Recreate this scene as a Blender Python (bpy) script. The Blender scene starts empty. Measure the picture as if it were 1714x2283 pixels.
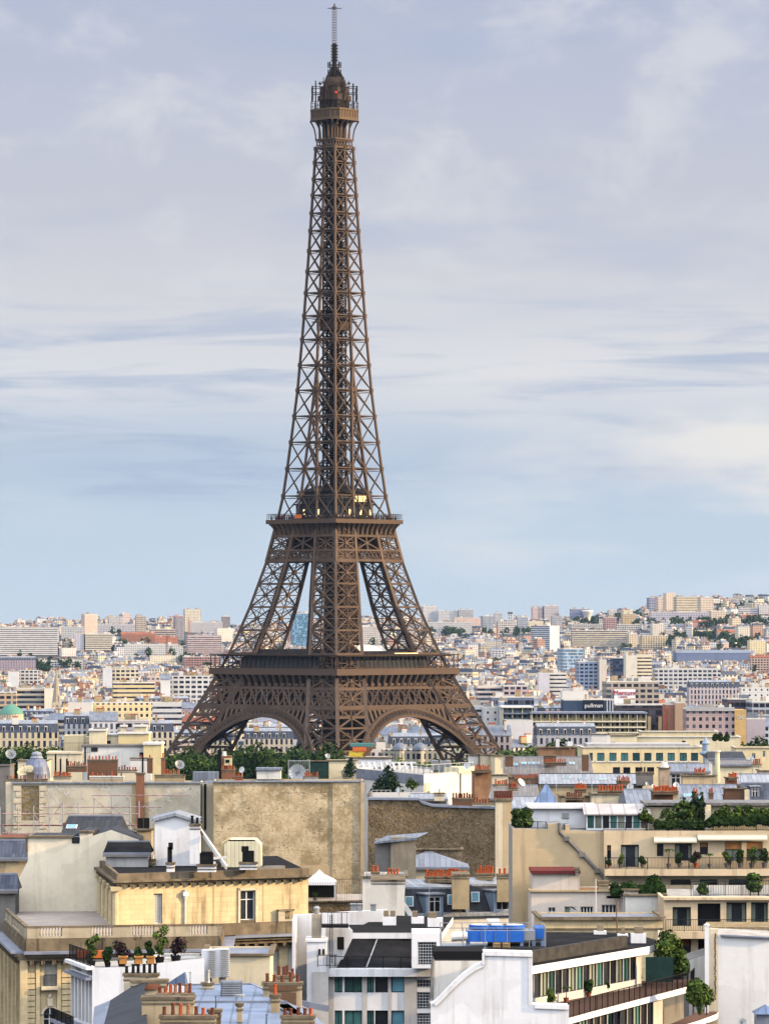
import bpy, math, random
import numpy as np
from mathutils import Vector, Matrix
R = math.radians
rnd = random.Random(7)
S = bpy.context.scene
C = S.collection
# ------------------------------------------------------------ camera, sky, sun, exposure
# the photograph is 1714 x 2283 pixels; F is the focal length in those pixels
F, CX, HY, HC = 9737.0, 857.0, 1388.0, 76.0
cam = bpy.data.cameras.new('camera'); camo = bpy.data.objects.new('camera', cam); C.objects.link(camo)
camo.location = (0, 0, HC); camo.rotation_euler = (R(90), 0, 0)
cam.sensor_fit = 'HORIZONTAL'; cam.sensor_width = 36.0; cam.lens = F / 1714 * 36
cam.shift_y = (HY - 1141.5) / 1714
cam.clip_start = 1.0; cam.clip_end = 40000.0
S.camera = camo
S.view_settings.view_transform = 'Standard'; S.view_settings.look = 'None'
S.view_settings.exposure = 0.45; S.view_settings.gamma = 1.0
S.render.film_transparent = False
try:
    S.cycles.max_bounces = 6; S.cycles.diffuse_bounces = 0; S.cycles.glossy_bounces = 2; S.cycles.volume_bounces = 0
    S.cycles.transparent_max_bounces = 6; S.cycles.use_denoising = True
    S.cycles.volume_step_rate = 4.0
except Exception:
    pass

def lin(r, g=None, b=None):
    if g is None: r, g, b = r
    f = lambda c: (c/255/12.92 if c/255 <= .04045 else ((c/255+.055)/1.055)**2.4)
    return (f(r), f(g), f(b), 1.0)

def nd(nt, t, ins=None, **kw):
    n = nt.nodes.new(t)
    for k, v in kw.items(): setattr(n, k, v)
    for k, v in (ins or {}).items():
        s = n.inputs[k]
        if isinstance(v, bpy.types.NodeSocket): nt.links.new(v, s)
        else: s.default_value = v
    return n
def mth(nt, op, a, b=0.0, c=0.0):
    n = nd(nt, 'ShaderNodeMath', {0: a, 1: b, 2: c}, operation=op); return n.outputs[0]
def mixc(nt, f, a, b, mode='MIX'):
    n = nd(nt, 'ShaderNodeMix', {0: f, 6: a, 7: b}, data_type='RGBA', blend_type=mode); return n.outputs[2]
def ramp(nt, f, stops):
    n = nd(nt, 'ShaderNodeValToRGB', {0: f}); e = n.color_ramp.elements
    while len(e) < len(stops): e.new(0.5)
    for q, (p, c) in zip(e, stops):
        q.position = p; q.color = c if len(c) == 4 else (*c, 1)
    return n.outputs[0]
def smooth(nt, x, a, b, lo=0.0, hi=1.0):
    n = nd(nt, 'ShaderNodeMapRange', {0: x, 1: a, 2: b, 3: lo, 4: hi}, interpolation_type='SMOOTHSTEP'); return n.outputs[0]

SUN_AZ, SUN_EL = 8.0, 17.0         # degrees from +x towards the camera, and above the horizon
W = bpy.data.worlds.new('World'); S.world = W; W.use_nodes = True
nt = W.node_tree; nt.nodes.clear()
wo = nd(nt, 'ShaderNodeOutputWorld')
sky = nd(nt, 'ShaderNodeTexSky', sky_type='NISHITA', sun_disc=False, sun_elevation=R(SUN_EL), sun_rotation=R(90+SUN_AZ))
tc = nd(nt, 'ShaderNodeTexCoord').outputs['Generated']
sp = nd(nt, 'ShaderNodeSeparateXYZ', {0: tc})
az = mth(nt, 'ARCTAN2', sp.outputs[0], sp.outputs[1])
el = sp.outputs[2]
def skynoise(ka, ke, off, det=6.0, rough=.55, dist=0.0):
    v = nd(nt, 'ShaderNodeCombineXYZ', {0: mth(nt, 'MULTIPLY', az, ka), 1: mth(nt, 'MULTIPLY', el, ke), 2: off})
    return nd(nt, 'ShaderNodeTexNoise', {'Vector': v.outputs[0], 'Scale': 1.0, 'Detail': det, 'Roughness': rough, 'Distortion': dist}).outputs[0]
n1 = skynoise(11, 42, 3.1, 4)             # broad banks of cloud
n2 = skynoise(16, 190, 5.2, 6, .55, .5)   # thin horizontal streaks
n3 = skynoise(30, 46, 1.7, 6, .58, .3)   # wisps
wob = mth(nt, 'MULTIPLY', mth(nt, 'SUBTRACT', n1, .5), .020)
ev = mth(nt, 'ADD', el, wob)
pos = smooth(nt, ev, 0.0, .16); pos = nd(nt, 'ShaderNodeMapRange', {0: ev, 1: 0.0, 2: .16, 3: 0.0, 4: 1.0}).outputs[0]
st = lambda e, *c: (max(0, min(1, e/.16)), lin(*c))
grad = ramp(nt, pos, [st(0, 201,214,221), st(.012, 195,210,221), st(.026, 188,204,220), st(.036, 176,192,214), st(.044, 186,198,215),
                      st(.054, 211,213,220), st(.064, 211,211,217), st(.080, 203,203,211), st(.100, 191,193,206), st(.120, 185,189,206), st(.150, 172,179,204)])
# grey-blue streaks low in the sky
lowm = mth(nt, 'MULTIPLY', smooth(nt, el, .020, .034), smooth(nt, el, .085, .060))
s1 = mth(nt, 'MULTIPLY', smooth(nt, n2, .48, .68), lowm)
col = mixc(nt, mth(nt, 'MULTIPLY', s1, .70), grad, lin(156, 173, 202))
# pale cream banks, stronger to the right
rt = smooth(nt, az, -.03, .09)
s2 = mth(nt, 'MULTIPLY', smooth(nt, n1, .58, .36), mth(nt, 'MULTIPLY', smooth(nt, el, .003, .018), smooth(nt, el, .075, .045)))
col = mixc(nt, mth(nt, 'MULTIPLY', s2, mth(nt, 'MULTIPLY_ADD', rt, .85, .12)), col, lin(232, 228, 224))
# soft mottling of the high overcast
him = smooth(nt, el, .055, .09)
col = mixc(nt, mth(nt, 'MULTIPLY', him, mth(nt, 'MULTIPLY', smooth(nt, n3, .44, .66), .70)), col, lin(212, 213, 218))
col = mixc(nt, mth(nt, 'MULTIPLY', him, mth(nt, 'MULTIPLY', smooth(nt, n1, .52, .32), .50)), col, lin(166, 177, 203))
# an overcast dome is some three times brighter at the zenith than at the horizon
bk = smooth(nt, sp.outputs[1], .25, -.75)                 # extra sky brightness added behind the camera, for the walls facing it
zen = mth(nt, 'MULTIPLY', smooth(nt, el, .14, .75, 1.0, 2.5), mth(nt, 'MULTIPLY_ADD', bk, .80, 1.0))
col = mixc(nt, mth(nt, 'MULTIPLY', smooth(nt, el, .14, .4), .8), col, lin(206, 209, 215)); col = mixc(nt, mth(nt, 'MULTIPLY', bk, .85), col, lin(206, 209, 216))
vm = nd(nt, 'ShaderNodeVectorMath', {0: col}, operation='SCALE'); nt.links.new(mth(nt, 'MULTIPLY', zen, .75), vm.inputs['Scale'])
sk = nd(nt, 'ShaderNodeVectorMath', {0: sky.outputs[0]}, operation='SCALE'); sk.inputs['Scale'].default_value = .008
vs = nd(nt, 'ShaderNodeVectorMath', {0: vm.outputs[0], 1: sk.outputs[0]}, operation='ADD')
bg = nd(nt, 'ShaderNodeBackground', {0: vs.outputs[0], 1: 1.0})
nt.links.new(bg.outputs[0], wo.inputs[0])
sun = bpy.data.lights.new('sun', 'SUN'); suno = bpy.data.objects.new('sun', sun); C.objects.link(suno)
sun.energy = 5.0; sun.angle = R(1.5); sun.color = (1.0, .72, .40)
sd = Vector((math.cos(R(SUN_AZ))*math.cos(R(SUN_EL)), -math.sin(R(SUN_AZ))*math.cos(R(SUN_EL)), math.sin(R(SUN_EL))))
suno.rotation_euler = (-sd).to_track_quat('-Z', 'Y').to_euler(); suno.location = (0, 0, 900)

# ------------------------------------------------------------ geometry helpers
def X(px, Y): return (px-CX)*Y/F
def Z(py, Y): return HC-(py-HY)*Y/F
def P(px, py, Y): return Vector((X(px, Y), Y, Z(py, Y)))
def G(px, py, z):
    Y = (HC-z)*F/(py-HY); return Vector((X(px, Y), Y, z))
def sstep(a, b, x):
    t = max(0, min(1, (x-a)/(b-a))); return t*t*(3-2*t)
def terrain(x, y):
    z = 26.0*(1-sstep(1280, 1600, y))
    if y > 4600:
        pxx = x*F/y+CX
        top = 63+38*sstep(1150, 1750, pxx)+5*math.sin(x/260.0)+4*math.sin(x/90.0+1)
        z += (top)*sstep(4600, 8300, y)
    return z
class PL:
    """a vertical plane through the photograph's column px at distance Y; yaw > 0 turns its face to the right"""
    def __init__(s, px, Y, yaw=0.0):
        s.o = Vector((X(px, Y), Y)); a = R(yaw); s.d = Vector((math.cos(a), math.sin(a))); s.n = Vector((s.d.y, -s.d.x)); s.yaw = a
    def u(s, px):
        r = Vector(((px-CX)/F, 1.0)); cr = lambda a, b: a.x*b.y-a.y*b.x
        return -cr(s.o, r)/cr(s.d, r)
    def xy(s, px, off=0.0): return s.o+s.d*s.u(px)+s.n*off
    def z(s, px, py): return HC-(py-HY)*s.xy(px).y/F
    def pt(s, px, py, off=0.0):
        q = s.xy(px); z = HC-(py-HY)*q.y/F; q = q+s.n*off; return Vector((q.x, q.y, z))
    def at(s, u, z, off=0.0):
        q = s.o+s.d*u+s.n*off; return Vector((q.x, q.y, z))
    def back(s, dist):
        p = PL(0, 1, 0); p.o = s.o-s.n*dist; p.d, p.n, p.yaw = s.d, s.n, s.yaw; return p

class MB:
    def __init__(s): s.v = []; s.f = []; s.m = []
    def poly(s, pts, mi=0):
        i = len(s.v); s.v += [tuple(p) for p in pts]; s.f.append(tuple(range(i, i+len(pts)))); s.m.append(mi)
    def box(s, c, h, mi=0, ax=None, top=None):
        """centre c, half sizes h, optional axes"""
        c = Vector(c); ax = ax or (Vector((1,0,0)), Vector((0,1,0)), Vector((0,0,1)))
        i = len(s.v)
        for k in range(8):
            s.v.append(tuple(c+ax[0]*(h[0] if k & 1 else -h[0])+ax[1]*(h[1] if k & 2 else -h[1])+ax[2]*(h[2] if k & 4 else -h[2])))
        for q in ((0,2,3,1), (4,5,7,6), (0,1,5,4), (2,6,7,3), (0,4,6,2), (1,3,7,5)):
            s.f.append(tuple(i+a for a in q)); s.m.append(mi)
        if top is not None: s.m[-5] = top
    def bx(s, x0, x1, y0, y1, z0, z1, mi=0, top=None):
        s.box(((x0+x1)/2, (y0+y1)/2, (z0+z1)/2), (abs(x1-x0)/2, abs(y1-y0)/2, abs(z1-z0)/2), mi, None, top)
    def beam(s, p, q, w, h=None, mi=0, up=None):
        p = Vector(p); q = Vector(q); d = q-p; L = d.length
        if L < 1e-6: return
        d /= L; up = Vector(up) if up else (Vector((0,0,1)) if abs(d.z) < .95 else Vector((0,1,0)))
        a = d.cross(up).normalized(); b = a.cross(d)
        s.box((p+q)/2, (w/2, L/2, (h or w)/2), mi, (a, d, b))
    def cyl(s, p, q, r0, r1=None, n=10, mi=0, caps=True):
        p = Vector(p); q = Vector(q); r1 = r0 if r1 is None else r1
        d = (q-p).normalized(); up = Vector((0,0,1)) if abs(d.z) < .95 else Vector((1,0,0))
        a = d.cross(up).normalized(); b = d.cross(a); i = len(s.v)
        for c, r in ((p, r0), (q, r1)):
            for k in range(n):
                t = 2*math.pi*k/n; s.v.append(tuple(c+a*(r*math.cos(t))+b*(r*math.sin(t))))
        for k in range(n):
            j = (k+1) % n; s.f.append((i+k, i+n+k, i+n+j, i+j)); s.m.append(mi)
        if caps:
            s.f.append(tuple(i+k for k in range(n))); s.m.append(mi)
            s.f.append(tuple(i+n+k for k in reversed(range(n)))); s.m.append(mi)
    def lathe(s, c, prof, n=16, mi=0, a0=0.0, a1=2*math.pi):
        c = Vector(c); i = len(s.v); full = abs(a1-a0-2*math.pi) < 1e-6; m = n if full else n+1
        for r, z in prof:
            for k in range(m):
                t = a0+(a1-a0)*k/n; s.v.append((c.x+r*math.cos(t), c.y+r*math.sin(t), c.z+z))
        for j in range(len(prof)-1):
            for k in range(n):
                k2 = (k+1) % m if full else k+1
                s.f.append((i+j*m+k, i+j*m+k2, i+(j+1)*m+k2, i+(j+1)*m+k)); s.m.append(mi)
    def prism(s, pts, z0, z1, mi=0, top=None, bottom=False):
        """pts: 2D outline, counter-clockwise seen from above"""
        n = len(pts)
        for k in range(n):
            a, b = pts[k], pts[(k+1) % n]
            s.poly([(a[0],a[1],z0), (b[0],b[1],z0), (b[0],b[1],z1), (a[0],a[1],z1)], mi)
        s.poly([(p[0],p[1],z1) for p in pts], mi if top is None else top)
        if bottom: s.poly([(p[0],p[1],z0) for p in reversed(pts)], mi)
    def gable(s, pl, pts, depth, mi=0, side=None, off=0.0):
        """an outline in the plane pl, points (px, py), extruded backwards; clockwise from the camera's view: left-bottom, up, right"""
        a = [pl.pt(x, y, off) for x, y in pts]; b = [p-Vector((pl.n.x, pl.n.y, 0))*depth for p in a]
        s.poly(list(reversed(a)), mi); s.poly(b, mi); n = len(a)
        for k in range(n):
            j = (k+1) % n; s.poly([a[k], a[j], b[j], b[k]], mi if side is None else side)
    def facade(s, pl, u0, u1, z0, z1, ops=(), rv=.25, mi=0, mr=None, off=0.0):
        us = sorted({u0, u1, *[o[0] for o in ops], *[o[1] for o in ops]}); zs = sorted({z0, z1, *[o[2] for o in ops], *[o[3] for o in ops]})
        us = [u for u in us if u0-1e-6 <= u <= u1+1e-6]; zs = [z for z in zs if z0-1e-6 <= z <= z1+1e-6]
        for i in range(len(us)-1):
            for j in range(len(zs)-1):
                cu, cz = (us[i]+us[i+1])/2, (zs[j]+zs[j+1])/2
                if any(o[0] < cu < o[1] and o[2] < cz < o[3] for o in ops): continue
                s.poly([pl.at(us[i], zs[j], off), pl.at(us[i+1], zs[j], off), pl.at(us[i+1], zs[j+1], off), pl.at(us[i], zs[j+1], off)], mi)
        mr = mi if mr is None else mr
        for a, b, c, d in ops:
            f = [pl.at(a,c,off), pl.at(b,c,off), pl.at(b,d,off), pl.at(a,d,off)]; g = [pl.at(a,c,off-rv), pl.at(b,c,off-rv), pl.at(b,d,off-rv), pl.at(a,d,off-rv)]
            for k in range(4):
                j = (k+1) % 4; s.poly([f[j], f[k], g[k], g[j]], mr)
    def build(s, name, mats, parent=None, smooth=False, weld=False):
        org = Vector(parent['_o']) if parent is not None and '_o' in parent.keys() else Vector((0, 0, 0))
        me = bpy.data.meshes.new(name)
        va = np.array(s.v, dtype=np.float64).reshape(-1, 3)-np.array(org)
        me.from_pydata(va.tolist(), [], s.f)
        for m in (mats if isinstance(mats, (list, tuple)) else [mats]): me.materials.append(m)
        if len(me.polygons):
            me.polygons.foreach_set('material_index', np.array(s.m, dtype=np.int32))
            if smooth: me.polygons.foreach_set('use_smooth', np.ones(len(s.m), dtype=bool))
        autouv(me); me.update()
        o = bpy.data.objects.new(name, me); C.objects.link(o)
        if parent is not None:
            o.parent = parent; o['_o'] = tuple(org)
        return o
def autouv(me):
    nl = len(me.loops)
    if not nl: return
    vi = np.empty(nl, dtype=np.int32); me.loops.foreach_get('vertex_index', vi)
    co = np.empty(len(me.vertices)*3); me.vertices.foreach_get('co', co); co = co.reshape(-1, 3)
    no = np.empty(len(me.polygons)*3); me.polygons.foreach_get('normal', no); no = no.reshape(-1, 3)
    lt = np.empty(len(me.polygons), dtype=np.int32); me.polygons.foreach_get('loop_total', lt)
    n = np.repeat(no, lt, axis=0); p = co[vi]
    h = np.hypot(n[:, 0], n[:, 1]); ok = h > .12; hh = np.where(ok, h, 1)
    t = np.stack([-n[:, 1]/hh, n[:, 0]/hh, np.zeros(nl)], 1); b = np.cross(n, t)
    u = np.where(ok, (p*t).sum(1), p[:, 0]); v = np.where(ok, (p*b).sum(1), p[:, 1])
    uv = me.uv_layers.new(name='UVMap'); uv.data.foreach_set('uv', np.stack([u, v], 1).ravel().astype(np.float32))

def tag(o, label=None, cat=None, group=None, kind=None):
    if label: o['label'] = label
    if cat: o['category'] = cat
    if group: o['group'] = group
    if kind: o['kind'] = kind
    return o
def root(name, loc, label, cat, group=None):
    o = bpy.data.objects.new(name, None); C.objects.link(o); o.location = loc; o['_o'] = tuple(loc); o.empty_display_size = 1.0
    return tag(o, label, cat, group)
def put(me, name, parent, loc, rz=0.0, sc=None, rot=None):
    """one more object on an existing mesh; loc is in the world"""
    o = bpy.data.objects.new(name, me); C.objects.link(o)
    org = Vector(parent['_o']) if parent is not None else Vector((0, 0, 0))
    o.location = Vector(loc)-org
    o.rotation_euler = rot if rot is not None else (0, 0, rz)
    if sc: o.scale = sc if isinstance(sc, (tuple, list)) else (sc, sc, sc)
    if parent is not None: o.parent = parent; o['_o'] = tuple(Vector(loc))
    return o

# ------------------------------------------------------------ materials
MATS = {}
def base(name, rough=.7, metal=0.0, spec=.05):
    m = bpy.data.materials.new(name); m.use_nodes = True; t = m.node_tree; t.nodes.clear()
    out = nd(t, 'ShaderNodeOutputMaterial'); b = nd(t, 'ShaderNodeBsdfPrincipled', {'Roughness': rough, 'Metallic': metal})
    b.inputs['Specular IOR Level'].default_value = spec
    t.links.new(b.outputs[0], out.inputs[0]); MATS[name] = m; return m, t, b
def noise(t, vec, scale, det=4.0, rough=.55, sc=(1,1,1), dist=0.0):
    if sc != (1,1,1): vec = nd(t, 'ShaderNodeMapping', {0: vec, 3: sc}).outputs[0]
    return nd(t, 'ShaderNodeTexNoise', {'Vector': vec, 'Scale': scale, 'Detail': det, 'Roughness': rough, 'Distortion': dist}).outputs[0]
def mul(c, k): return (min(1, c[0]*k), min(1, c[1]*k), min(1, c[2]*k), 1)
def bump(t, b, h, dist=.05, st=.6):
    n = nd(t, 'ShaderNodeBump', {'Strength': st, 'Distance': dist, 'Height': h}); t.links.new(n.outputs[0], b.inputs['Normal'])
def plaster(name, c, var=.16, scale=.35, streak=.35, grime=(.16,.13,.10), rough=.85, fine=.10, bmp=.02):
    """painted or rendered wall: broad mottling, fine grain, vertical run-off stains"""
    m, t, b = base(name, rough, 0, .04); c = (*c[:3], 1)
    ob = nd(t, 'ShaderNodeTexCoord').outputs['Object']
    n = noise(t, ob, scale, 5, .6); f = noise(t, ob, scale*9, 4, .6)
    col = mixc(t, smooth(t, n, .32, .68), mul(c, 1-var), mul(c, 1+var*.6))
    col = mixc(t, mth(t, 'MULTIPLY', smooth(t, f, .4, .75), fine*2), col, mul(c, .7))
    pv = nd(t, 'ShaderNodeTexVoronoi', {'Vector': nd(t, 'ShaderNodeMapping', {0: ob, 3: (.30, .30, .42)}).outputs[0], 'Scale': 1.0}, distance='CHEBYCHEV')
    pc = nd(t, 'ShaderNodeSeparateColor', {0: pv.outputs['Color']}).outputs[0]           # patched repairs
    col = mixc(t, mth(t, 'MULTIPLY', mth(t, 'GREATER_THAN', pc, .62), .22+var*.8), col, mul(c, .80)); col = mixc(t, mth(t, 'MULTIPLY', mth(t, 'LESS_THAN', pc, .2), .25), col, mul(c, 1.10))
    cr = nd(t, 'ShaderNodeTexVoronoi', {'Vector': nd(t, 'ShaderNodeMapping', {0: ob, 3: (.5, .5, .35)}).outputs[0], 'Scale': 1.0}, feature='DISTANCE_TO_EDGE').outputs[0]
    col = mixc(t, mth(t, 'MULTIPLY', mth(t, 'MULTIPLY', mth(t, 'LESS_THAN', cr, .006), smooth(t, n, .54, .62)), .28), col, mul(c, .35))
    if streak:
        s = noise(t, ob, 1.0, 5, .6, (1.6, 1.6, .10)); g = noise(t, ob, .22, 3, .5)
        k = mth(t, 'MULTIPLY', smooth(t, s, .51, .68), smooth(t, g, .36, .58))
        col = mixc(t, mth(t, 'MULTIPLY', k, streak), col, (*grime, 1))
    t.links.new(col, b.inputs['Base Color']); bump(t, b, f, bmp); return m
def ashlar(name, c, w=.9, h=.42, mortar=(.22,.17,.11), var=.28, ms=.012, stain=.5):
    m, t, b = base(name, .85, 0, .04); c = (*c[:3], 1)
    tcn = nd(t, 'ShaderNodeTexCoord'); uv = tcn.outputs['UV']; ob = tcn.outputs['Object']
    br = nd(t, 'ShaderNodeTexBrick', {'Vector': uv, 'Color1': mul(c, 1-var), 'Color2': mul(c, 1+var*.5), 'Mortar': (*mortar, 1), 'Scale': 1.0, 'Mortar Size': ms, 'Brick Width': w, 'Row Height': h, 'Bias': .1})
    n = noise(t, ob, .3, 5, .6); s = noise(t, ob, 1.0, 5, .6, (1.2, 1.2, .14))
    col = mixc(t, .55, br.outputs[0], c)
    col = mixc(t, mth(t, 'MULTIPLY', smooth(t, s, .5, .78), stain), col, (.13,.10,.065, 1))
    col = mixc(t, mth(t, 'MULTIPLY', smooth(t, n, .45, .7), .3), col, mul(c, 1.25))
    t.links.new(col, b.inputs['Base Color']); bump(t, b, noise(t, ob, 3.0), .03); return m
def zinc(name, c, seam=.65, var=.2, rough=.45, rib=True, metal=.25):
    m, t, b = base(name, rough, metal, .12); c = (*c[:3], 1)
    tcn = nd(t, 'ShaderNodeTexCoord'); uv = tcn.outputs['UV']; ob = tcn.outputs['Object']
    u = nd(t, 'ShaderNodeSeparateXYZ', {0: uv}).outputs[0]; v = nd(t, 'ShaderNodeSeparateXYZ', {0: uv}).outputs[1]
    fu = mth(t, 'FRACT', mth(t, 'DIVIDE', u, seam)); cell = mth(t, 'FLOOR', mth(t, 'DIVIDE', u, seam)); cv = mth(t, 'FLOOR', mth(t, 'DIVIDE', v, 2.1))
    wn = nd(t, 'ShaderNodeTexWhiteNoise', {'Vector': nd(t, 'ShaderNodeCombineXYZ', {0: cell, 1: cv}).outputs[0]}, noise_dimensions='2D').outputs[0]
    col = mixc(t, wn, mul(c, 1-var), mul(c, 1+var))
    n = noise(t, ob, .5, 5, .65); s = noise(t, ob, 1.2, 4, .6, (2, 2, .3))
    col = mixc(t, mth(t, 'MULTIPLY', smooth(t, n, .45, .75), .45), col, mul(c, 1.5))
    col = mixc(t, mth(t, 'MULTIPLY', smooth(t, s, .55, .8), .4), col, mul(c, .45))
    if rib:
        ln = mth(t, 'LESS_THAN', fu, .12); col = mixc(t, mth(t, 'MULTIPLY', ln, .55), col, mul(c, .42))
        bump(t, b, ln, .05, .8)
    t.links.new(col, b.inputs['Base Color']); return m
def rubble(name, cols, scale=2.2, panel=0.0, mort=(.30,.25,.18)):
    """rough stone or broken render; panel > 0 adds patches of that size in metres with their own tone"""
    m, t, b = base(name, .92, 0, .03); tcn = nd(t, 'ShaderNodeTexCoord'); ob = tcn.outputs['Object']; uv = tcn.outputs['UV']
    vo = nd(t, 'ShaderNodeTexVoronoi', {'Vector': ob, 'Scale': scale, 'Randomness': 1.0})
    n = noise(t, ob, .28, 6, .68); n2 = noise(t, ob, 1.1, 6, .7)
    r = nd(t, 'ShaderNodeSeparateColor', {0: vo.outputs['Color']}).outputs[0]
    col = ramp(t, r, [(i/(len(cols)-1), c) for i, c in enumerate(cols)])
    col = mixc(t, smooth(t, vo.outputs['Distance'], .35, .75), col, (*mort, 1))
    if panel:
        a = nd(t, 'ShaderNodeTexBrick', {'Vector': uv, 'Color1': (0,0,0,1), 'Color2': (1,1,1,1), 'Mortar': (.5,.5,.5,1), 'Scale': 1.0, 'Mortar Size': .02, 'Brick Width': panel, 'Row Height': panel*.98, 'Bias': 0.0}, offset=.35)
        pr = nd(t, 'ShaderNodeSeparateColor', {0: a.outputs[0]}).outputs[0]; big = noise(t, ob, .13, 5, .65); fl = noise(t, ob, .95, 10, .78); fl2 = noise(t, ob, 2.1, 8, .75, (1, 1, 1.5))
        tone = mixc(t, smooth(t, mth(t, 'ADD', n, mth(t, 'MULTIPLY', pr, .16)), .38, .72), (.36,.265,.14,1), (.68,.54,.34,1))
        col = mixc(t, .10, tone, col)
        col = mixc(t, mth(t, 'MULTIPLY', smooth(t, fl, .52, .58), .62), col, (.72,.60,.41,1))
        col = mixc(t, mth(t, 'MULTIPLY', smooth(t, big, .47, .62), .60), col, (.15,.115,.055,1))
        col = mixc(t, mth(t, 'MULTIPLY', mth(t, 'MULTIPLY', smooth(t, fl2, .54, .60), smooth(t, n, .38, .62)), .80), col, (.06,.045,.03,1))
        col = mixc(t, mth(t, 'MULTIPLY', mth(t, 'MULTIPLY', smooth(t, fl2, .44, .39), smooth(t, n2, .45, .6)), .75), col, (.80,.70,.53,1))
        col = mixc(t, mth(t, 'MULTIPLY', mth(t, 'MULTIPLY', a.outputs[1], smooth(t, n2, .4, .6)), .8), col, (.07,.05,.035,1))
    else:
        col = mixc(t, mth(t, 'MULTIPLY', smooth(t, n, .42, .7), .5), col, mul((*cols[0][:3], 1), .45))
        col = mixc(t, mth(t, 'MULTIPLY', smooth(t, n2, .55, .75), .5), col, (.06,.045,.03,1))
    t.links.new(col, b.inputs['Base Color']); bump(t, b, fl if panel else vo.outputs['Distance'], .06, .5 if panel else .8); return m
def plain(name, c, rough=.6, metal=0.0, var=.15, scale=1.5, spec=.06):
    m, t, b = base(name, rough, metal, spec); ob = nd(t, 'ShaderNodeTexCoord').outputs['Object']; c = (*c[:3], 1)
    n = noise(t, ob, scale, 4, .6); oi = nd(t, 'ShaderNodeObjectInfo').outputs['Random']
    col = mixc(t, smooth(t, n, .35, .68), mul(c, 1-var), mul(c, 1+var)); col = mixc(t, oi, mul(c, .86), col) if var > .05 else col
    t.links.new(col, b.inputs['Base Color']); return m
def glassy(name, c, rough=.08, cvar=.5):
    m, t, b = base(name, rough, 0, .16); ob = nd(t, 'ShaderNodeTexCoord').outputs['Object']; oi = nd(t, 'ShaderNodeObjectInfo').outputs['Random']
    n = noise(t, ob, .9, 3, .5); k = mth(t, 'ADD', mth(t, 'MULTIPLY', oi, .6), mth(t, 'MULTIPLY', n, .6))
    col = mixc(t, smooth(t, k, .3, .9), mul((*c[:3], 1), 1-cvar), mul((*c[:3], 1), 1+cvar)); t.links.new(col, b.inputs['Base Color']); return m
def glow(name, c, e):
    m, t, b = base(name, .5); b.inputs['Base Color'].default_value = (*c, 1); b.inputs['Emission Color'].default_value = (*c, 1); b.inputs['Emission Strength'].default_value = e; return m
def leaf(name, c):
    m, t, b = base(name, .8, 0, .04); ob = nd(t, 'ShaderNodeTexCoord').outputs['Object']; c = (*c[:3], 1); oi = nd(t, 'ShaderNodeObjectInfo').outputs['Random']
    n = noise(t, ob, .9, 3, .6); col = mixc(t, smooth(t, n, .3, .7), mul(c, .62), mul(c, 1.5)); col = mixc(t, mth(t, 'MULTIPLY', oi, .35), col, (c[0]*1.6, c[1]*1.25, c[2]*.8, 1))
    t.links.new(col, b.inputs['Base Color'])
    b.inputs['Transmission Weight'].default_value = 0.0
    return m
def facademat(name, su, sv, a, bb, c, d, style='grid', src='obj', wc=(.022,.027,.040), band=None, lite=.35):
    """a far facade: wall tone from the object's colour (or a face colour), windows set out in metres along the wall"""
    m, t, b = base(name, .75, 0, .05); tcn = nd(t, 'ShaderNodeTexCoord'); uv = tcn.outputs['UV']; ob = tcn.outputs['Object']
    sx = nd(t, 'ShaderNodeSeparateXYZ', {0: uv}); u, v = sx.outputs[0], sx.outputs[1]
    wall = nd(t, 'ShaderNodeObjectInfo').outputs['Color'] if src == 'obj' else nd(t, 'ShaderNodeVertexColor', layer_name='tone').outputs[0]
    du, dv = mth(t, 'DIVIDE', u, su), mth(t, 'DIVIDE', v, sv); fu, fv = mth(t, 'FRACT', du), mth(t, 'FRACT', dv)
    inr = lambda f, lo, hi: mth(t, 'MULTIPLY', mth(t, 'GREATER_THAN', f, lo), mth(t, 'LESS_THAN', f, hi))
    wy = inr(fv, c, d); wx = inr(fu, a, bb)
    mask = mth(t, 'MULTIPLY', wx, wy) if style == 'grid' else wy
    wn = nd(t, 'ShaderNodeTexWhiteNoise', {'Vector': nd(t, 'ShaderNodeCombineXYZ', {0: mth(t, 'FLOOR', du), 1: mth(t, 'FLOOR', dv)}).outputs[0]}, noise_dimensions='2D').outputs[0]
    n = noise(t, ob, .12, 4, .6); s = noise(t, ob, .9, 4, .6, (1, 1, .12))
    wallc = mixc(t, mth(t, 'MULTIPLY', smooth(t, n, .4, .7), .30), wall, mixc(t, 1.0, wall, (.62,.60,.60,1), 'MULTIPLY'))
    wallc = mixc(t, mth(t, 'MULTIPLY', smooth(t, s, .55, .8), .25), wallc, (.2,.17,.14,1))
    ln = mth(t, 'LESS_THAN', fv, .05); wallc = mixc(t, mth(t, 'MULTIPLY', ln, .35), wallc, (.12,.11,.11,1))
    if style == 'balcony':
        rl = mth(t, 'MULTIPLY', inr(fv, .02, .34), 1.0); wallc = mixc(t, mth(t, 'MULTIPLY', rl, .3), wallc, (.8,.78,.76,1))
    win = mixc(t, smooth(t, wn, .45, .95), (*wc, 1), (wc[0]*3+.13*lite, wc[1]*3+.12*lite, wc[2]*3+.10*lite, 1))
    col = mixc(t, mask, wallc, win); t.links.new(col, b.inputs['Base Color'])
    t.links.new(mth(t, 'MULTIPLY_ADD', mask, -.5, .78), b.inputs['Roughness']); return m
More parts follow.
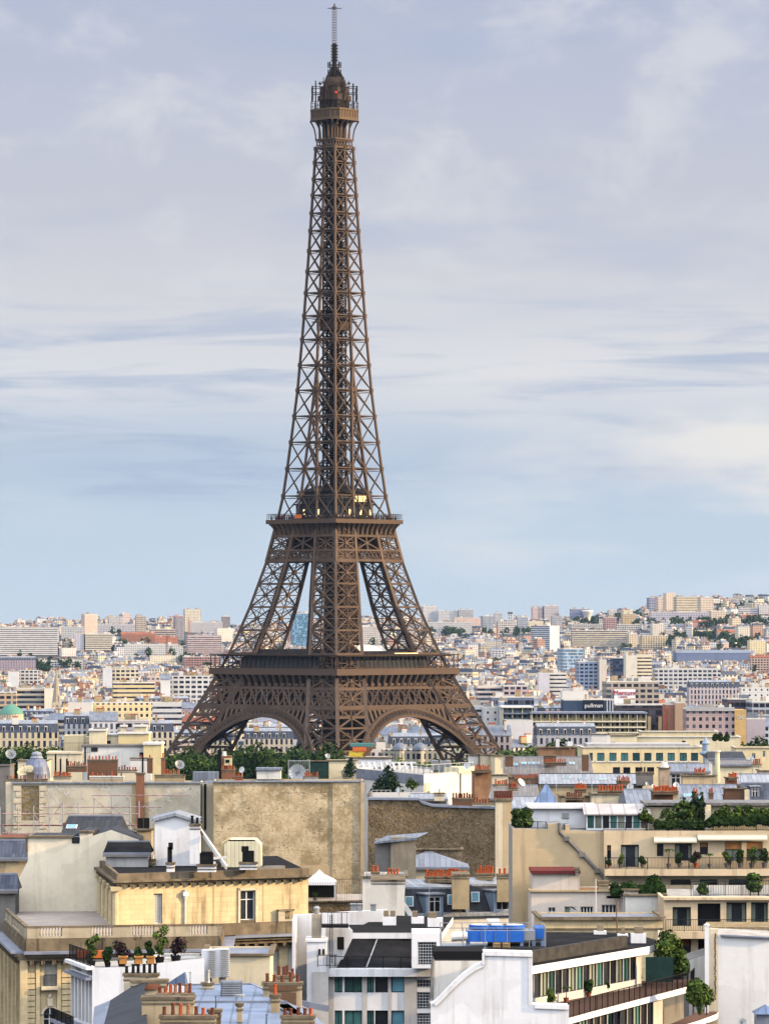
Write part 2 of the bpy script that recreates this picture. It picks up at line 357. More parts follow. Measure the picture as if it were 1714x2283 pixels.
def vcol(name, rough=.7):
    m, t, b = base(name, rough, 0, .05); ob = nd(t, 'ShaderNodeTexCoord').outputs['Object']
    w = nd(t, 'ShaderNodeVertexColor', layer_name='tone').outputs[0]; n = noise(t, ob, .1, 4, .6)
    t.links.new(mixc(t, mth(t, 'MULTIPLY', smooth(t, n, .35, .7), .35), w, mixc(t, 1.0, w, (.6,.6,.62,1), 'MULTIPLY')), b.inputs['Base Color']); return m

M_white = plaster('white_paint', (.84,.84,.86), .05, .3, .40, (.40,.37,.34), .7, .05)
M_offw = plaster('off_white_render', (.76,.73,.67), .09, .35, .45, (.30,.26,.22))
M_cream = plaster('cream_render', (.76,.63,.38), .10, .3, .35, (.26,.20,.13))
M_pale = plaster('pale_render', (.72,.62,.44), .12, .22, .40, (.30,.24,.17))
M_yellow = plaster('yellow_render', (.74,.60,.32), .07, .3, .2, (.34,.26,.14))
M_beige = plaster('beige_render', (.60,.46,.28), .10, .25, .40, (.26,.19,.13))
M_tan = plaster('tan_render', (.48,.37,.22), .15, .4, .6, (.16,.13,.10))
M_grey = plaster('grey_render', (.46,.45,.45), .10, .4, .35)
M_dgrey = plaster('dark_grey_render', (.20,.19,.18), .2, .5, .4)
M_pinkfl = plaster('terrace_paving', (.40,.345,.30), .12, .6, .1)
M_stone = ashlar('golden_ashlar', (.63,.505,.30), stain=.85)
M_balus = plaster('weathered_balustrade', (.44,.38,.28), .25, .8, .6, (.10,.085,.06))
M_stone2 = ashlar('pale_ashlar', (.64,.55,.40), 1.1, .5)
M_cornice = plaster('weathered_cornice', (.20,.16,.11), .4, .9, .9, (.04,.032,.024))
M_party = rubble('broken_render', [(.34,.25,.14,1), (.56,.44,.27,1), (.70,.60,.42,1), (.44,.32,.20,1)], 3.2, 3.05)
M_rub = rubble('rubble_masonry', [(.17,.11,.05,1), (.09,.06,.03,1), (.24,.165,.08,1), (.12,.08,.04,1), (.36,.26,.15,1)], 4.2, 0, (.20,.16,.11))
M_rub2 = rubble('rubble_infill', [(.30,.21,.09,1), (.20,.14,.06,1), (.36,.27,.13,1)], 2.6)
M_brick = ashlar('red_brick', (.26,.10,.055), .24, .08, (.30,.24,.18), .3, .01, .6)
M_dbrick = ashlar('dark_brick', (.17,.085,.05), .3, .1, (.14,.11,.08), .3, .01, .6)
M_zinc = zinc('zinc_sheet', (.20,.225,.275))
M_zincl = zinc('pale_zinc_sheet', (.30,.325,.37))
M_zincd = zinc('slate_zinc_sheet', (.036,.039,.047), .65, .25, .6, True, 0.0)
M_zinct = zinc('brown_zinc_sheet', (.19,.18,.175))
M_slate = zinc('slate_roof', (.065,.078,.11), .35, .3, .55, True, 0.0)
M_lead = zinc('lead_flashing', (.22,.245,.31), 1.4, .15, .5, False)
M_bluez = zinc('blue_zinc_sheet', (.14,.20,.33), 1.0, .2, .45)
M_bitu = plain('bitumen_felt', (.016,.016,.018), .9, 0, .35, .6, .06)
M_black = plain('black_metal', (.012,.012,.013), .7, 0, .2, 1.5, .1)
M_gmet = plain('galvanised_metal', (.36,.38,.40), .45, .5, .15)
M_wmet = plain('white_metal', (.76,.76,.76), .45, 0, .06)
M_rust = plain('rusty_red_metal', (.24,.075,.05), .7, .1, .3)
M_redroof = plain('dark_red_roofing', (.16,.035,.035), .6, 0, .25)
M_redtile = plain('red_tile', (.33,.12,.07), .75, 0, .3)
M_pot = plain('terracotta', (.46,.10,.035), .75, 0, .4, 3)
M_pott = plain('buff_terracotta', (.36,.17,.085), .8, 0, .35, 3); M_potd = plain('sooty_terracotta', (.17,.055,.035), .8, 0, .35, 3)
M_gravel = plain('roof_gravel', (.40,.38,.35), .95, 0, .25, .8)
M_wood = plain('varnished_timber', (.40,.19,.07), .6, 0, .25)
M_orange = plain('orange_paint', (.62,.16,.05), .6, 0, .12)
M_blue = plain('blue_paint', (.035,.16,.62), .4, 0, .10)
M_dgreen = plain('dark_green_cladding', (.02,.045,.04), .6, 0, .25)
M_teal = plain('teal_sheet', (.10,.26,.25), .6, 0, .2)
M_canvas = plain('awning_canvas', (.72,.66,.50), .8, 0, .08)
M_frame = plain('window_frame_white', (.72,.72,.72), .5, 0, .04)
M_framed = plain('window_frame_dark', (.035,.04,.045), .5, 0, .1)
M_glass = glassy('dark_glass', (.024,.027,.032))
M_glassb = glassy('blue_glass', (.15,.36,.46), .1, .35)
M_glassg = glassy('green_glass', (.07,.18,.165), .1, .5)
M_curt = glassy('curtained_glass', (.19,.21,.165), .25, .4)
M_bark = plain('bark', (.09,.065,.045), .9, 0, .3)
M_leafd = leaf('dark_leaf', (.022,.045,.014)); M_leafm = leaf('mid_leaf', (.030,.060,.016)); M_leafl = leaf('light_leaf', (.085,.135,.028))
M_leafp = leaf('purple_leaf', (.030,.014,.026)); M_needle = leaf('pine_needle', (.014,.030,.018))
M_soil = plain('soil', (.05,.035,.025), .95)
# ------------------------------------------------------------ ground
def build_ground():
    xs = np.concatenate([np.linspace(-9000, -1100, 12), np.linspace(-1000, 1000, 61), np.linspace(1100, 9000, 12)])
    ys = np.concatenate([np.linspace(-1500, 1200, 10), np.linspace(1240, 1640, 21), np.linspace(1800, 4500, 10), np.linspace(4600, 8600, 41), np.linspace(9200, 26000, 14)])
    mb = MB(); nx = len(xs)
    for y in ys:
        for x in xs: mb.v.append((x, y, terrain(x, y)))
    for j in range(len(ys)-1):
        for i in range(nx-1):
            a = j*nx+i; mb.f.append((a, a+1, a+nx+1, a+nx)); mb.m.append(0)
    m, t, b = base('street_ground', .9, 0, .1); ob = nd(t, 'ShaderNodeTexCoord').outputs['Object']
    n = noise(t, ob, .012, 6, .6); n2 = noise(t, ob, .05, 5, .65)
    col = mixc(t, smooth(t, n, .45, .6), (.060,.060,.062,1), (.10,.095,.085,1)); col = mixc(t, smooth(t, n2, .55, .7), col, (.035,.055,.025,1))
    t.links.new(col, b.inputs['Base Color'])
    o = mb.build('ground', m, None, True); tag(o, kind='structure')
    tag(o, 'dark asphalt and city ground rising to far hills', 'ground')
build_ground()
def build_haze():
    mb = MB(); mb.bx(-9500, 9500, -1600, 26500, -1.5, 345)
    m = bpy.data.materials.new('haze_air'); m.use_nodes = True; t = m.node_tree; t.nodes.clear()
    out = nd(t, 'ShaderNodeOutputMaterial'); v = nd(t, 'ShaderNodeVolumePrincipled', {'Color': (.42, .62, 1.0, 1), 'Density': 1.3e-5, 'Anisotropy': .2})
    t.links.new(v.outputs[0], out.inputs['Volume'])
    o = mb.build('haze', m); tag(o, 'thin pale blue haze over the far city', 'haze', kind='stuff'); o.display_type = 'WIRE'
build_haze()

# ------------------------------------------------------------ the iron tower
M_iron = plain('brown_iron', (.106,.074,.055), .55, .15, .18, .15); M_iron_dark_shade = plain('dark_shade_iron', (.024,.019,.017), .6, .15, .25, .3)  # the second iron also paints shade into the tower's back layers and gaps
M_ironp = plain('arcade_iron', (.055,.036,.027), .55, .15, .18, .15); M_ironr = plain('red_brown_iron', (.062,.042,.031), .55, .1, .2, .3)
M_deckglass = glassy('pavilion_glass', (.035,.04,.045), .12)
M_lit = glow('lit_window', (1.0, .72, .30), 1.5)
TW = [(0,58.5),(27,45),(50.6,34.3),(57,31.6),(64.3,28.8),(80.5,23.6),(99.4,18.7),(109.5,16.8),(119,15.0),(126,14.0),(141.8,12.4),(167,10.1),(192,8.55),(221,7.0),(260.5,5.15),(272,5.0)]
TL = [(0,19.5),(30,16.6),(43,15.5),(57,14.6),(64,14.2),(99,11.3),(119,9.9),(150,9.4),(176,9.3)]
def itp(tab, z):
    for (a, p), (b, q) in zip(tab, tab[1:]):
        if z <= b: return p+(q-p)*(z-a)/(b-a)
    return tab[-1][1]
tw = lambda z: itp(TW, z); tl = lambda z: min(itp(TL, z), tw(z))
def fc(k, s, z, t=0.0, wz=None):
    x, y = s, -(tw(z) if wz is None else wz)+t
    for _ in range(k % 4): x, y = -y, x
    return Vector((x, y, z))
def build_tower():
    T = root('lattice_tower', (0,0,0), 'tall brown wrought iron lattice tower on four arched legs, taller than everything', 'tower')
    T.location = (X(745.5, 1700), 1700, 0); T.rotation_euler = (0, 0, R(46.8))
    def sub(par, name, mb, mats=None, **k): return mb.build(name, mats or [M_iron, M_iron_dark_shade], par, **k)
    # four legs, from the ground to the second platform
    lev = [0, 9, 18, 27.5, 36, 43.5, 50.5, 57, 64, 73, 82, 91, 99.5, 104, 109.5, 114.5]
    for q in range(4):
        mb = MB()
        def c4(z):
            w, l = tw(z), tl(z); pts = []
            for a, b in ((w, w), (w-l, w), (w-l, w-l), (w, w-l)):
                x, y = a, -b
                for _ in range(q): x, y = -y, x
                pts.append(Vector((x, y, z)))
            return pts
        for z0, z1 in zip(lev, lev[1:]):
            A, B = c4(z0), c4(z1); th = 1.45 if z0 < 57 else 1.1
            for i in range(4):
                j = (i+1) % 4
                mb.beam(A[i], B[i], th, th)
                outer = i in (0, 3)
                mb.beam(A[i], A[j], .75, .7)
                bw = .62 if z0 < 57 else .48
                mb.beam(A[i], B[j], bw, bw); mb.beam(A[j], B[i], bw, bw)
                mid0, mid1 = (A[i]+A[j])/2, (B[i]+B[j])/2; ctr = (mid0+mid1)/2
                # secondary lattice inside every panel
                for pp, qq in ((A[i], B[i]), (A[j], B[j])) if z0 >= 57 else ():
                    mb.beam((pp+qq)/2, mid0, .2, .2); mb.beam((pp+qq)/2, mid1, .2, .2); mb.beam(pp.lerp(qq, .25), mid0.lerp(mid1, .25), .12, .12); mb.beam(pp.lerp(qq, .75), mid0.lerp(mid1, .75), .12, .12)
                mb.beam((A[i]+B[i])/2, (A[j]+B[j])/2, .36, .34); mb.beam(mid0, mid1, .34, .34)
                mb.box(ctr, (.7, .7, .7))
            mb.beam(A[0], A[2], .35); mb.beam(A[1], A[3], .35)
            mb.beam(A[0], B[2], .3); mb.beam(A[2], B[0], .3); mb.beam(A[1], B[3], .3); mb.beam(A[3], B[1], .3)
        leg = sub(T, 'pier', mb)
        mt = MB()                                   # inclined lift track inside the leg
        for z0, z1 in zip(lev, lev[1:]):
            A, B = c4(z0), c4(z1); ca, cb = sum(A, Vector())/4, sum(B, Vector())/4
            sd_ = (A[1]-A[3]).normalized(); dv = (A[0]-A[2]).normalized()
            wd = 2.6 if q in (1,) else 1.7
            for o in (-wd, wd):
                mt.beam(ca+sd_*o, cb+sd_*o, .9, 2.4)
            for k in range(5):
                f0 = k/5; p = ca.lerp(cb, f0); mt.beam(p-sd_*wd, p+sd_*wd, .5, .8)
            if q == 1: mt.poly([ca-sd_*wd*1.5+dv*.8, ca+sd_*wd*1.5+dv*.8, cb+sd_*wd*1.5+dv*.8, cb-sd_*wd*1.5+dv*.8], 0); mt.poly([A[1].lerp(A[2],.06), A[2].lerp(A[1],.06), B[2].lerp(B[1],.06), B[1].lerp(B[2],.06)], 0)
        sub(leg, 'lift_track', mt, [M_iron_dark_shade])
        mm = MB(); A = c4(0)
        for p in A: mm.bx(p.x-4, p.x+4, p.y-4, p.y+4, -1, 3.5)
        sub(leg, 'masonry_base', mm, [M_stone2])
    # arches
    for k in range(4):
        mb = MB(); zc, Ri, Ro = 2.2, 38.0, 41.0; n = 48
        def ap(r, a, t=0.0):
            z = zc+r*math.sin(a); return fc(k, r*math.cos(a), z, t)
        ang = [R(14)+(math.pi-2*R(14))*i/n for i in range(n+1)]
        for a, b in zip(ang, ang[1:]):
            for t, mi in ((-.4, 0), (3.2, 1)):  # front layer in brown iron, back layer painted dark as shade
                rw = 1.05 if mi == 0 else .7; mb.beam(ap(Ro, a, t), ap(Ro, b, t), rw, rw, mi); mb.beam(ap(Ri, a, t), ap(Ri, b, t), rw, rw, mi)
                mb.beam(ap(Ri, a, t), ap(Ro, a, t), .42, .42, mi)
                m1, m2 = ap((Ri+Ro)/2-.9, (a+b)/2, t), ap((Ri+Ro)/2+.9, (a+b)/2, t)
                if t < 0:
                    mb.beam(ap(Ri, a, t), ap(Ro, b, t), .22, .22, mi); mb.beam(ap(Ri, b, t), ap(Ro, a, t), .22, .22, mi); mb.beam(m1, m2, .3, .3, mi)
            mb.poly([ap(Ri, a, -.2), ap(Ri, b, -.2), ap(Ri, b, 3.0), ap(Ri, a, 3.0)], 1)  # soffit strip added dark, for the shade inside the open lattice
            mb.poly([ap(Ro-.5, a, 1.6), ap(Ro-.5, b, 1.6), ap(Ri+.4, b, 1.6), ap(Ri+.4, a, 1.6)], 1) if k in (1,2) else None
        arch = sub(T, 'arch', mb)
        # spandrel arcade between arch and belt
        ms = MB()
        for i in range(-11, 12):
            s = i*2.55; zt = 43.2
            if abs(s) > tw(40)-tl(40)+.6: continue
            lean = s*.16
            za = zc+math.sqrt(max(0, Ro**2-s*s))
            if za > zt-.4: continue
            p0, p1 = fc(k, s, za-.2), fc(k, s-lean*0, zt)
            ms.beam(p0, p1, 1.0, .6)
            for d in (-1, 1):                        # rounded heads
                for j in range(3):
                    zz = zt-1.25+j*.45; ms.beam(fc(k, s+d*.3, zz), fc(k, s+d*(.62+j*.34), zz), .46, .5)
        ms.beam(fc(k, -tw(43.2), 43.2), fc(k, tw(43.2), 43.2), 1.1, .9)
        for d in (-1, 1):                            # dark plate behind the arcade, its shade put into the colour
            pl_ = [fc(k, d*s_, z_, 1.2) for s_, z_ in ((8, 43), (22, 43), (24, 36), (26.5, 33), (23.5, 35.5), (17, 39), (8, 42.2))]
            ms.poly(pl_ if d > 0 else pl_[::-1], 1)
        sub(arch, 'spandrel_arcade', ms)
    # first lattice belt, with the small lattice over the legs below it
    for k in range(4):
        mb = MB()
        def lat(z0, z1, step, w_, s0=None, s1=None, t=0.0, mi=0):
            a0 = -tw(z0) if s0 is None else s0; a1 = tw(z0) if s1 is None else s1
            n = max(1, int(round((a1-a0)/step))); kk = tw(z1)/tw(z0) if s0 is None else 1
            for i in range(n):
                p, q = a0+(a1-a0)*i/n, a0+(a1-a0)*(i+1)/n
                mb.beam(fc(k, p, z0, t), fc(k, q*kk, z1, t), w_, w_*.8, mi); mb.beam(fc(k, q, z0, t), fc(k, p*kk, z1, t), w_, w_*.8, mi)
        for z, h in ((50.7, .8), (43.9, 1.1)): mb.beam(fc(k, -tw(z), z), fc(k, tw(z), z), .9, h)
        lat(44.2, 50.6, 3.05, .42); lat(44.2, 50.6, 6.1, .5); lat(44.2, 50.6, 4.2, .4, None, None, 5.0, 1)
        mb.poly([fc(k, -tw(44)+2, 44, 6.5), fc(k, tw(44)-2, 44, 6.5), fc(k, tw(50)-2, 50.5, 6.0), fc(k, -tw(50)+2, 50.5, 6.0)], 1)  # dark sheet behind the belt lattice, painted as shade
        for d in (-1, 1):
            zt, zb = 43.2, 40.2; e = tw(zb); i_ = e-tl(zb)
            a, b = (i_, e) if d > 0 else (-e, -i_)
            lat(zb, zt, 2.1, .36, a, b); mb.beam(fc(k, a, zb), fc(k, b, zb), .7, .8)
            s_ = tw(43.9)-tl(43.9)
            mb.beam(fc(k, d*s_, 43.9), fc(k, d*(tw(50.6)-tl(50.6)), 50.6), 1.2, .8)
        mb.beam(fc(k, 0, 43.9), fc(k, 0, 50.6), .01)
        sub(T, 'lattice_belt', mb)
    # platforms: slab, curved cornice on brackets, railings
    def ring(mb, z0, z1, w0, w1=None, mi=0, th=.6):
        w1 = w0 if w1 is None else w1
        for k in range(4):
            a = [fc(k, -w0, z0, 0, w0), fc(k, w0, z0, 0, w0), fc(k, w1, z1, 0, w1), fc(k, -w1, z1, 0, w1)]; mb.poly(a, mi)
            b = [fc(k, -w0+th, z0, th, w0), fc(k, w0-th, z0, th, w0), fc(k, w1-th, z1, th, w1), fc(k, -w1+th, z1, th, w1)]; mb.poly(b[::-1], mi)
    def slab(mb, z0, z1, w, mi=0, hole=0.0):
        if not hole: mb.bx(-w, w, -w, w, z0, z1, mi); return
        for k in range(4):
            for z, fl in ((z0, 1), (z1, 0)):
                p = [fc(k, -w, z, 0, w), fc(k, w, z, 0, w), fc(k, hole, z, 0, hole), fc(k, -hole, z, 0, hole)]; mb.poly(p[::-1] if fl else p, mi)
            mb.poly([fc(k, -w, z0, 0, w), fc(k, w, z0, 0, w), fc(k, w, z1, 0, w), fc(k, -w, z1, 0, w)], mi)
            mb.poly([fc(k, -hole, z1, 0, hole), fc(k, hole, z1, 0, hole), fc(k, hole, z0, 0, hole), fc(k, -hole, z0, 0, hole)], mi)
    p1 = MB(); slab(p1, 55.9, 57.6, 34.5, 0, 15); ring(p1, 57.6, 58.4, 34.5)
    fp = sub(T, 'first_platform', p1)
    co = MB(); prof = [(50.9, 32.9), (52.3, 33.0), (53.6, 33.35), (54.8, 33.9), (55.9, 34.5)]
    for (a, u), (b, v) in zip(prof, prof[1:]): ring(co, a, b, u-1.0, v-1.0, 1)  # dark backing, painted shade in the gaps between the brackets
    for k in range(4):
        for i in range(19):
            s = (i-9)*3.6
            for (a, u), (b, v) in zip(prof, prof[1:]): co.beam(fc(k, s*u/34.5, a, 0, u-.4), fc(k, s*v/34.5, b, 0, v-.4), 1.0, .9)
            co.beam(fc(k, s, 52.2, 0, 33.2), fc(k, s+1.8, 52.2, 0, 33.2), .3, 1.0) if i < 18 else None
        co.beam(fc(k, -33.1, 51.0, 0, 33.1), fc(k, 33.1, 51.0, 0, 33.1), .6, .9)
    sub(fp, 'bracketed_cornice', co)
    ga = MB()
    for k in range(4):
        ga.beam(fc(k, -34.2, 63.5, 0, 34.2), fc(k, 34.2, 63.5, 0, 34.2), .9, .42)
        ga.beam(fc(k, -30, 63.1, 0, 31.5), fc(k, 30, 63.1, 0, 31.5), 6.0, .35, 1)
        for i in range(29):
            s = (i-14)*2.42; ga.beam(fc(k, s, 57.8, 0, 34.1), fc(k, s, 63.4, 0, 34.1), .16 if i % 3 else .28)
        for zz in (58.9,): ga.beam(fc(k, -34.2, zz, 0, 34.2), fc(k, 34.2, zz, 0, 34.2), .2, .25)
    sub(fp, 'gallery_arcade', ga, [M_ironp, M_iron_dark_shade])
    for k in range(4):                               # restaurant pavilions, one on each side
        pv = MB(); a = [fc(k, s, 57.7, t, 31) for s, t in ((-20, 0), (20, 0), (20, 12), (-20, 12))]; b = [fc(k, s, 63.0, t, 31) for s, t in ((-20, .8), (20, .8), (20, 12), (-20, 12))]
        for i in range(4): pv.poly([a[i], a[(i+1) % 4], b[(i+1) % 4], b[i]], 0)
        c = [fc(k, s, 65.6 if k else 65.0, t, 31) for s, t in ((-15, 4), (15, 4), (15, 9), (-15, 9))]
        for i in range(4): pv.poly([b[i], b[(i+1) % 4], c[(i+1) % 4], c[i]], 1)
        pv.poly(c, 1)
        for i in range(17): s = -20+i*2.5; pv.beam(a[0].lerp(a[1], i/16), b[0].lerp(b[1], i/16), .3, .3, 1)
        pav = pv.build('pavilion', [M_deckglass, M_iron_dark_shade], fp)
        if k == 0:
            lw = MB(); lw.beam(fc(k, 1, 64.1, 0, 31.2), fc(k, 14, 64.1, 0, 31.2), .2, .25); lw.build('lit_strip', [M_lit], pav)
    mr = MB(); e = [fc(0, s, z, t, 20) for s, z, t in ((-6, 64.5, 0), (9, 64.5, 0), (9, 64.5, 12), (-6, 64.5, 12))]
    up = [p+Vector((0, 0, 2.6)) for p in e]
    mr.poly([e[0], e[1], up[1].lerp(up[2], .3), up[0].lerp(up[3], .3)]); mr.poly([up[0].lerp(up[3], .3), up[1].lerp(up[2], .3), e[2], e[3]])
    mr.build('canopy_roof', [M_wmet], fp)
    # belt and cornice below the second platform
    mb = MB()
    for k in range(4):
        for z, h in ((109.4, .7), (103.9, .7), (100.0, .9)): mb.beam(fc(k, -tw(z), z, -.2), fc(k, tw(z), z, -.2), .7, h)
        w0 = tw(100.2); n = 17
        for i in range(n):
            p, q = -w0+2*w0*i/n, -w0+2*w0*(i+1)/n; r = tw(103.8)/w0
            mb.beam(fc(k, p, 100.2, -.1), fc(k, q*r, 103.8, -.1), .34); mb.beam(fc(k, q, 100.2, -.1), fc(k, p*r, 103.8, -.1), .34)
            mb.beam(fc(k, (p+q)/2, 100.2, -.1), fc(k, q*r, 102, -.1), .25)
        w0, w1 = tw(104), tw(109.4); g0, g1 = tw(104)-tl(104), tw(109.4)-tl(109.4)
        mb.beam(fc(k, -g0, 104), fc(k, g1, 109.4), .45); mb.beam(fc(k, g0, 104), fc(k, -g1, 109.4), .45)
        mb.beam(fc(k, 0, 104), fc(k, 0, 109.4), .5)
        mb.poly([fc(k, -w0+3, 104, 5), fc(k, w0-3, 104, 5), fc(k, w1-3, 109.4, 5), fc(k, -w1+3, 109.4, 5)], 1)  # dark sheet paints the shade inside this belt
    sub(T, 'lattice_belt', mb)
    p2 = MB(); slab(p2, 114.3, 115.9, 18.9, 0, 4.5)
    spf = sub(T, 'second_platform', p2)
    co = MB(); prof = [(109.5, 16.9), (111.0, 17.0), (112.4, 17.35), (113.4, 17.9), (114.3, 18.7)]
    for (a, u), (b, v) in zip(prof, prof[1:]): ring(co, a, b, u-.55, v-.55, 0)
    for k in range(4):
        for i in range(13):
            s = (i-6)*2.78
            for (a, u), (b, v) in zip(prof, prof[1:]): co.beam(fc(k, s*u/18.2, a, 0, u), fc(k, s*v/18.2, b, 0, v), .5, .7)
        co.beam(fc(k, -17, 109.7, 0, 17), fc(k, 17, 109.7, 0, 17), .5, .5)
    sub(spf, 'bracketed_cornice', co)
    rl = MB()
    for k in range(4):
        for z in (116.7, 117.5, 118.1): rl.beam(fc(k, -18.6, z, 0, 18.6), fc(k, 18.6, z, 0, 18.6), .12, .14)
        for i in range(38): s = (i-18.5); rl.beam(fc(k, s, 115.9, 0, 18.6), fc(k, s, 118.1, 0, 18.6), .1)
    sub(spf, 'safety_railing', rl, [M_iron_dark_shade])
    bd = MB(); bd.beam(fc(3, -3.2, 117, -.1, 18.6), fc(3, .4, 117, -.1, 18.6), .15, 1.5); sub(spf, 'orange_banner', bd, [M_orange])
    pv = MB(); w = 10.6                              # two-storey pavilion of the second platform
    pv.prism([(-w, -w), (w, -w), (w, w), (-w, w)], 115.9, 121.6, 0, 1)
    w = 11.6; pv.prism([(-w, -w), (w, -w), (w, w), (-w, w)], 121.6, 122.1, 1, 1)
    w = 9.0; pv.prism([(-w, -w), (w, -w), (w, w), (-w, w)], 122.1, 126.2, 0, 1)
    w = 10.4; pv.prism([(-w, -w), (w, -w), (w, w), (-w, w)], 126.2, 127.0, 1, 1)
    for k in range(4):
        v5 = [fc(k, -9.8, 127, 0, 9.8), fc(k, 9.8, 127, 0, 9.8), fc(k, 4.5, 129.2, 0, 4.5), fc(k, -4.5, 129.2, 0, 4.5)]; pv.poly(v5, 1)
        for i in range(9): s = (i-4)*2.5; pv.beam(fc(k, s, 116, -.1, 10.6), fc(k, s, 126, -.1, 10.2), .3, .3, 1)
    pav = pv.build('pavilion', [M_deckglass, M_iron_dark_shade], spf)
    for i in range(5): lt = MB(); lt.beam(fc(0, 1.4+i*1.45, 124.3, -.12, 9.6), fc(0, 2.5+i*1.45, 124.3, -.12, 9.6), .1, 2.6); lt.build('lit_window', [M_lit], pav)
    for k, s in ((0, 3.2), (0, 8.6), (3, -6.5), (3, 1.3), (0, -3)): lt = MB(); lt.beam(fc(k, s, 118.8, -.12, 10.6), fc(k, s+.8, 118.8, -.12, 10.6), .1, 2.2); lt.build('lit_window', [M_lit], pav)
    # people along the railing of the second platform, a far crowd of specks
    cr = MB(); r2 = random.Random(4)
    for i in range(150):
        k = r2.choice((0, 3, 0, 3, 1, 2)); s = r2.uniform(-17.5, 17.5); t = r2.uniform(.5, 2.5); p = fc(k, s, 115.9, t, 18.6); hgt = r2.uniform(1.55, 1.85); mi = r2.randrange(4)
        cr.cyl(p, p+Vector((0, 0, hgt*.5)), .16, .2, 6, 3); cr.cyl(p+Vector((0, 0, hgt*.48)), p+Vector((0, 0, hgt*.84)), .19, .25, 6, mi); cr.lathe(p, [(0, hgt*.84), (.1, hgt*.87), (.12, hgt*.93), (.08, hgt*.99), (0, hgt)], 6, 3)
    cw = cr.build('visitor_crowd', [plain('cloth_dark', (.05,.05,.08), .9), plain('cloth_red', (.3,.06,.05), .9), plain('cloth_pale', (.5,.5,.5), .9), plain('cloth_brown', (.08,.05,.04), .9)])
    cw.location = T.location; cw.rotation_euler = T.rotation_euler; tag(cw, 'small crowd of visitors standing along the second platform railing of the iron tower', 'crowd', kind='stuff')
    # upper shaft
    ys_ = [331, 362, 399, 435, 475, 514, 559, 605, 653, 704, 757, 814, 870, 928, 986, 1045, 1106, 1166]
    lv = [HC+(HY-y)/5.728 for y in ys_][::-1]
    mb = MB()
    for z0, z1 in zip(lev[-1:]+lv[1:-1], lv[1:]): pass
    for z0, z1 in zip(lv, lv[1:]):
        two = z0 < 174
        for k in range(4):
            W0, W1 = tw(z0), tw(z1); g0 = max(0, W0-tl(z0)) if two else 0; g1 = max(0, W1-tl(z1)) if z1 < 178 else 0
            if W0-tl(z0) < .6: g0 = 0
            if W1-tl(z1) < .6: g1 = 0
            mb.beam(fc(k, W0, z0), fc(k, W1, z1), .78, .78)
            for d in (-1, 1):
                a0, a1 = d*g0, d*g1
                if d < 0 or g0 > 0 or g1 > 0: mb.beam(fc(k, a0, z0, -.05), fc(k, a1, z1, -.05), .72, .65)
                mb.beam(fc(k, a0, z0), fc(k, d*W1, z1), .36, .34); mb.beam(fc(k, d*W0, z0), fc(k, a1, z1), .36, .34)
                mb.box(fc(k, a1, z1), (.75, .6, .8) if z1 < 200 else (.6, .5, .62))
                # inner side of each leg, where the legs are still apart
                if two and g0 > 0:
                    i0, i1 = W0-tl(z0), W1-tl(z1)
                    mb.beam(fc(k, a0, z0, 0), fc(k, a1, z1, W1-g1), .4); mb.beam(fc(k, a0, z0, W0-g0), fc(k, a1, z1, 0), .4)
                    mb.beam(fc(k, a0, z0, W0-g0), fc(k, a1, z1, W1-g1), .6)
            mb.beam(fc(k, -W1, z1), fc(k, W1, z1), .45, .42)
            mb.beam(fc(k, -W1, z1-.9), fc(k, W1, z1-.9), .2, .18)
            mb.box(fc(k, W1, z1), (.6, .6, .75))
            if g0 > 0: mb.beam(fc(k, -g0, z0), fc(k, g1, z1), .4); mb.beam(fc(k, g0, z0), fc(k, -g1, z1), .4)
        mb.beam(fc(0, -tw(z1), z1), fc(2, -tw(z1), z1), .3); mb.beam(fc(1, -tw(z1), z1), fc(3, -tw(z1), z1), .3)
        mb.beam(fc(0, 0, z1), fc(2, 0, z1), .35); mb.beam(fc(1, 0, z1), fc(3, 0, z1), .35)
    sub(T, 'upper_shaft', mb)
    ls = MB()                                        # lift guides and stairs up the middle
    for sx in (-1, 1):
        for sy in (-1, 1):
            cx, cy = sx*2.0, sy*2.0; a = 1.15
            for ux in (-a, a):
                for uy in (-a, a): ls.beam((cx+ux, cy+uy, 116), (cx+ux, cy+uy, 268), .42)
            for z in np.arange(117, 268, 1.15):
                ls.bx(cx-a, cx+a, cy-a, cy+a, z, z+.28)
            for z in np.arange(117, 266, 2.3):
                for (p, q) in (((-a, -a), (a, -a)), ((a, -a), (a, a)), ((a, a), (-a, a)), ((-a, a), (-a, -a))):
                    ls.beam((cx+p[0], cy+p[1], z), (cx+q[0], cy+q[1], z+2.3), .3)
    for z in np.arange(119, 266, 3.4): ls.beam((-3.2, 0, z), (3.2, 0, z+1.7), .5, .9); ls.beam((0, -3.2, z+1.7), (0, 3.2, z+3.4), .5, .9)
    sub(T, 'lift_shaft', ls, [M_iron_dark_shade])
    mp = MB(); mp.bx(-4.9, 4.9, -4.9, 4.9, 189.7, 193.2); mp.bx(-4.0, 4.0, -4.0, 4.0, 193.2, 195.6, 1); mp.bx(-4.9, 4.9, -4.9, 4.9, 197.2, 197.6, 1)
    for k in range(4):
        for i in range(7): s = (i-3)*1.6; mp.beam(fc(k, s, 193.2, 0, 4.8), fc(k, s, 197.3, 0, 4.8), .16, .16, 1)
        mp.beam(fc(k, -6.2, 194.2, 0, 6.2), fc(k, 6.2, 194.2, 0, 6.2), .25)
        mp.beam(fc(k, -6.2, 193, 0, 6.2), fc(k, -4.8, 193, 0, 4.8), .4)
    sub(T, 'intermediate_platform', mp, [M_ironr, M_iron_dark_shade])
    # summit
    sm = MB()
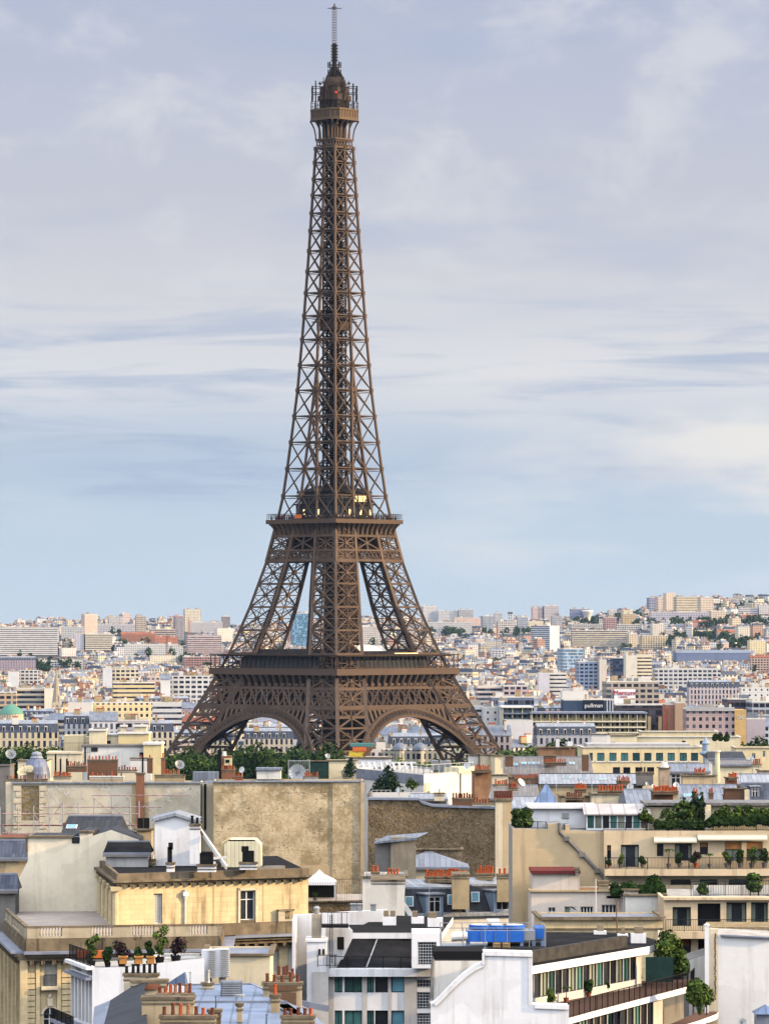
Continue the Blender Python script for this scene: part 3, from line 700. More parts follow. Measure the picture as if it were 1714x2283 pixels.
    def octo(w, c): return [(-w+c, -w), (w-c, -w), (w, -w+c), (w, w-c), (w-c, w), (-w+c, w), (-w, w-c), (-w, -w+c)]
    for k in range(4):
        for z, h in ((260.8, .5), (264.0, .5)): sm.beam(fc(k, -5.2, z, -.1, 5.15), fc(k, 5.2, z, -.1, 5.15), .5, h)
        for i in range(7):
            p, q = -5.1+i*10.2/7, -5.1+(i+1)*10.2/7
            sm.beam(fc(k, p, 261, 0, 5.15), fc(k, q, 264, 0, 5.15), .28); sm.beam(fc(k, q, 261, 0, 5.15), fc(k, p, 264, 0, 5.15), .28)
        pr = [(264, 5.15), (266, 5.25), (268, 5.6), (269.6, 6.4), (271.2, 7.6)]
        for s in (-1, -.5, 0, .5, 1):
            for (a, u), (b, v) in zip(pr, pr[1:]):
                cu = 5.0 if abs(s) == 1 else 5.0
                sm.beam(fc(k, s*cu*(1+.14*(a-264)/7 if abs(s) == 1 else 1), a, 0, u), fc(k, s*cu*(1+.14*(b-264)/7 if abs(s) == 1 else 1), b, 0, v), .34, .4)
        for s in (-3.4, -1.3, 1.3, 3.4): sm.beam(fc(k, s, 264, .3, 5.15), fc(k, s, 271.2, .3, 5.3), .5, .4)
        sm.poly([fc(k, -3, 264, 2, 5.15), fc(k, 3, 264, 2, 5.15), fc(k, 3, 271, 2, 5.15), fc(k, -3, 271, 2, 5.15)], 1)
    ssum = sub(T, 'summit_bracing', sm)
    g = MB(); g.prism(octo(7.9, 2.6), 271.2, 272.3, 0, 0, True); g.prism(octo(7.7, 2.6), 272.3, 275.0, 2, 0); g.prism(octo(7.95, 2.6), 275.0, 275.7, 0, 1)
    oc = octo(7.78, 2.6)
    for i in range(8):
        a, b = Vector((*oc[i], 0)), Vector((*oc[(i+1) % 8], 0)); L = (b-a).length; n = max(2, int(L/1.3))
        for j in range(n): p = a.lerp(b, j/n); g.beam(p+Vector((0, 0, 272.3)), p+Vector((0, 0, 275.1)), .16)
        for j in range(n):
            p = a.lerp(b, (j+.5)/n)
            g.beam(p+Vector((0, 0, 275.7)), p+Vector((0, 0, 278.6)), .14, .14, 1)
        for z in (276.8, 278.5): g.beam(a+Vector((0, 0, z)), b+Vector((0, 0, z)), .16, .16, 1)
    sub(T, 'summit_gallery', g, [plain('gallery_iron', (.11,.078,.048), .5, .15), M_iron_dark_shade, plain('gallery_panel', (.085,.058,.04), .4, .2)])
    cb = MB(); cb.prism(octo(4.9, 1.5), 275.7, 279.2, 1, 1); cb.prism(octo(5.4, 1.6), 279.2, 281.0, 0, 0, True); cb.prism(octo(4.6, 1.5), 281.0, 284.2, 0, 0)
    cb.prism(octo(4.6, 1.5), 284.2, 284.7, 1, 1, True); cb.lathe((0, 0, 0), [(4.5, 284.7), (4.1, 286.2), (3.2, 287.6), (1.8, 288.5), (1.0, 288.9), (1.0, 291)], 12, 0)
    for k in range(4): cb.bx(*[f(v) for v in (0,) for f in ()]) if False else cb.box(fc(k, 2.3, 282.6, -.1, 4.2), (.9, .12, 1.0) if k % 2 == 0 else (.12, .9, 1.0), 1)
    sub(T, 'summit_cabin', cb, [M_ironr, M_iron_dark_shade])
    dm = MB()                                        # lattice arches of the lantern, masts and aerial panels
    for k in range(4):
        prev = None
        for rr in (6.2, 5.5):
            pts = [Vector((0, 0, 0))]*0
            for i in range(9):
                a = R(8)+R(74)*i/8; pts.append(fc(k, 0, 281.2+(rr*1.75)*math.sin(a)*.93, 0, rr*math.cos(a)))
            for p, q in zip(pts, pts[1:]): dm.beam(p, q, .28)
            if prev:
                for i in range(8): dm.beam(prev[i], pts[i+1], .16); dm.beam(pts[i], prev[i+1], .16)
            prev = pts
    for i in range(8):
        a = R(22.5+45*i); p = Vector((7.9*math.cos(a), 7.9*math.sin(a), 0)); dm.beam(p+Vector((0, 0, 275.7)), p+Vector((0, 0, 285.5+(i % 3))), .3)
        dm.beam(p*.6+Vector((0, 0, 282)), p*1.16+Vector((0, 0, 282)), .3); dm.beam(p*.6+Vector((0, 0, 284.4)), p*1.12+Vector((0, 0, 284.4)), .22)
        for zz in (280.4, 283.4): dm.box(p*1.18+Vector((0, 0, zz)), (.24, .24, 1.25))
        q = Vector((5.6*math.cos(a+.3), 5.6*math.sin(a+.3), 0)); dm.beam(q+Vector((0, 0, 279)), q+Vector((0, 0, 287+i % 2)), .2); dm.box(q+Vector((0, 0, 286)), (.7, .25, .3))
    sub(T, 'lantern_arches', dm, [M_iron_dark_shade])
    an = MB(); an.cyl((0, 0, 288), (0, 0, 292.5), 1.9, 1.4, 8, 0); an.cyl((0, 0, 292), (0, 0, 301.5), .95, .85, 8, 0)
    for z in (290.3, 293.2):
        for i in range(8):
            a = R(45*i); an.beam((0, 0, z), (2.4*math.cos(a), 2.4*math.sin(a), z), .2); an.box((2.4*math.cos(a), 2.4*math.sin(a), z), (.18, .18, 1.15))
    for z in np.arange(295, 301.6, 1.15):
        for a in (0, 90): d = Vector((math.cos(R(a)), math.sin(R(a)), 0)); an.beam(Vector((0, 0, z))-d*1.75, Vector((0, 0, z))+d*1.75, .28, .4)
    sub(T, 'aerial_mast', an, [M_iron_dark_shade])
    tp = MB(); a = .55
    for sx in (-a, a):
        for sy in (-a, a): tp.beam((sx, sy, 301.5), (sx, sy, 316), .17)
    for i, z in enumerate(np.arange(301.8, 316, 1.0)):
        for p, q in (((-a, -a), (a, -a)), ((a, -a), (a, a)), ((a, a), (-a, a)), ((-a, a), (-a, -a))): tp.beam((*p, z), (*q, z), .13)
    tp.bx(-.8, .8, -.8, .8, 315.2, 315.6); tp.beam((-1.9, -1.9, 315.3), (1.9, 1.9, 315.3), .3); tp.beam((1.9, -1.9, 315.3), (-1.9, 1.9, 315.3), .3); tp.cyl((0, 0, 315.5), (0, 0, 317.2), .5, .2, 8)
    sub(T, 'lattice_spire', tp, [plain('spire_iron', (.09,.085,.09), .6)])
    rb = MB(); rb.lathe((0, 0, 0), [(0, 0), (.35, .1), (.35, .6), (0, .8)], 8); o = sub(T, 'red_beacon', rb, [glow('red_lamp', (1, .05, .03), .8)]); o.location = fc(0, -4.2, 281.4, -.5, 4.4)
build_tower()
# ------------------------------------------------------------ trees
def leafcloud(mb, blobs, n, size, r, mis=(0,), flat=1.0):
    """many small leaf faces spread through the crown's volume"""
    tot = sum(b[3]**2 for b in blobs)
    for (x, y, z, rad) in blobs:
        for _ in range(max(6, int(n*rad**2/tot))):
            v = Vector((r.gauss(0, 1), r.gauss(0, 1), r.gauss(0, 1))).normalized()*rad*(r.random()**.35)
            v.z *= flat; c = Vector((x, y, z))+v
            nn = (v.normalized()+Vector((r.gauss(0,.6), r.gauss(0,.6), r.gauss(.3,.6)))).normalized()
            a = nn.orthogonal().normalized(); a.rotate(Matrix.Rotation(r.uniform(0, 6.28), 3, nn)); b = nn.cross(a); s = size*r.uniform(.55, 1.3)
            mb.poly([c-a*s-b*s*.5, c+a*s*.3-b*s, c+a*s+b*s*.4, c-a*s*.3+b*s], r.choice(mis))
def treeset(seed, h, w, n, size, mis, kind='round'):
    r = random.Random(seed); tr = MB(); cr = MB()
    tr.cyl((0,0,0), (0,0,h*.45), h*.028, h*.018, 8); blobs = []
    k = 13 if kind == 'round' else 9
    for i in range(k):
        a = r.uniform(0, 6.28); t = r.random()
        if kind == 'cone': zz = h*(.2+.75*i/k); q = w*.42*(1-i/k)+.05*w; p = (q*.4*math.cos(a), q*.4*math.sin(a), zz); rad = q*.9+.03*h
        elif kind == 'column': zz = h*(.12+.8*i/k); p = (w*.1*math.cos(a), w*.1*math.sin(a), zz); rad = w*(.36 if i < k-2 else .2)
        else:
            p = (w*.34*math.cos(a)*(1-.5*t*t), w*.34*math.sin(a)*(1-.5*t*t), h*(.36+.48*t)); rad = w*r.uniform(.15, .26)
        blobs.append((*p, rad)); tr.cyl((0,0,h*r.uniform(.22,.42)), p, h*.012, h*.004, 5)
    leafcloud(cr, blobs, n, size, r, mis)
    t = tr.build('t', [M_bark]); c = cr.build('c', [M_leafd, M_leafm, M_leafl, M_needle, M_leafp]); a, b = t.data, c.data
    for o in (t, c): bpy.data.objects.remove(o)
    return a, b
TREES = {}
def treemesh(key):
    if key not in TREES:
        kind, i = key
        TREES[key] = {'dark': lambda: treeset(10+i, 16, 13, 1500, .42, (0,0,0,1), 'round'), 'mid': lambda: treeset(20+i, 15, 12, 1500, .42, (0,1,1,1,2), 'round'),
                      'light': lambda: treeset(30+i, 14, 11, 1400, .4, (1,2,2), 'round'), 'pine': lambda: treeset(40+i, 8, 5.5, 1500, .24, (3,), 'cone'),
                      'cypress': lambda: treeset(50+i, 4, 1.1, 500, .12, (3,0), 'column'), 'small': lambda: treeset(60+i, 2.4, 1.9, 420, .13, (1,1,2), 'round')}[kind]()
    return TREES[key]
def tree(x, y, z, key, s, label, group=None, name='tree', cat='tree'):
    a, b = treemesh(key); t = root(name, (x, y, z), label, cat, group); rz = rnd.uniform(0, 6.28)
    put(a, 'trunk', t, (x, y, z), rz, s); put(b, 'crown', t, (x, y, z), rz, s); return t
def trees():
    def cluster(spec, label, group):
        for px, py, Y, kind, hh in spec:
            x = X(px, Y); g = terrain(x, Y); zt = Z(py, Y); base_h = {'dark': 16.6, 'mid': 15.5, 'light': 14.0}[kind]
            tree(x, Y, g, (kind, rnd.randrange(3)), max(.45, (zt-g)/base_h), label, group)
    r = random.Random(5)
    cluster([(px, 1650+r.uniform(-6, 12)-(4 if 55 < px < 90 else 0), 1290+r.uniform(0, 90), r.choice(('mid', 'dark', 'mid')), 0) for px in range(-8, 128, 15)],
            'green tree in the dense row at the far left below the mansard palace', 'park trees at the far left')
    cluster([(px, 1672+r.uniform(-10, 12)-(8 if 380 < px < 440 else 0), 1330+r.uniform(0, 120), r.choice(('dark', 'mid', 'mid')), 0) for px in range(348, 500, 15)],
            "green tree in the park row in front of the iron tower's left foot", "park trees at the tower's left foot")
    cluster([(px, 1664+r.uniform(-10, 12), 1420+r.uniform(0, 120), 'dark', 0) for px in range(500, 730, 17)],
            'dark green tree in the shaded park row under the left arch of the iron tower', 'park trees under the left arch')
    cluster([(px, 1690+r.uniform(-8, 8), 1380+r.uniform(0, 90), r.choice(('light', 'mid')), 0) for px in range(868, 1010, 20)],
            'light green tree below the twin domed palace under the right arch', 'park trees under the right arch')
    cluster([(1118, 1668, 1480, 'light', 0), (1140, 1660, 1430, 'mid', 0), (1162, 1657, 1490, 'light', 0), (1186, 1660, 1440, 'mid', 0), (1100, 1685, 1400, 'light', 0), (1205, 1668, 1470, 'light', 0)],
            "yellowish green tree in the clump just right of the iron tower's right foot", "trees at the tower's right foot")
    cluster([(1240, 1650, 1520, 'mid', 0), (1262, 1646, 1560, 'dark', 0), (1286, 1655, 1500, 'mid', 0), (1310, 1660, 1540, 'mid', 0)],
            'green tree on the rise below the flat terraced hotel', 'trees below the hotel')
    for px, py, Y, lb in ((1680, 1640, 1250, 'round dark green tree between the cream houses at the right edge'), (1610, 1648, 1230, 'small dark tree on the pale terrace below the tan office block'), (195, 1628, 1250, 'small green tree behind the cream rooftop blocks on the left'), (283, 1632, 1290, 'low bushy tree beside the yellow stair block')):
        cluster([(px, py, Y, 'dark', 0)], lb, None)
trees()

# ------------------------------------------------------------ far city: facades, roofs and landmark blocks
FA = {k: facademat('facade_'+k, *a, **kw) for k, a, kw in (
    ('grid', (2.7, 3.0, .26, .72, .30, .80), {}), ('band', (2.7, 2.9, 0, 1, .36, .76), dict(style='band')), ('wide', (3.7, 3.0, .14, .86, .24, .80), {}),
    ('small', (3.4, 3.1, .36, .64, .36, .72), {}), ('tall', (2.2, 3.3, .26, .74, .12, .84), {}), ('balc', (3.3, 2.9, .2, .8, .34, .86), dict(style='balcony')),
    ('glass', (1.6, 3.2, .06, .94, .10, .90), dict(wc=(.06,.12,.19), lite=.6)), ('dark', (3.0, 3.2, .05, .95, .3, .95), dict(wc=(.02,.022,.03), lite=.2)), ('blank', (40, 60, .995, .996, .5, .501), {}))}
FAV = [facademat('far_'+k, *a, src='vc') for k, a in (('a', (3.0, 3.1, .28, .72, .30, .78)), ('b', (4.2, 3.0, .18, .8, .35, .8)))]
M_tone = vcol('far_roof_tone')
M_copper = plain('green_copper', (.13,.30,.23), .6, .1, .25, .3)
ROOFM = [M_slate, M_zincl, M_gravel, M_tan, M_pot, M_redtile, M_offw, M_zincd, M_zinc, M_black]
def roofmesh(mb, pl, L, D, z, kind, r, clutter=1.0):
    """a roof over the rectangle u 0..L, depth D, of the plane pl at height z"""
    q = lambda u, t, zz: pl.at(u, zz, -t)
    def bxl(u0, u1, t0, t1, z0, z1, mi):
        c = (q(u0, t0, z0)+q(u1, t1, z1))/2; mb.box(c, (abs(u1-u0)/2, abs(t1-t0)/2, abs(z1-z0)/2), mi, (Vector((pl.d.x, pl.d.y, 0)), Vector((-pl.n.x, -pl.n.y, 0)), Vector((0, 0, 1))))
    if kind == 'mansard':
        h, i = 3.4, 1.5; a = [q(0,0,z), q(L,0,z), q(L,D,z), q(0,D,z)]; b = [q(.3,i,z+h), q(L-.3,i,z+h), q(L-.3,D-i,z+h), q(.3,D-i,z+h)]
        for k in range(4): j = (k+1) % 4; mb.poly([a[k], a[j], b[j], b[k]], 0)
        c = [q(.3,D/2,z+h+1.3), q(L-.3,D/2,z+h+1.3)]; mb.poly([b[0], b[1], c[1], c[0]], 1); mb.poly([b[2], b[3], c[0], c[1]], 1); mb.poly([b[1], b[2], c[1]], 3); mb.poly([b[3], b[0], c[0]], 3)
        for k in range(int(L/3.2)):
            u = 1.6+k*3.2; bxl(u-.55, u+.55, .25, 1.6, z+.4, z+2.5, 6); bxl(u-.4, u+.4, .22, .3, z+.6, z+2.2, 9)
        zt = z+h
    elif kind in ('zinc', 'tile'):
        h = min(D*.28, 4.0); mi = 8 if kind == 'zinc' else 5; c = [q(-.2,D/2,z+h), q(L+.2,D/2,z+h)]
        mb.poly([q(-.2,-.3,z-.1), q(L+.2,-.3,z-.1), c[1], c[0]], mi); mb.poly([q(L+.2,D+.3,z-.1), q(-.2,D+.3,z-.1), c[0], c[1]], mi)
        mb.poly([q(0,0,z), c[0], q(0,D,z)], 3); mb.poly([q(L,0,z), q(L,D,z), c[1]], 3); zt = z+h*.6
    else:
        bxl(.25, L-.25, .25, D-.25, z-.3, z+.05, 2)
        for (u0, u1, t0, t1) in ((0, L, 0, .25), (0, L, D-.25, D), (0, .25, .25, D-.25), (L-.25, L, .25, D-.25)): bxl(u0, u1, t0, t1, z-.02, z+.55, 6)
        zt = z
        for _ in range(int((1+L/14)*clutter)):
            w, d_, hh = r.uniform(2, 6), r.uniform(2, 4), r.uniform(1.6, 3.4); u = r.uniform(.5, max(.6, L-w-.5)); t = r.uniform(.5, max(.6, D-d_-.5)); bxl(u, u+w, t, t+d_, z, z+hh, r.choice((6, 6, 3, 8, 2)))
    for _ in range(int((1+L/9)*clutter)):
        w = r.uniform(.7, 1.0) if r.random() < .6 else r.uniform(2, 3.5); d_ = r.uniform(.6, 2.6); u = r.uniform(.2, max(.3, L-w-.2)); t = r.uniform(.3, max(.4, D-d_-.3)); hh = r.uniform(1.6, 3.2)
        bxl(u, u+w, t, t+d_, zt-.3, zt+hh, r.choice((3, 3, 6))); bxl(u+.12, u+w-.12, t+.12, t+d_-.12, zt+hh, zt+hh+.45, 4)
def yground(px, py):
    Y = 1750.0
    while Y < 9000:
        if HY+(HC-terrain(X(px, Y), Y))*F/Y <= py: return Y
        Y *= 1.006
    return Y
RECTS = []
def block(label, px0, px1, pyt, Y, depth, col, fac='grid', roof='flat', yaw=0.0, name='apartment_block', cat='building', group=None, clutter=1.0, side=None, zb=None, seed=None, pyb=None):
    pl = PL(px0, Y, yaw); L = pl.u(px1); z = pl.z((px0+px1)/2, pyt); o = pl.at(0, 0); g = terrain(o.x, o.y)-1.5 if zb is None else zb
    rt = root(name, (*pl.at(L/2, g, -depth/2).xy, g), label, cat, group)
    mb = MB(); mb.facade(pl, 0, L, g, z)
    a, b, c, d = [pl.at(0, 0), pl.at(L, 0), pl.at(L, 0, -depth), pl.at(0, 0, -depth)]
    for k, (p, q2) in enumerate(((b, c), (c, d), (d, a))): mb.poly([(p.x, p.y, g), (q2.x, q2.y, g), (q2.x, q2.y, z), (p.x, p.y, z)], 1)
    mb.poly([(p.x, p.y, z-.35) for p in (a, b, c, d)], 2)
    w = mb.build('walls', [FA[fac], FA[side or fac], M_gravel], rt); w.color = (*col, 1)
    rm = MB(); roofmesh(rm, pl, L, depth, z, roof, random.Random(int(px0*7+pyt*13) if seed is None else seed), clutter)
    if rm.f: rm.build('roof', ROOFM, rt)
    RECTS.append((px0, px1, pyt, pyt+32 if pyb is None else pyb, Y)); return rt, pl, L, z
CW, CR, CP, CY, CG, CT, CB, CBR = (.70,.69,.68), (.72,.62,.46), (.66,.50,.42), (.72,.60,.34), (.46,.47,.50), (.52,.40,.27), (.26,.33,.45), (.36,.17,.10)
def landmarks():
    def on(label, x0, x1, yt, yb, col, fac='grid', roof='flat', yaw=6, d=14, name='apartment_block', **k): return block(label, x0, x1, yt, yground((x0+x1)/2, yb), d, col, fac, roof, yaw, name, pyb=yb, **k)
    # left skyline
    on('very long pale slab block of many thin floors at the left edge of the skyline', -14, 129, 1399, 1463, (.66,.64,.62), 'band', yaw=9, d=26, side='blank')
    on('pinkish cream tower block, leftmost of the skyline towers', 189, 217, 1370, 1420, (.70,.54,.44), 'small', yaw=22, d=20, name='tower_block')
    on('pale tower block with a dark edge, second on the left skyline', 243, 274, 1376, 1412, (.58,.56,.56), 'grid', yaw=10, name='tower_block')
    on('narrow tan tower block with columns of windows, third on the left skyline', 304, 325, 1374, 1432, (.56,.48,.38), 'tall', yaw=10, d=18, name='tower_block')
    on('grey tower block with an orange side wall beside a crane', 392, 410, 1374, 1428, (.40,.38,.40), 'tall', yaw=14, d=20, name='tower_block')
    on('broad cream tower block, tallest on the left skyline', 412, 448, 1359, 1410, (.72,.66,.52), 'grid', yaw=12, d=20, name='tower_block')
    on('dark brown square tower block just left of the iron tower on the skyline', 494, 513, 1375, 1405, (.38,.32,.28), 'tall', name='tower_block')
    on('long low grey block on the ridge left of the iron tower', 420, 496, 1388, 1412, (.52,.50,.50), 'small')
    on('cream stepped block of flats below the pinkish skyline tower', 190, 250, 1414, 1452, (.74,.66,.48), 'balc', yaw=12, d=18)
    on('grey blank sided block left of the cream stepped flats', 166, 187, 1413, 1452, (.56,.54,.58), 'small')
    on('brown and cream block with a grid of balconies below the narrow tan tower', 336, 391, 1403, 1432, (.60,.46,.36), 'balc', yaw=8, d=18)
    on('long white block with regular windows and a cream end wall, under the cranes', 277, 398, 1437, 1466, (.64,.63,.60), 'grid', yaw=8, d=16)
    on('pink and white striped block of flats left of the iron tower', 418, 494, 1417, 1462, (.66,.48,.44), 'balc', yaw=9, d=18)
    on('white stepped block rising behind the pink striped flats', 484, 521, 1402, 1432, (.78,.73,.62), 'small', yaw=16, d=18)
    on('low red brick building with orange roofs below the narrow tan tower', 270, 346, 1415, 1434, CBR, 'small', 'tile')
    on('low orange tiled house right of the brown balcony block', 345, 396, 1424, 1440, (.52,.22,.12), 'small', 'tile')
    on('long low white block with dark square windows below the long pale slab', 82, 184, 1473, 1494, (.64,.62,.58), 'wide', yaw=7, d=16)
    on('small white house with a brick red side near the long pale slab', 138, 170, 1446, 1465, (.74,.66,.62), 'small', yaw=20)
    on('dark slate roofed row behind the white gridded block at far left', 0, 80, 1472, 1500, (.36,.30,.34), 'small', 'mansard')
    on('hilltop row of pale flats between the skyline towers on the left', 214, 300, 1393, 1418, (.56,.54,.56), 'grid')
    on('pale blocks on the slope right of the long slab', 137, 188, 1398, 1425, (.58,.58,.58), 'grid')
    on('low cream terrace of flats below the pink striped block', 335, 392, 1463, 1482, (.78,.70,.54), 'small', yaw=10)
    on('red brick row with white window bands left of the iron tower', 408, 492, 1465, 1488, (.46,.26,.22), 'wide')
    block('white block with a dark grid of balconies at the left, below the long white block', 42, 88, 1496, 3800, 16, (.66,.62,.58), 'wide', 'flat', 6)
    block('blank white party wall house left of the gridded balcony block', 18, 42, 1499, 3790, 14, (.74,.73,.72), 'blank', 'flat', 3)
    block('tall blank sided white wall beside the block of dark balconies on the left', 229, 250, 1492, 3300, 14, (.72,.71,.72), 'blank', 'flat', 3)
    block('tall block with tiers of dark balconies between cream piers', 251, 308, 1489, 3310, 16, (.72,.64,.48), 'wide', 'flat', 7)
    block('long yellow block with two bands of small windows below the balcony tower', 252, 345, 1523, 2900, 15, (.76,.62,.34), 'band', 'flat', 6)
    block('broad white block with rows of grey windows beside the tower left leg', 380, 470, 1509, 2700, 16, (.72,.70,.67), 'wide', 'flat', 4, clutter=2)
    block('blank white end wall left of the broad white block', 358, 380, 1515, 2690, 12, (.80,.78,.76), 'blank', 'zinc', 3)
    block('tan block of flats with dark balconies at the left edge', -12, 36, 1545, 2500, 15, (.55,.42,.27), 'wide', 'flat', 3)
    block('tan block of flats with a stair tower, behind the green dome', 36, 99, 1536, 2560, 16, (.58,.46,.29), 'balc', 'flat', 3)
    block('blank cream wall right of the tan flats beside the church spire', 99, 120, 1537, 2550, 12, (.80,.74,.60), 'blank', 'flat', 5)
    block('long yellow block with pairs of small windows and blind bays', 206, 340, 1568, 2150, 16, (.80,.66,.38), 'grid', 'flat', 6, clutter=1.6)
    block('blank off white gable at the left end of the long yellow block', 152, 206, 1569, 2140, 12, (.76,.70,.62), 'blank', 'flat', 2)
    block('white low block with a ribbon of windows right of the yellow block', 340, 405, 1568, 2250, 14, (.66,.65,.64), 'band', 'flat', 4)
    block('white block with slate roof and paired windows behind the cream rooftop blocks', 200, 262, 1607, 1800, 13, (.66,.66,.70), 'tall', 'zinc', 4)
    block('grey lilac house with square windows right of the slate roofed white block', 262, 332, 1608, 1820, 13, (.54,.50,.54), 'wide', 'flat', 4)
    block('row of blue slate mansards left of the white block', 142, 200, 1615, 1810, 14, (.58,.56,.56), 'tall', 'mansard', 4)
    block('cream house with steep dark blue mansard beside the foot of the iron tower', 336, 388, 1632, 1790, 13, (.64,.58,.46), 'tall', 'mansard', 5)
    block('long stone palace with slate mansards and dormers above the far left trees', -20, 128, 1634, 1660, 16, (.62,.52,.34), 'tall', 'mansard', 2, name='palace', cat='palace')
    block('stone apartment house with blue slate roof seen through the left arch', 545, 655, 1648, 1930, 15, (.56,.50,.40), 'tall', 'mansard', 3)
    block('tall slate roofed palace with yellow chimney walls seen through the right arch', 870, 985, 1660, 1900, 18, (.58,.52,.42), 'tall', 'mansard', 4, name='palace', cat='palace')
    # glass tower seen between the legs
    on('blue glass office tower seen between the legs of the iron tower', 652, 690, 1368, 1445, (.16,.34,.48), 'glass', yaw=8, d=24, name='office_tower')
    on('pale flats seen through the gap between the legs on the right', 800, 860, 1398, 1440, (.66,.60,.54), 'grid')
    # right skyline
    on('broad grey white tower block, first right of the iron tower', 943, 974, 1352, 1392, (.60,.59,.60), 'grid', yaw=14, d=18, name='tower_block')
    on('low wide pale tower block, second right of the iron tower', 977, 1020, 1363, 1386, (.66,.64,.63), 'grid', name='tower_block')
    on('grey pair of tower blocks with a dark slot, right of the low wide tower', 1022, 1055, 1360, 1388, (.52,.52,.54), 'tall', yaw=8, name='tower_block')
    on('long grey housing slab above dark trees right of the iron tower', 947, 1052, 1388, 1416, (.54,.52,.50), 'small', yaw=4)
    on('pink fronted houses on the ridge above the grey housing slab', 1012, 1078, 1378, 1398, (.70,.52,.44), 'small')
    on('grey twin shaft tower block with a white stripe', 1077, 1100, 1374, 1414, (.42,.46,.52), 'tall', yaw=12, d=18, name='tower_block')
    on('small pale tower block just right of the twin shaft tower', 1102, 1120, 1367, 1392, (.56,.54,.54), 'grid', name='tower_block')
    on('white block with dark window grid between the two striped towers', 1110, 1152, 1386, 1416, (.70,.65,.60), 'wide', yaw=10, d=16)
    on('blue grey tower block with white stripes, right of the white gridded block', 1154, 1177, 1376, 1414, (.42,.46,.54), 'tall', yaw=12, d=18, name='tower_block')
    on('cream block of flats behind dark trees right of the blue grey tower', 1178, 1211, 1386, 1410, (.74,.64,.46), 'small')
    on('pink tower block on the skyline, left of the pale slotted one', 1187, 1209, 1355, 1382, (.64,.50,.47), 'grid', yaw=10, name='tower_block')
    on('pale tower block with a dark slot on the skyline right of the pink one', 1213, 1245, 1351, 1380, (.56,.52,.54), 'tall', yaw=14, name='tower_block')
    on('slim grey tower block behind the tall white tower', 1231, 1253, 1374, 1404, (.50,.50,.54), 'tall', yaw=10, name='tower_block')
    on('low blue grey block behind the water tower', 1272, 1314, 1358, 1382, (.34,.36,.50), 'band')
    on('tall white tower with a ribbed grey front and cream striped side', 1225, 1247, 1396, 1455, (.60,.62,.66), 'blank', yaw=30, d=52, name='tower_block', side='band')
    on('very long cream slab of flats with yellow piers, right of the tall white tower', 1275, 1400, 1406, 1445, (.74,.63,.44), 'balc', yaw=5, d=18)
    on('cream block at the right end of the long cream slab', 1402, 1420, 1413, 1445, (.72,.60,.42), 'grid', yaw=10)
    on('cream stepped flats with an arched end, right of the long cream slab', 1432, 1488, 1418, 1448, (.76,.62,.40), 'wide', yaw=10, d=18)
    on('brown tower block with a dark centre strip on the hillside', 1388, 1417, 1369, 1398, (.58,.45,.27), 'grid', yaw=8, d=18, name='tower_block')
    on('pink brick tower with pale bays on the hillside', 1347, 1375, 1377, 1408, (.56,.36,.34), 'wide', yaw=6, name='tower_block')
    on('long low pale row left of the pink brick tower', 1272, 1346, 1392, 1407, (.60,.57,.53), 'wide')
    on('long low pale row right of the pink brick tower', 1375, 1427, 1393, 1409, (.62,.58,.54), 'wide')
    hosp = [(1448, 1466, 1333, 'wide', (.40,.42,.54)), (1467, 1484, 1331, 'grid', (.74,.60,.48)), (1485, 1507, 1323, 'small', (.76,.60,.46)), (1508, 1561, 1331, 'band', (.78,.66,.46)), (1562, 1590, 1333, 'grid', (.76,.62,.48))]
    hl = ['bluish left wing of the big hospital on the right hill', 'narrow cream bay second from the left in the big hilltop hospital', 'tallest pinkish tower of the big hilltop hospital', 'broad cream main wing with dark bands in the big hilltop hospital', 'cream right wing of the big hilltop hospital']
    for (a, b, t, f, c), l in zip(hosp, hl): on(l, a, b, t, 1378, c, f, yaw=10, d=24, name='hospital_block')
    on('low grey building along the foot of the hilltop hospital', 1450, 1586, 1365, 1388, (.50,.48,.54), 'grid')
    on('cream low block right below the hilltop hospital', 1585, 1621, 1363, 1390, (.68,.58,.46), 'grid', yaw=10)
    on('pale square block with blank side on the slope below the hospital', 1454, 1480, 1392, 1420, (.64,.60,.52), 'small', yaw=12)
    on('beige hillside flats with dark slots below the hospital', 1484, 1524, 1405, 1422, (.58,.50,.46), 'grid')
    on('orange cream row of flats on the slope at right', 1549, 1608, 1406, 1423, (.72,.54,.38), 'grid')
    on('tall cream tower on the right slope, beside dark woods', 1645, 1672, 1398, 1440, (.70,.64,.52), 'small', yaw=10, d=18, name='tower_block')
    on('square yellow cream block with few windows near the right edge', 1672, 1706, 1429, 1462, (.76,.66,.42), 'small', yaw=8, d=18)
    on('white terraced flats high on the right hill', 1648, 1690, 1356, 1372, (.72,.68,.66), 'band')
    on('white stepped flats at the right end of the ridge', 1692, 1730, 1349, 1370, (.70,.66,.64), 'grid')
    on('pink villa on the right slope beside white flats', 1655, 1690, 1376, 1390, (.62,.44,.40), 'small', 'tile')
    on('pale flats at the right edge below the ridge', 1697, 1730, 1374, 1392, (.70,.66,.62), 'grid')
    on('red tiled house row on the slope left of the tall cream tower', 1600, 1644, 1410, 1428, (.56,.44,.38), 'small', 'tile')
    on('red roofed houses below the hospital wood', 1546, 1580, 1388, 1402, (.56,.34,.30), 'small', 'tile')
    on('long dark blue roofed hall across the right of the city', 1508, 1682, 1456, 1478, (.18,.22,.34), 'blank', 'zinc', yaw=3, d=40, name='station_hall', cat='hall')
    on('brick and stone building with an arch at the right edge', 1672, 1730, 1466, 1500, (.56,.40,.32), 'wide', 'tile', yaw=4)
    block('tall block with a blank cream half, beside the ribbon windowed half', 1395, 1420, 1463, 3600, 16, (.72,.67,.56), 'blank', 'flat', 4)
    block('tall cream block of dark ribbon windows in the middle of the right city', 1420, 1453, 1461, 3605, 16, (.74,.66,.48), 'band', 'flat', 9)
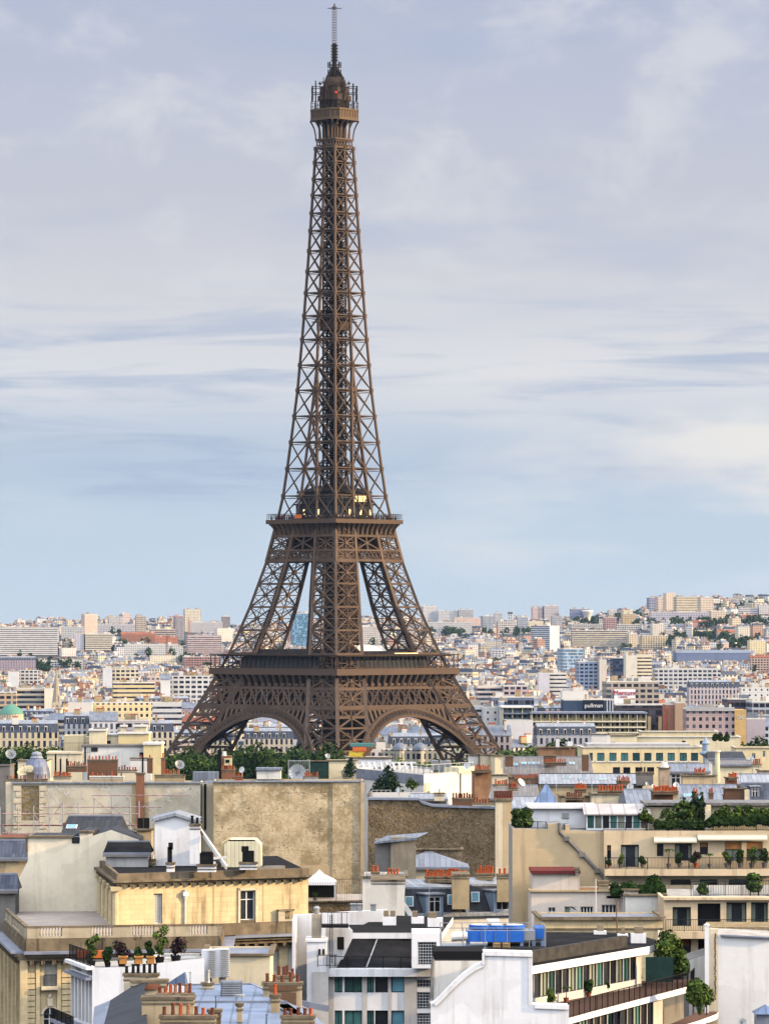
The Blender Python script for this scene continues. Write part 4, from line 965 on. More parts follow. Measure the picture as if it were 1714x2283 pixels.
    block('dark blue glass office behind the blank cream block', 1366, 1394, 1468, 3700, 20, (.03,.06,.13), 'dark', 'flat', 4, name='office_block')
    block('blue grey office with a pale frame grid', 1288, 1336, 1476, 3500, 18, (.34,.40,.52), 'wide', 'flat', 5, name='office_block')
    block('blank beige wall beside the blue grey framed office', 1336, 1352, 1473, 3495, 14, (.66,.60,.52), 'blank', 'flat', 4)
    block('white angular hall with blue glass front, left of the blue grey office', 1256, 1300, 1447, 4300, 30, (.64,.70,.78), 'glass', 'flat', 10, name='hall', cat='hall')
    block('long pale strip building with two rows of dark windows at right', 1460, 1606, 1492, 3300, 16, (.62,.61,.60), 'wide', 'flat', 3, clutter=1.5)
    block('white rounded building with two dark ribbons of windows', 1225, 1262, 1502, 3150, 16, (.74,.71,.66), 'band', 'flat', 4)
    block('blank white drum beside the ribbon windowed building', 1200, 1225, 1502, 3145, 16, (.66,.63,.66), 'blank', 'flat', 1)
    block('blank white gable with a dark roof behind the navy hotel tower', 1253, 1311, 1543, 2500, 12, (.76,.74,.70), 'blank', 'flat', 3)
    block('long slate roofed terrace with white chimneys at right', 1536, 1650, 1533, 2700, 14, (.58,.50,.50), 'tall', 'mansard', 2)
    block('pink grey terrace houses above the white slab', 1122, 1176, 1530, 2650, 14, (.56,.46,.46), 'wide', 'flat', 3)
    block('pink cream house with balconies left of the pink grey terrace', 1064, 1122, 1531, 2660, 14, (.70,.56,.46), 'balc', 'flat', 4)
    block('ochre fronted terrace at the right edge behind the dark office', 1672, 1730, 1527, 2600, 14, (.62,.48,.26), 'small', 'flat', 2)
    block('white low block with small square windows at the right edge', 1652, 1730, 1535, 2500, 14, (.74,.72,.68), 'small', 'flat', 2)
    block('dark glass office with pale floor edges at the right edge', 1676, 1735, 1566, 2120, 20, (.42,.46,.52), 'dark', 'flat', 4, name='office_block')
    block('dark office with brown roof boxes behind the tan university block', 1622, 1677, 1560, 2140, 20, (.10,.09,.11), 'dark', 'flat', 4, name='office_block')
    block('mauve wall with one square window at the right edge', 1664, 1706, 1604, 1830, 14, (.48,.42,.46), 'blank', 'flat', 2)
    block('grey white flats with slit windows right of the iron tower', 1078, 1113, 1579, 2020, 14, (.68,.66,.64), 'small', 'flat', 4)
    block('white balconied flats between the grey white flats and the iron tower', 1042, 1078, 1576, 2030, 14, (.66,.67,.70), 'band', 'flat', 3)
    block('blue grey glass stair slab beside the grey white flats', 1114, 1124, 1566, 2010, 14, (.36,.44,.58), 'blank', 'flat', 2)
    block('long dark blue flat roofed building behind the slit windowed flats', 1096, 1190, 1556, 2200, 20, (.16,.20,.30), 'dark', 'flat', 2, name='office_block')
    block('grey mansard house below the slit windowed flats', 1060, 1140, 1640, 1720, 14, (.44,.40,.42), 'tall', 'zinc', 4)
    block('blue slate mansard row in front of the terraced hotel', 1196, 1330, 1640, 1700, 12, (.40,.40,.44), 'tall', 'mansard', 5)
landmarks()
def letters(txt, p, size, mat, parent, name, pl, depth=.12, fit=None):
    """raised sign letters on a wall plane, as mesh"""
    cu = bpy.data.curves.new(name, 'FONT'); cu.body = txt; cu.size = size; cu.extrude = depth; cu.align_x = 'LEFT'
    o = bpy.data.objects.new(name, cu); C.objects.link(o); bpy.context.view_layer.update()
    dg = bpy.context.evaluated_depsgraph_get(); me = bpy.data.meshes.new_from_object(o.evaluated_get(dg)); bpy.data.objects.remove(o)
    me.name = name; me.materials.clear(); me.materials.append(mat)
    q = put(me, name, parent, p, rot=(R(90), 0, pl.yaw)); 
    if fit:
        co = np.empty(len(me.vertices)*3); me.vertices.foreach_get('co', co); co = co.reshape(-1, 3); w = co[:, 0].max()-co[:, 0].min(); q.scale = (fit/w,)*3
    return q
def signs():
    red = plain('sign_red', (.60,.03,.05), .5, 0, .05); wht = plain('sign_white', (.86,.86,.86), .5, 0, .02)
    # hotel with white lettering on a navy roof block
    Y = 1880; rt, pl, L, z = block('navy blue rooftop block carrying a white hotel name sign', 1256, 1368, 1562, Y, 16, (.055,.085,.14), 'blank', 'flat', 2, 'hotel_tower', 'hotel', clutter=.3)
    mb = MB(); a, b = pl.u(1301), pl.u(1343)
    c = pl.at((a+b)/2, pl.z(1322, 1572), .25); mb.box(c, ((b-a)/2+.4, .2, 2.1), 0, (Vector((pl.d.x, pl.d.y, 0)), Vector((pl.n.x, pl.n.y, 0)), Vector((0, 0, 1))))
    bo = mb.build('sign_board', [plain('sign_navy', (.02,.025,.04), .5)], rt); letters('pullman', pl.at(a+.3, pl.z(1322, 1577.5), .5), 3.2, wht, bo, 'sign_letters', pl, .1, (b-a)-.5)
    mb = MB()
    for i in range(3): mb.beam(pl.at(L-.5-i*1.2, g0 := z-9, .3), pl.at(L-.5-i*1.2, z+.5, .3), .35)
    mb.build('white_fin', [M_wmet], rt)
    # its long lower wings: recessed galleries with pale slab edges
    def gallery(label, x0, x1, yts, Y, depth, yaw, col, name, slabm, bays=3.6, railm=None):
        pl = PL(x0, Y, yaw); L = pl.u(x1); zs = [pl.z((x0+x1)/2, y) for y in yts]; g = terrain(*pl.at(0, 0).xy)-1
        rt = root(name, (*pl.at(L/2, g, -depth/2).xy, g), label, 'hotel'); mb = MB()
        mb.facade(pl, 0, L, g, zs[0], (), 0, 0, None, -1.6); a, b, c, d = [pl.at(0, 0), pl.at(L, 0), pl.at(L, 0, -depth), pl.at(0, 0, -depth)]
        for p, q in ((b, c), (c, d), (d, a)): mb.poly([(p.x, p.y, g), (q.x, q.y, g), (q.x, q.y, zs[0]), (p.x, p.y, zs[0])], 1)
        w = mb.build('walls', [FA['tall'], M_pale], rt); w.color = (*col, 1); ax = (Vector((pl.d.x, pl.d.y, 0)), Vector((-pl.n.x, -pl.n.y, 0)), Vector((0, 0, 1)))
        for k, zz in enumerate(zs):
            mb = MB(); mb.box(pl.at(L/2, zz, -depth/2 if k == 0 else -.5), (L/2+(.6 if k == 0 else 0), depth/2+.6 if k == 0 else 1.0, .32), 0, ax); mb.build('roof_slab' if k == 0 else 'balcony_slab', [slabm[min(k, len(slabm)-1)]], rt)
        n = int(L/bays)
        for i in range(n+1):
            mb = MB(); mb.beam(pl.at(L*i/n, zs[-1], -.7), pl.at(L*i/n, zs[0], -.7), .3, 1.6); mb.build('bay_fin', [M_pale], rt)
        return rt
    gallery('long yellow fronted hotel wing with recessed balconies under a slate blue flat roof', 1186, 1440, [1590, 1609, 1622, 1634], 1840, 18, 3, (.58,.48,.24), 'hotel_wing', [M_lead, M_canvas])
    gallery('bluish glazed hotel wing with white end walls left of the yellow fronted wing', 1121, 1186, [1577, 1591, 1606], 1850, 18, 2, (.30,.36,.40), 'hotel_wing', [M_offw, M_lead])
    block('white end wall with a dark window strip under the bluish hotel wing', 1126, 1188, 1608, 1838, 10, (.72,.70,.70), 'blank', 'flat', 2, clutter=0)
    # hotel with red lettering on a white panel
    rt, pl, L, z = block('grey brown hotel block with rows of windows and a red rooftop name sign', 1352, 1468, 1521, 2350, 18, (.42,.36,.30), 'wide', 'flat', 5, 'hotel_block', 'hotel', clutter=2)
    mb = MB(); a, b = pl.u(1367), pl.u(1412); ax = (Vector((pl.d.x, pl.d.y, 0)), Vector((pl.n.x, pl.n.y, 0)), Vector((0, 0, 1)))
    mb.box(pl.at((a+b)/2+.5, pl.z(1390, 1556), 1.2), ((b-a)/2+.3, .4, 4.6), 0, ax); sp_ = mb.build('white_panel', [M_white], rt)
    letters('Mercure', pl.at(a-.2, pl.z(1390, 1549.5), 1.8), 3, red, sp_, 'sign_letters', pl, .15, b-a+1); letters('HOTEL', pl.at(a+3.2, pl.z(1390, 1556), 1.8), 2, red, sp_, 'sign_letters', pl, .1, (b-a)*.4)
    # dark curtain wall between tan piers, with a vertical red sign
    Y = 1950; rt, pl, L, z = block('dark glass office with broad tan brick piers', 1372, 1490, 1573, Y, 18, (.07,.06,.07), 'dark', 'flat', 1, 'office_block', clutter=.6)
    ax = (Vector((pl.d.x, pl.d.y, 0)), Vector((pl.n.x, pl.n.y, 0)), Vector((0, 0, 1)))
    for px in (1376, 1400, 1424, 1447, 1471): mb = MB(); u = pl.u(px); mb.box(pl.at(u, z/2-2, .3), (.75, .4, z/2-3), 0, ax); mb.build('brick_pier', [M_tan], rt)
    rt, pl, L, z = block('red brown brick slab with a dark red vertical sign', 1484, 1504, 1572, 1930, 18, (.42,.20,.12), 'blank', 'flat', 1, 'brick_slab'); u = pl.u(1488)
    o = letters('INSTITUT', pl.at(u, pl.z(1488, 1628), .15), 1.5, red, rt, 'sign_letters', pl, .05, 9.5); o.rotation_euler = Matrix(((0, -1, 0), (0, 0, -1), (1, 0, 0))).to_euler()
    block('tan brick slab with a small white emblem left of the tan university block', 1505, 1528, 1568, 1925, 18, (.46,.31,.21), 'blank', 'flat', 1, 'brick_slab')
    rt, pl, L, z = block('mauve office with four rows of blue windows and a golden end wall with white letters', 1530, 1637, 1583, 1800, 18, (.48,.36,.34), 'grid', 'flat', 1, 'university_block', 'office')
    mb = MB(); ax = (Vector((pl.d.x, pl.d.y, 0)), Vector((pl.n.x, pl.n.y, 0)), Vector((0, 0, 1))); e = pl.u(1663)
    mb.box(pl.at((L+e)/2, z/2, -8), ((e-L)/2, 8.6, z/2), 0, ax); ew = mb.build('end_wall', [plaster('sunlit_golden_brick', (.60,.40,.17), .1, .4, .3)], rt)  # low sun on this end, put into its golden colour
    letters('UIC', pl.at(pl.u(1643), pl.z(1650, 1603), .7), 3, wht, ew, 'sign_letters', pl, .1, 2.8)
    mb = MB(); mb.box(pl.at(L/2, z+.3, .2), (L/2, .4, .8), 0, ax); mb.build('parapet', [M_grey], rt)
signs()
def oddities():
    # church spire, green dome, water tower, twin domed palace, tower cranes
    Y = 2450; x = X(126, Y); zt = Z(1490, Y); zb = Z(1566, Y); t = root('church_spire', (x, Y, 0), 'slender grey stone church spire rising left of the iron tower', 'church')
    mb = MB(); w = 2.6; mb.prism([(x-w, Y-w), (x+w, Y-w), (x+w, Y+w), (x-w, Y+w)], 0, zb); mb.build('bell_tower', [M_stone2], t)
    mb = MB(); mb.cyl((x, Y, zb), (x, Y, zt), 2.5, .08, 8)
    for k in range(4): a = R(45+90*k); p = Vector((x+2.4*math.cos(a), Y+2.4*math.sin(a), zb)); mb.cyl(p, p+Vector((0, 0, 4.5)), .5, .03, 6)
    mb.build('spire', [M_grey_tan], t); mb = MB(); mb.beam((x, Y, zt-.3), (x, Y, zt+1.8), .15); mb.beam((x-.6, Y, zt+1), (x+.6, Y, zt+1), .15); mb.build('cross', [M_black], t)
    Y = 2100; x = X(25, Y); r_ = 28*Y/F; zb = Z(1592, Y); t = root('domed_hall', (x, Y, 0), 'round hall with a green copper dome at the far left', 'hall')
    mb = MB(); mb.cyl((x, Y, 0), (x, Y, zb), r_*.98, None, 28); w_ = mb.build('drum', [FA['tall']], t); w_.color = (.6, .52, .38, 1)
    mb = MB(); mb.lathe((x, Y, zb), [(r_, 0), (r_*.9, 1.4), (r_*.66, 2.9), (r_*.35, 4.1), (r_*.12, 4.7), (0, 5)], 28); mb.build('dome', [M_copper], t, True)
    Y = yground(1309, 1392); x = X(1309, Y); g = terrain(x, Y); s = Y/F; z0, z1 = Z(1384, Y), Z(1361, Y)
    t = root('water_tower', (x, Y, g), 'pale conical water tower flaring outward at the top, on the right hill', 'water tower'); h = z1-z0
    mb = MB(); mb.lathe((x, Y, 0), [(7.5*s, g-2), (7.0*s, z0), (7.4*s, z0+h*.30), (9.5*s, z0+h*.55), (13.0*s, z0+h*.86), (13.2*s, z0+h*.97), (12.2*s, z0+h), (0, z0+h*1.02)], 24); mb.build('tank_and_stem', [M_offw], t)
    Y = 1780; t = root('twin_domed_palace', (X(940, Y), Y, 0), 'low stone palace with two pale blue domes seen through the right arch', 'palace')
    mb = MB(); mb.bx(X(850, Y), X(1010, Y), Y, Y+14, 0, Z(1672, Y)); w_ = mb.build('walls', [FA['tall']], t); w_.color = (.60, .55, .44, 1)
    for px in (891, 936):
        mb = MB(); x = X(px, Y); zz = Z(1673, Y); mb.cyl((x, Y+2, 0), (x, Y+2, zz), 2.9, None, 20); d = mb.build('rotunda', [FA['tall']], t); d.color = (.64, .58, .46, 1)
        mb = MB(); mb.lathe((x, Y+2, zz), [(3.2, 0), (3.0, .9), (2.3, 2.0), (1.2, 2.7), (.3, 3.0), (.12, 4.2)], 20); mb.build('dome', [M_zinc], d, True)
    for px, py, yb, lb, jl in ((372, 1420, 1465, 'red tower crane mast in front of the long white block', 5), (421, 1376, 1430, 'orange tower crane beside the grey tower block on the left skyline', -48), (1161, 1396, 1440, 'thin grey mast crane in front of dark trees on the right', 4), (1108, 1400, 1445, 'orange crane mast among the houses right of the iron tower', 3)):
        Y = yground(px, yb)-160; x = X(px, Y); t = root('tower_crane', (x, Y, terrain(x, Y)), lb, 'crane'); zt = Z(py, Y); w = 1.0; g = terrain(x, Y); mb = MB()
        for a in (-w, w):
            for b in (-w, w): mb.beam((x+a, Y+b, g), (x+a, Y+b, zt), .5)
        for k in range(int((zt-g)/2.2)): mb.beam((x-w, Y-w, g+k*2.2), (x+w, Y-w, g+k*2.2+2.2), .35); mb.beam((x+w, Y+w, g+k*2.2), (x-w, Y+w, g+k*2.2+2.2), .35)
        mt = M_rust if 'red' in lb else (M_orange if 'orange' in lb else M_gmet); mb.build('mast', [mt], t); L = jl*Y/F; mb = MB()
        mb.beam((x+L*.25, Y, zt), (x-L if jl > 6 else x+L, Y, zt+1.5), .5, .9); mb.beam((x, Y, zt), (x, Y, zt+5), .5); mb.beam((x, Y, zt+5), (x+L*.8, Y, zt+1.5), .2); mb.build('jib', [mt], t)
M_grey_tan = plaster('spire_stone', (.40,.34,.26), .2, .6, .4)
oddities()

# ------------------------------------------------------------ the mass of the city
USED = []
for o in list(C.objects):
    if o.type == 'EMPTY' and o.parent is None and 'category' in o.keys(): USED.append((o.location.x, o.location.y))
def fillcity():
    NLM = len(RECTS)
    r = random.Random(11); pal = [((.74,.66,.50), 'cream'), ((.80,.77,.72), 'white'), ((.62,.52,.38), 'tan'), ((.60,.58,.58), 'pale grey'), ((.70,.56,.46), 'pinkish'), ((.48,.30,.22), 'brick red'), ((.70,.60,.38), 'yellow'), ((.48,.42,.40), 'mauve grey')]
    rn = {'flat': 'flat roofed', 'mansard': 'slate mansard', 'zinc': 'zinc roofed', 'tile': 'red tiled'}
    bins = [(0, 70, 'at the far left edge'), (70, 150, 'just left of the church spire'), (150, 230, 'right of the church spire'), (230, 310, 'under the dark balcony tower'), (310, 390, 'left of the broad white block'), (390, 520, "behind the iron tower's left leg"), (520, 640, 'seen through the left arch'), (640, 800, "behind the iron tower's near leg"), (800, 1000, 'seen through the right arch'),
            (1000, 1090, "beside the iron tower's right leg"), (1090, 1180, 'above the slit windowed flats'), (1180, 1270, 'left of the navy hotel tower'), (1270, 1370, 'behind the navy hotel tower'), (1370, 1470, 'around the red signed hotel'), (1470, 1560, 'above the tan brick slabs'), (1560, 1640, 'above the mauve office'), (1640, 1800, 'at the far right edge')]
    rows = [(0, 1545, 'far row'), (1545, 1575, 'middle row'), (1575, 3000, 'near row')]
    seen = set(); stuff = []; nind = 0; Y = 1830.0
    def tone(c): k = r.uniform(.82, 1.12); return tuple(min(.84, v*k*r.uniform(.96, 1.04)) for v in c)
    for yy in range(430, 1300, 44):                  # the city goes on beside the frame
        for sg in (-1, 1):
            x = (857+75)*yy/F+r.uniform(6, 14)
            for _ in range(5):
                L = r.uniform(14, 26); stuff.append((sg*(x+L/2), yy+r.uniform(-6, 6), terrain(0, yy), L, 13, r.uniform(15, 20), R(r.uniform(-8, 8)), tone(r.choice(pal)[0]), r.choice(('flat', 'mansard', 'zinc')))); x += L+r.uniform(2, 9)
    while Y < 8600:
        near = Y < 2720; step = (58 if near else 41+max(0, Y-4600)*.010); half = (857+60)*Y/F; x = -half+r.uniform(0, 15)
        while x < half:
            L = r.uniform(13, 34) if near else r.uniform(7, 19); D = r.uniform(11, 15); y = Y+r.uniform(-step*.32, step*.32); xc = x+L/2; g = terrain(xc, y); x += L+(r.uniform(0, 7) if r.random() < .8 else r.uniform(8, 26))
            if any(abs(xc-a) < L*.5+15 and abs(y-b) < 26 for a, b in USED): continue
            hgt = r.gauss(21.5, 3.6) if y < 5200 else r.gauss(13, 5); hgt = max(6, min(hgt, 31)); pxc = CX+xc*F/y; px0 = CX+(xc-L/2)*F/y; px1 = CX+(xc+L/2)*F/y
            if near and hgt > 24 and 540 < pxc < 1000: hgt = 22
            if r.random() < .06 or y > 4600 and r.random() < .16+.22*sstep(5600, 8000, y): continue
            if any(y < R_[4] and px0 < R_[1]+1 and px1 > R_[0]-1 and HY+(HC-g-hgt-4)*F/y < R_[3]-5 for R_ in RECTS[:NLM]): continue
            i = r.choices(range(len(pal)), (26, 24, 10, 12, 8, 6, 8, 6))[0]; roof = r.choices(('flat', 'mansard', 'zinc', 'tile'), (36, 26, 32, 6))[0]
            yaw = r.choice((r.uniform(-5, 5), r.uniform(10, 28), r.uniform(18, 38), r.uniform(-28, -8)))
            pyt = HY+(HC-(g+hgt))*F/y
            if near and -25 < pxc < 1740:
                b = [n for a, c, n in bins if a <= pxc < c] or ['at the left edge' if pxc < 0 else 'at the far right edge']; rw = [n for a, c, n in rows if a <= pyt < c][0]; lab = None
                for _ in range(60):
                    wd = 'narrow' if L < 22 else ('broad' if L > 33 else r.choice(('square', 'plain')))
                    fl = {0: 'low', 1: 'middling', 2: 'tall'}[0 if hgt < 19.5 else (1 if hgt < 23.5 else 2)]; lab = '%s %s %s %s building, %s, %s' % (wd, fl, pal[i][1], rn[roof], rw, b[0])
                    if lab not in seen: break
                    i = r.randrange(len(pal)); roof = r.choice(('flat', 'mansard', 'zinc')); L = r.uniform(16, 40); hgt = max(15, min(29, r.gauss(22, 4)))
                if lab in seen: continue
                seen.add(lab); px0 = CX+(xc-L/2)*F/y; px1 = CX+(xc+L/2)*F/y; pyt = HY+(HC-(g+hgt))*F/y
                block(lab, px0, px1, pyt, y, D, tone(pal[i][0]), r.choice(('grid', 'tall', 'small', 'balc', 'wide', 'tall')), roof, yaw, 'city_building', 'building', 'buildings of the middle city', 1.5, r.choice(('blank', 'small')), seed=r.randrange(10**6)); nind += 1
            else: k_ = tone(pal[i][0]); q_ = sum(k_)/3; stuff.append((xc, y, g, L, D, hgt, R(yaw), tuple((.90*c+.10*q_)*m for c, m in zip(k_, (1.0, 1.0, 1.0))), roof))
        Y += step
    # everything farther away: one mass, each block with its own size, tone and roof
    V, Fc, Mi, Tn = [], [], [], []
    def bx(c, d, n, hl, hd, z0, z1, wall, top, mw, mt):
        i = len(V)
        for z in (z0, z1):
            for a, b in ((-1, -1), (1, -1), (1, 1), (-1, 1)): V.append((c[0]+d[0]*hl*a+n[0]*hd*b, c[1]+d[1]*hl*a+n[1]*hd*b, z))
        for k in range(4): j = (k+1) % 4; Fc.append((i+k, i+j, i+4+j, i+4+k)); Mi.append(mw); Tn.append(wall)
        Fc.append((i+4, i+5, i+6, i+7)); Mi.append(mt); Tn.append(top)
    rt = [(.075,.09,.125), (.20,.225,.275), (.34,.34,.35), (.07,.085,.12), (.20,.09,.07), (.42,.40,.37)]
    for (x, y, g, L, D, h, a, col, roof) in stuff:
        d = (math.cos(a), math.sin(a)); n = (-d[1], d[0]); tp = {'flat': r.choice((rt[2], rt[5], rt[1])), 'mansard': r.choice((rt[0], rt[3])), 'zinc': rt[1], 'tile': rt[4]}[roof]
        bx((x, y), d, n, L/2, D/2, g-2, g+h, col, tp, r.choice((0, 0, 1)), 2)
        if roof != 'flat':
            i = len(V); q = 1.6 if roof == 'mansard' else D/2-.1; hh = 3.4 if roof == 'mansard' else 3.2
            for hl, hd, z in ((L/2, D/2, g+h), (L/2-(.3 if roof != 'mansard' else 1.2), D/2-q, g+h+hh)):
                for s, u in ((-1, -1), (1, -1), (1, 1), (-1, 1)): V.append((x+d[0]*hl*s+n[0]*hd*u, y+d[1]*hl*s+n[1]*hd*u, z))
            for k in range(4): j = (k+1) % 4; Fc.append((i+k, i+j, i+4+j, i+4+k)); Mi.append(2); Tn.append(tp)
            Fc.append((i+4, i+5, i+6, i+7)); Mi.append(2); Tn.append(rt[1])
        for _ in range(r.randrange(3, 9)):
            u, v = r.uniform(-L*.45, L*.45), r.uniform(-D*.35, D*.35); w = r.uniform(.4, 2.2); hh = r.uniform(1.2, 3.4); c = r.choice(((.66,.60,.48), (.72,.70,.66), (.30,.16,.11), (.50,.40,.30)))
            bx((x+d[0]*u+n[0]*v, y+d[1]*u+n[1]*v), d, n, w, r.uniform(.4, 1.4), g+h-.5, g+h+(2.2 if roof != 'flat' else 0)+hh, c, (.40,.15,.08), 2, 2)
    me = bpy.data.meshes.new('distant_buildings'); me.from_pydata(V, [], Fc)
    for m in (*FAV, M_tone): me.materials.append(m)
    me.polygons.foreach_set('material_index', np.array(Mi, dtype=np.int32)); at = me.color_attributes.new('tone', 'FLOAT_COLOR', 'CORNER')
    lt = np.empty(len(me.polygons), dtype=np.int32); me.polygons.foreach_get('loop_total', lt); ca = np.repeat(np.concatenate([np.array(Tn), np.ones((len(Tn), 1))], 1), lt, axis=0); at.data.foreach_set('color', ca.ravel().astype(np.float32)); autouv(me)
    o = bpy.data.objects.new('distant_buildings', me); C.objects.link(o); tag(o, 'hazy mass of pale distant city buildings reaching up the hills', 'city', kind='stuff')
    print('individual city buildings', nind, 'mass', len(stuff))
fillcity()
def woods():
    r = random.Random(3); mb = MB()
    def clump(px, py, n, w, hh, lift=0):
        Y = yground(px, py); x0 = X(px, Y)
        for _ in range(n):
            x = x0+r.gauss(0, w); y = Y+r.gauss(0, w*.8); g = terrain(x, y); h = hh*r.uniform(.7, 1.2); leafcloud(mb, [(x, y, g+h*.6, h*.42), (x+r.uniform(-3, 3), y, g+h*.85, h*.28), (x+r.uniform(-4, 4), y, g+h*.4, h*.36)], 60, 1.7 if Y > 4500 else 1.1, r, (0, 0, 1))
    for px in range(1210, 1760, 8): clump(px, 1391-34*sstep(1330, 1560, px)+r.uniform(-3, 6)+4, 4, 22, 15)
    for px in range(-20, 560, 14): clump(px, 1401+r.uniform(0, 5), 2, 26, 12)
    for a, b, py, n, w in ((950, 1040, 1415, 3, 10), (1055, 1080, 1418, 3, 8), (1150, 1228, 1420, 6, 14), (1180, 1225, 1432, 4, 12), (1225, 1300, 1392, 3, 16), (1290, 1345, 1398, 4, 14), (1430, 1560, 1400, 4, 16), (1560, 1714, 1395, 4, 18), (1520, 1660, 1428, 5, 18), (1590, 1660, 1445, 4, 14), (1480, 1520, 1432, 3, 12), (1660, 1714, 1440, 4, 14), (270, 300, 1455, 4, 9), (400, 420, 1455, 3, 7), (490, 510, 1455, 3, 8), (136, 150, 1450, 3, 7), (80, 140, 1492, 2, 7)):
        for px in range(a, b, 12): clump(px, py+r.uniform(-5, 5), n, w, 12)
    for px, py, n, w in ((1560, 1496, 10, 14), (1592, 1500, 8, 12), (1650, 1500, 9, 12), (212, 1548, 5, 5), (1150, 1540, 4, 6), (1030, 1556, 4, 6), (345, 1596, 3, 4), (60, 1520, 4, 7), (1100, 1470, 5, 8), (985, 1444, 6, 9)): clump(px, py+34, n, w, 17)
    for _ in range(150): px = r.uniform(-10, 1720); clump(px, r.uniform(1415, 1560), r.choice((1, 1, 2, 3)), 8, 14)
    o = mb.build('distant_woods', [M_leafd, M_leafm]); tag(o, 'dark green woods and clumps of trees scattered over the distant hills', 'woods', kind='stuff')
woods()
# ------------------------------------------------------------ foreground helpers
UP = Vector((0, 0, 1))
def v3(q, z): return Vector((q.x, q.y, z))
def hit(px, py, p0, n):
    r = Vector(((px-CX)/F, 1.0, -(py-HY)/F)); o = Vector((0, 0, HC)); t = (p0-o).dot(n)/r.dot(n); return o+r*t
WM = {}
def winmesh(w, h, style):
    key = (round(w*20), round(h*20), style)
    if key in WM: return WM[key]
    mb = MB(); f = .07; st = style.rstrip('012')
    fm = {'case': M_frame, 'slat': M_frame, 'pane': M_framed, 'dark': M_framed, 'blue': M_framed, 'green': M_framed, 'curt': M_frame, 'shut': M_frame, 'block': M_frame, 'hole': M_black, 'roll': M_framed, 'door': M_frame, 'loggia': M_framed, 'slide': M_framed}[st]
    gm = {'case': M_glass, 'slat': M_glass, 'pane': M_glass, 'dark': M_glass, 'blue': M_glassb, 'green': M_glassg, 'curt': M_curt, 'shut': M_canvas, 'block': M_glass, 'hole': M_black, 'roll': M_wood, 'door': M_glass, 'loggia': M_curt, 'slide': M_glass}[st]
    mb.poly([(0, .06, 0), (w, .06, 0), (w, .06, h), (0, .06, h)], 1)
    if st != 'hole':
        for a, b, c, d in ((0, f, 0, h), (w-f, w, 0, h), (f, w-f, 0, f), (f, w-f, h-f, h)): mb.bx(a, b, 0, .05, c, d, 0)
    def vb(x, t=.05): mb.bx(x-t/2, x+t/2, .005, .045, f, h-f, 0)
    def hb(z, t=.05): mb.bx(f, w-f, .008, .042, z-t/2, z+t/2, 0)
    if st in ('case', 'door'): vb(w/2, .09); hb(h*.7, .07)
    if st == 'slide': vb(w*.34, .05); vb(w*.67, .05); mb.poly([(f, .055, f), (w*.28, .055, f), (w*.28, .055, h-f), (f, .055, h-f)], 2); mb.poly([(w*.8, .055, f), (w-f, .055, f), (w-f, .055, h-f), (w*.8, .055, h-f)], 2); hb(h*.93, .1)
    if st == 'slat':
        for i in range(1, 4): vb(w*i/4, .10)
    if st in ('curt', 'loggia', 'green'): vb(w*.5, .06)
    if st == 'shut':
        vb(w/2, .03)
        for i in range(int(h/.16)): hb(.1+i*.16, .03)
    if st == 'block':
        for i in range(1, int(w/.2)): vb(w*i/int(w/.2), .035)
        for i in range(1, int(h/.22)): hb(h*i/int(h/.22), .035)
    if st == 'roll': mb.bx(f, w-f, .02, .05, f, h*.62, 2)
    o = mb.build('window', [fm, gm, M_curt if st == 'slide' else M_glass]); WM[key] = o.data; bpy.data.objects.remove(o); return WM[key]
def window(parent, pl, u0, u1, z0, z1, style, rv, off=0.0, label=None, name='window'):
    o = put(winmesh(u1-u0, z1-z0, style), name, parent, pl.at(u0, z0, off-rv+.065), pl.yaw)
    if label: o['label'] = label
    return o
def px_ops(pl, ops):
    out = []
    for o in ops:
        u0, u1 = pl.u(o[0]), pl.u(o[1]); m = (o[0]+o[1])/2; z1, z0 = pl.z(m, o[2]), pl.z(m, o[3]); out.append((u0, u1, z0, z1))
    return out
def shell(mb, pl, L, z0, z1, depth, mi=0, top=1, parapet=0.0, th=.25, u0=0.0, back=True):
    a, b, c, d = [pl.at(u, 0, t) for u, t in ((u0, 0), (L, 0), (L, -depth), (u0, -depth))]
    for p, q in ((b, c), (c, d), (d, a)): mb.poly([v3(p, z0), v3(q, z0), v3(q, z1), v3(p, z1)], mi)
    zt = z1-parapet; mb.poly([v3(p, zt-.002) for p in (a, b, c, d)], top)
    if parapet:
        i = [pl.at(u, 0, t) for u, t in ((u0+th, -th), (L-th, -th), (L-th, -depth+th), (u0+th, -depth+th))]; o = (a, b, c, d)
        for k in range(4):
            j = (k+1) % 4; mb.poly([v3(o[k], z1), v3(o[j], z1), v3(i[j], z1), v3(i[k], z1)], mi); mb.poly([v3(i[j], zt), v3(i[k], zt), v3(i[k], z1), v3(i[j], z1)], mi)
def axes(pl): return (Vector((pl.d.x, pl.d.y, 0)), Vector((-pl.n.x, -pl.n.y, 0)), UP)
def pbox(mb, pl, x0, x1, y0, y1, depth, mi=0, off=0.0, top=None):
    """a box whose front face covers the pixels x0..x1, y0..y1 on the plane pl (moved forward by off)"""
    u0, u1 = pl.u(x0), pl.u(x1); z1, z0 = pl.z((x0+x1)/2, y0), pl.z((x0+x1)/2, y1)
    mb.box(pl.at((u0+u1)/2, (z0+z1)/2, off-depth/2), (abs(u1-u0)/2, depth/2, abs(z1-z0)/2), mi, axes(pl), top)
